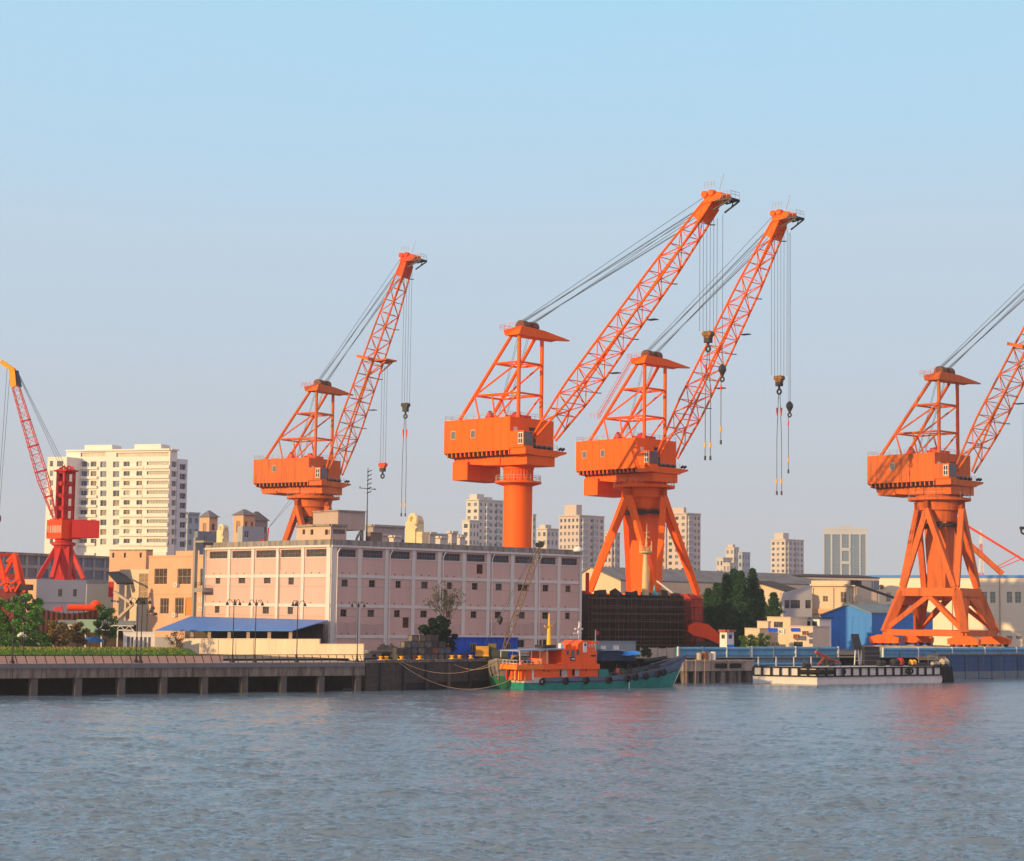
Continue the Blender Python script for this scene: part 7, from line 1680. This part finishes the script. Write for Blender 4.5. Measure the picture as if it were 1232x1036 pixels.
tower('pinkish tower seen between the left pair of crane legs', 727, 736, 746, 641, 900, 12, 2, 2, TWP, strips=(('R',.3,.6),))
tower('tower behind the central column of the splayed crane', 790, 801, 812, 632, 900, 13, 2, 2, TWP)
tower('tower right of the splayed crane legs with a blue window strip', 803, 826, 843, 617.5, 860, 17, 3, 4, TWP, strips=(('R',.10,.42),), cap=[(0,.18,4.0)])
tower('lowest left block of the small stepped tower group beyond the conifers', 862, 870, 880, 671, 1300, 7, 2, 2, TW)
tower('tallest block of the small stepped tower group beyond the conifers', 873, 883, 889, 658.5, 1330, 10, 2, 2, TW, cap=[(0,.5,3)])
tower('right grey block of the small stepped tower group beyond the conifers', 888, 893, 902.5, 664.5, 1320, 9, 1, 3, TWG)
tower('cream front step low in the small stepped tower group', 870, 878, 887, 677, 1260, 6, 2, 2, TW)
tower('stepped tower left of the glass tower with a bright cream left face', 927.5, 945, 967, 649, 1150, 15, 3, 5, TW, strips=(('R',.12,.2),('R',.55,.64)), cap=[(0,.3,6.0)])
b = Bld('glass_tower', 'broad glass tower with pale frame strips standing alone on the skyline', 'tower', 990.5, 1043, 1044, 638, 1450, aR=R(80), aL=R(176), back=16)
go = [b.rect('L', x0, x1, 643, 692) for x0, x1 in ((992,999.5),(1001.5,1011),(1013,1021.5),(1023.5,1034),(1035.5,1041.5))]
TWB = mat('tower_blue_white', (.50,.54,.58), .8, .05, .05); b.shell(TWB, go, rev=.6); put_windows(b.root, b.OL, b.UL, go, TWB, mat('bright_blue_glass', (.16,.24,.34), .25, .15, .05, spec=.6), 2, 15, .4, name='window_column')
m = MB(); b.post_into(m, 'L', b.lL*.38, b.lL*.66, b.H, b.H+3.4, .2); b.post_into(m, 'L', 0, b.lL, b.H+.01, b.H+1.6, .15); m.build('roof_screen', TWB, b.root)
m = MB()
for y in (661, 677): z_ = b.px('L', 1017, y)[1]; b.post_into(m, 'L', b.px('L',1012,650)[0], b.px('L',1022.5,650)[0], z_-1.1, z_+1.1, .3)
m.build('sky_bridge', TWB, b.root)
tower('grey-blue block just right of the white apartment building', 222, 226, 240, 617, 760, 10, 1, 2, TWG, group=None)
# roofs and oddments just behind the warehouse roofline
tower('grey flat building with a fine parapet left of the yellow vent tower', 440, 449, 487, 632, 640, 3, 1, 9, mat('tower_taupe', (.36,.32,.31), .85, .1, .1), group=None, name='office_block', ww=.5, wh=.4)
rr0 = [(452,467,643),(468,482,645),(512,524,641),(524,538,646),(539,550,640),(549,560,645)]
for i, (a, c, y) in enumerate(rr0):
    tower('low cream and grey roof %s along the warehouse parapet' % ['below the flat grey block','beside the yellow vent tower','just right of the yellow vent tower','second right of the yellow vent tower','nearer the tall tower','touching the foot of the tall tower'][i], a, (a*.6+c*.4), c, y, 600+i*12, 3, 1, 2, TW2 if i % 2 else TW, group='low roofs behind the warehouse parapet', name='low_house')
for i, (a, c, y, D) in enumerate(((505,560,642,680),)):
    tower('long bluish low apartment row right of the yellow vent tower', a, a+2, c, y, D, 3, 0, 9, TWG, group=None, name='apartment_row')
def vent(label, x, ytop, D, w, ybase):
    q = at(x, ybase, D); base = GZ; H = at(x, ytop+8, D).z-base; s_ = D/F; r = empty('vent_tower', (q.x,q.y,base), R(-35), label, 'tower'); VC = mat('vent_cream_yellow', (.74,.64,.40), .7, .1, .4)
    m = MB(); w_ = w*s_*.5; m.hexa([(-w_*1.05,-w_,0),(w_*.9,-w_,0),(w_*.9,w_,0),(-w_*1.05,w_,0)], [(-w_*.95,-w_,H),(w_*.8,-w_,H),(w_*.8,w_,H),(-w_*.95,w_,H)]); m.build('shaft', VC, r)
    m = MB(); m.torus((0,-w_*.5,H+.3), w_*.8, w_*.35, (.3,1,0), 16, 8); m.blob((w_*.2,w_*.3,H+.5), w_*.9, w_*.8, w_*.7, 8, jit=.08); m.tube((w_*.4,-w_,H-1),(w_*1.1,-w_,H-2.2),w_*.3,n=10); m.build('cowl', VC, r); m = MB(); m.box(w_*.8,w_*1.9,-w_*.8,w_*.8,0,H-3); m.build('side_block', mat('vent_cream_yellow', (.74,.64,.40)), r)
vent('tall yellow cream ventilation tower with a curled cowl behind the roofline', 499, 620, 560, 17, 655)
vent('smaller yellow vent tower with a curled cowl above the left roof end', 268, 630, 470, 11, 655)
def hip(label, L, C_, Rr, yeave, ypk, D, m_, cR=3, rows=4):
    b = Bld('villa', label, 'house', L, C_, Rr, yeave, D, aR=R(38), aL=R(135), back=10); o = [(b.lL*.3,b.lL*.7,b.H-5,b.H-1.6)]; oR = [(b.lR*(i+.3)/cR, b.lR*(i+.7)/cR, b.H-3.6-4*j, b.H-1.8-4*j) for i in range(cR) for j in range(2)]
    b.shell(m_, o, oR, parapet=.1); put_windows(b.root, b.OL, b.UL, o, m_, mat('warm_glass', (.35,.25,.17)), 1, 1); put_windows(b.root, b.OR, b.UR, oR, m_, GLASS, 1, 0)
    pk = at((L+Rr)/2, ypk, D+6).z-GZ; c = (b.dR*b.lR+b.dL*b.lL)/2; e = .8; cs = [Vector((0,0,0)), b.dR*b.lR, b.dR*b.lR+b.dL*b.lL, b.dL*b.lL]; cs = [p+(p-c).normalized()*e+Vector((0,0,b.H)) for p in cs]
    r0 = c+b.dR*b.lR*.12; r1 = c-b.dR*b.lR*.12; r0.z = r1.z = pk
    m = MB(); m.add(cs+[r1, r0], [(0,1,5,4),(1,2,5),(2,3,4,5),(3,0,4),(3,2,1,0)]); m.build('roof', mat('slate_roof', (.17,.17,.20), .8, .2, .5), b.root); return b
hip('small tower house with a dark pyramid roof left of the small vent', 241, 252, 262, 622, 615, 520, PINK, 1)
hip('salmon villa with a slate hip roof behind the left roof end', 281, 293, 307, 619.5, 613.5, 540, PINK, 2)
hip('grey sloping villa roof right of the salmon villa', 295, 306, 322, 626, 616, 560, TWG, 3)
b = Bld('flat_house', 'grey flat house below the salmon villa on the roofline', 'house', 286, 292, 318, 633, 500, aR=R(38), back=8); o = [(b.lR*.1,b.lR*.3,b.H-3,b.H-1.2)]; b.shell(TWG, (), o); put_windows(b.root, b.OR, b.UR, o, WHITE, GLASS, 1, 0)
b = Bld('flat_house', 'dark blue-grey flat house at the far left end of the warehouse roof', 'house', 234, 238, 262, 639, 480, aR=R(38), back=8); o = [(b.lR*.3,b.lR*.5,b.H-3.4,b.H-1.2)]; b.shell(mat('dusk_blue_render', (.20,.24,.30), .8, .1, .5), (), o); put_windows(b.root, b.OR, b.UR, o, WHITE, GLASS, 1, 0)
q = at(320, 648, 470); rw = empty('roof_winch', (q.x,q.y,WHZ-.3), 0, 'small red winch with a stay rope at the foot of the rear crane', 'winch'); s_ = 470/F; zz = at(320,640,470).z-(WHZ-.3)
m = MB(); m.box(-1.5,1.5,-1,1,0,zz*.6); m.tube((-.8,-1,zz*.6),(-.8,1,zz*.6),.6,n=12); m.bar((0,0,0),(.6,0,zz+1),.3); m.build('frame', RED, rw); e_ = at(352, 597, 530); m = MB()
for k in (0,1.2): m.tube((.6,0,zz+1), e_-Vector((q.x,q.y,WHZ-.3))+Vector((k,0,0)), .06, n=4)
m.build('rope', ROPE, rw)

# ================================================================ HAZE
hz = MB(); hz.box(-1500, 1500, -60, 2600, -1.8, 190)
hm = bpy.data.materials.new('haze'); hm.use_nodes = True; t = hm.node_tree; t.nodes.clear(); o = N(t, 'ShaderNodeOutputMaterial'); v = N(t, 'ShaderNodeVolumePrincipled'); v.inputs['Color'].default_value = (.86,.91,1,1); v.inputs['Density'].default_value = .00012; v.inputs['Anisotropy'].default_value = .2
t.links.new(v.outputs[0], o.inputs['Volume']); tag(hz.build('haze', hm), kind='stuff')
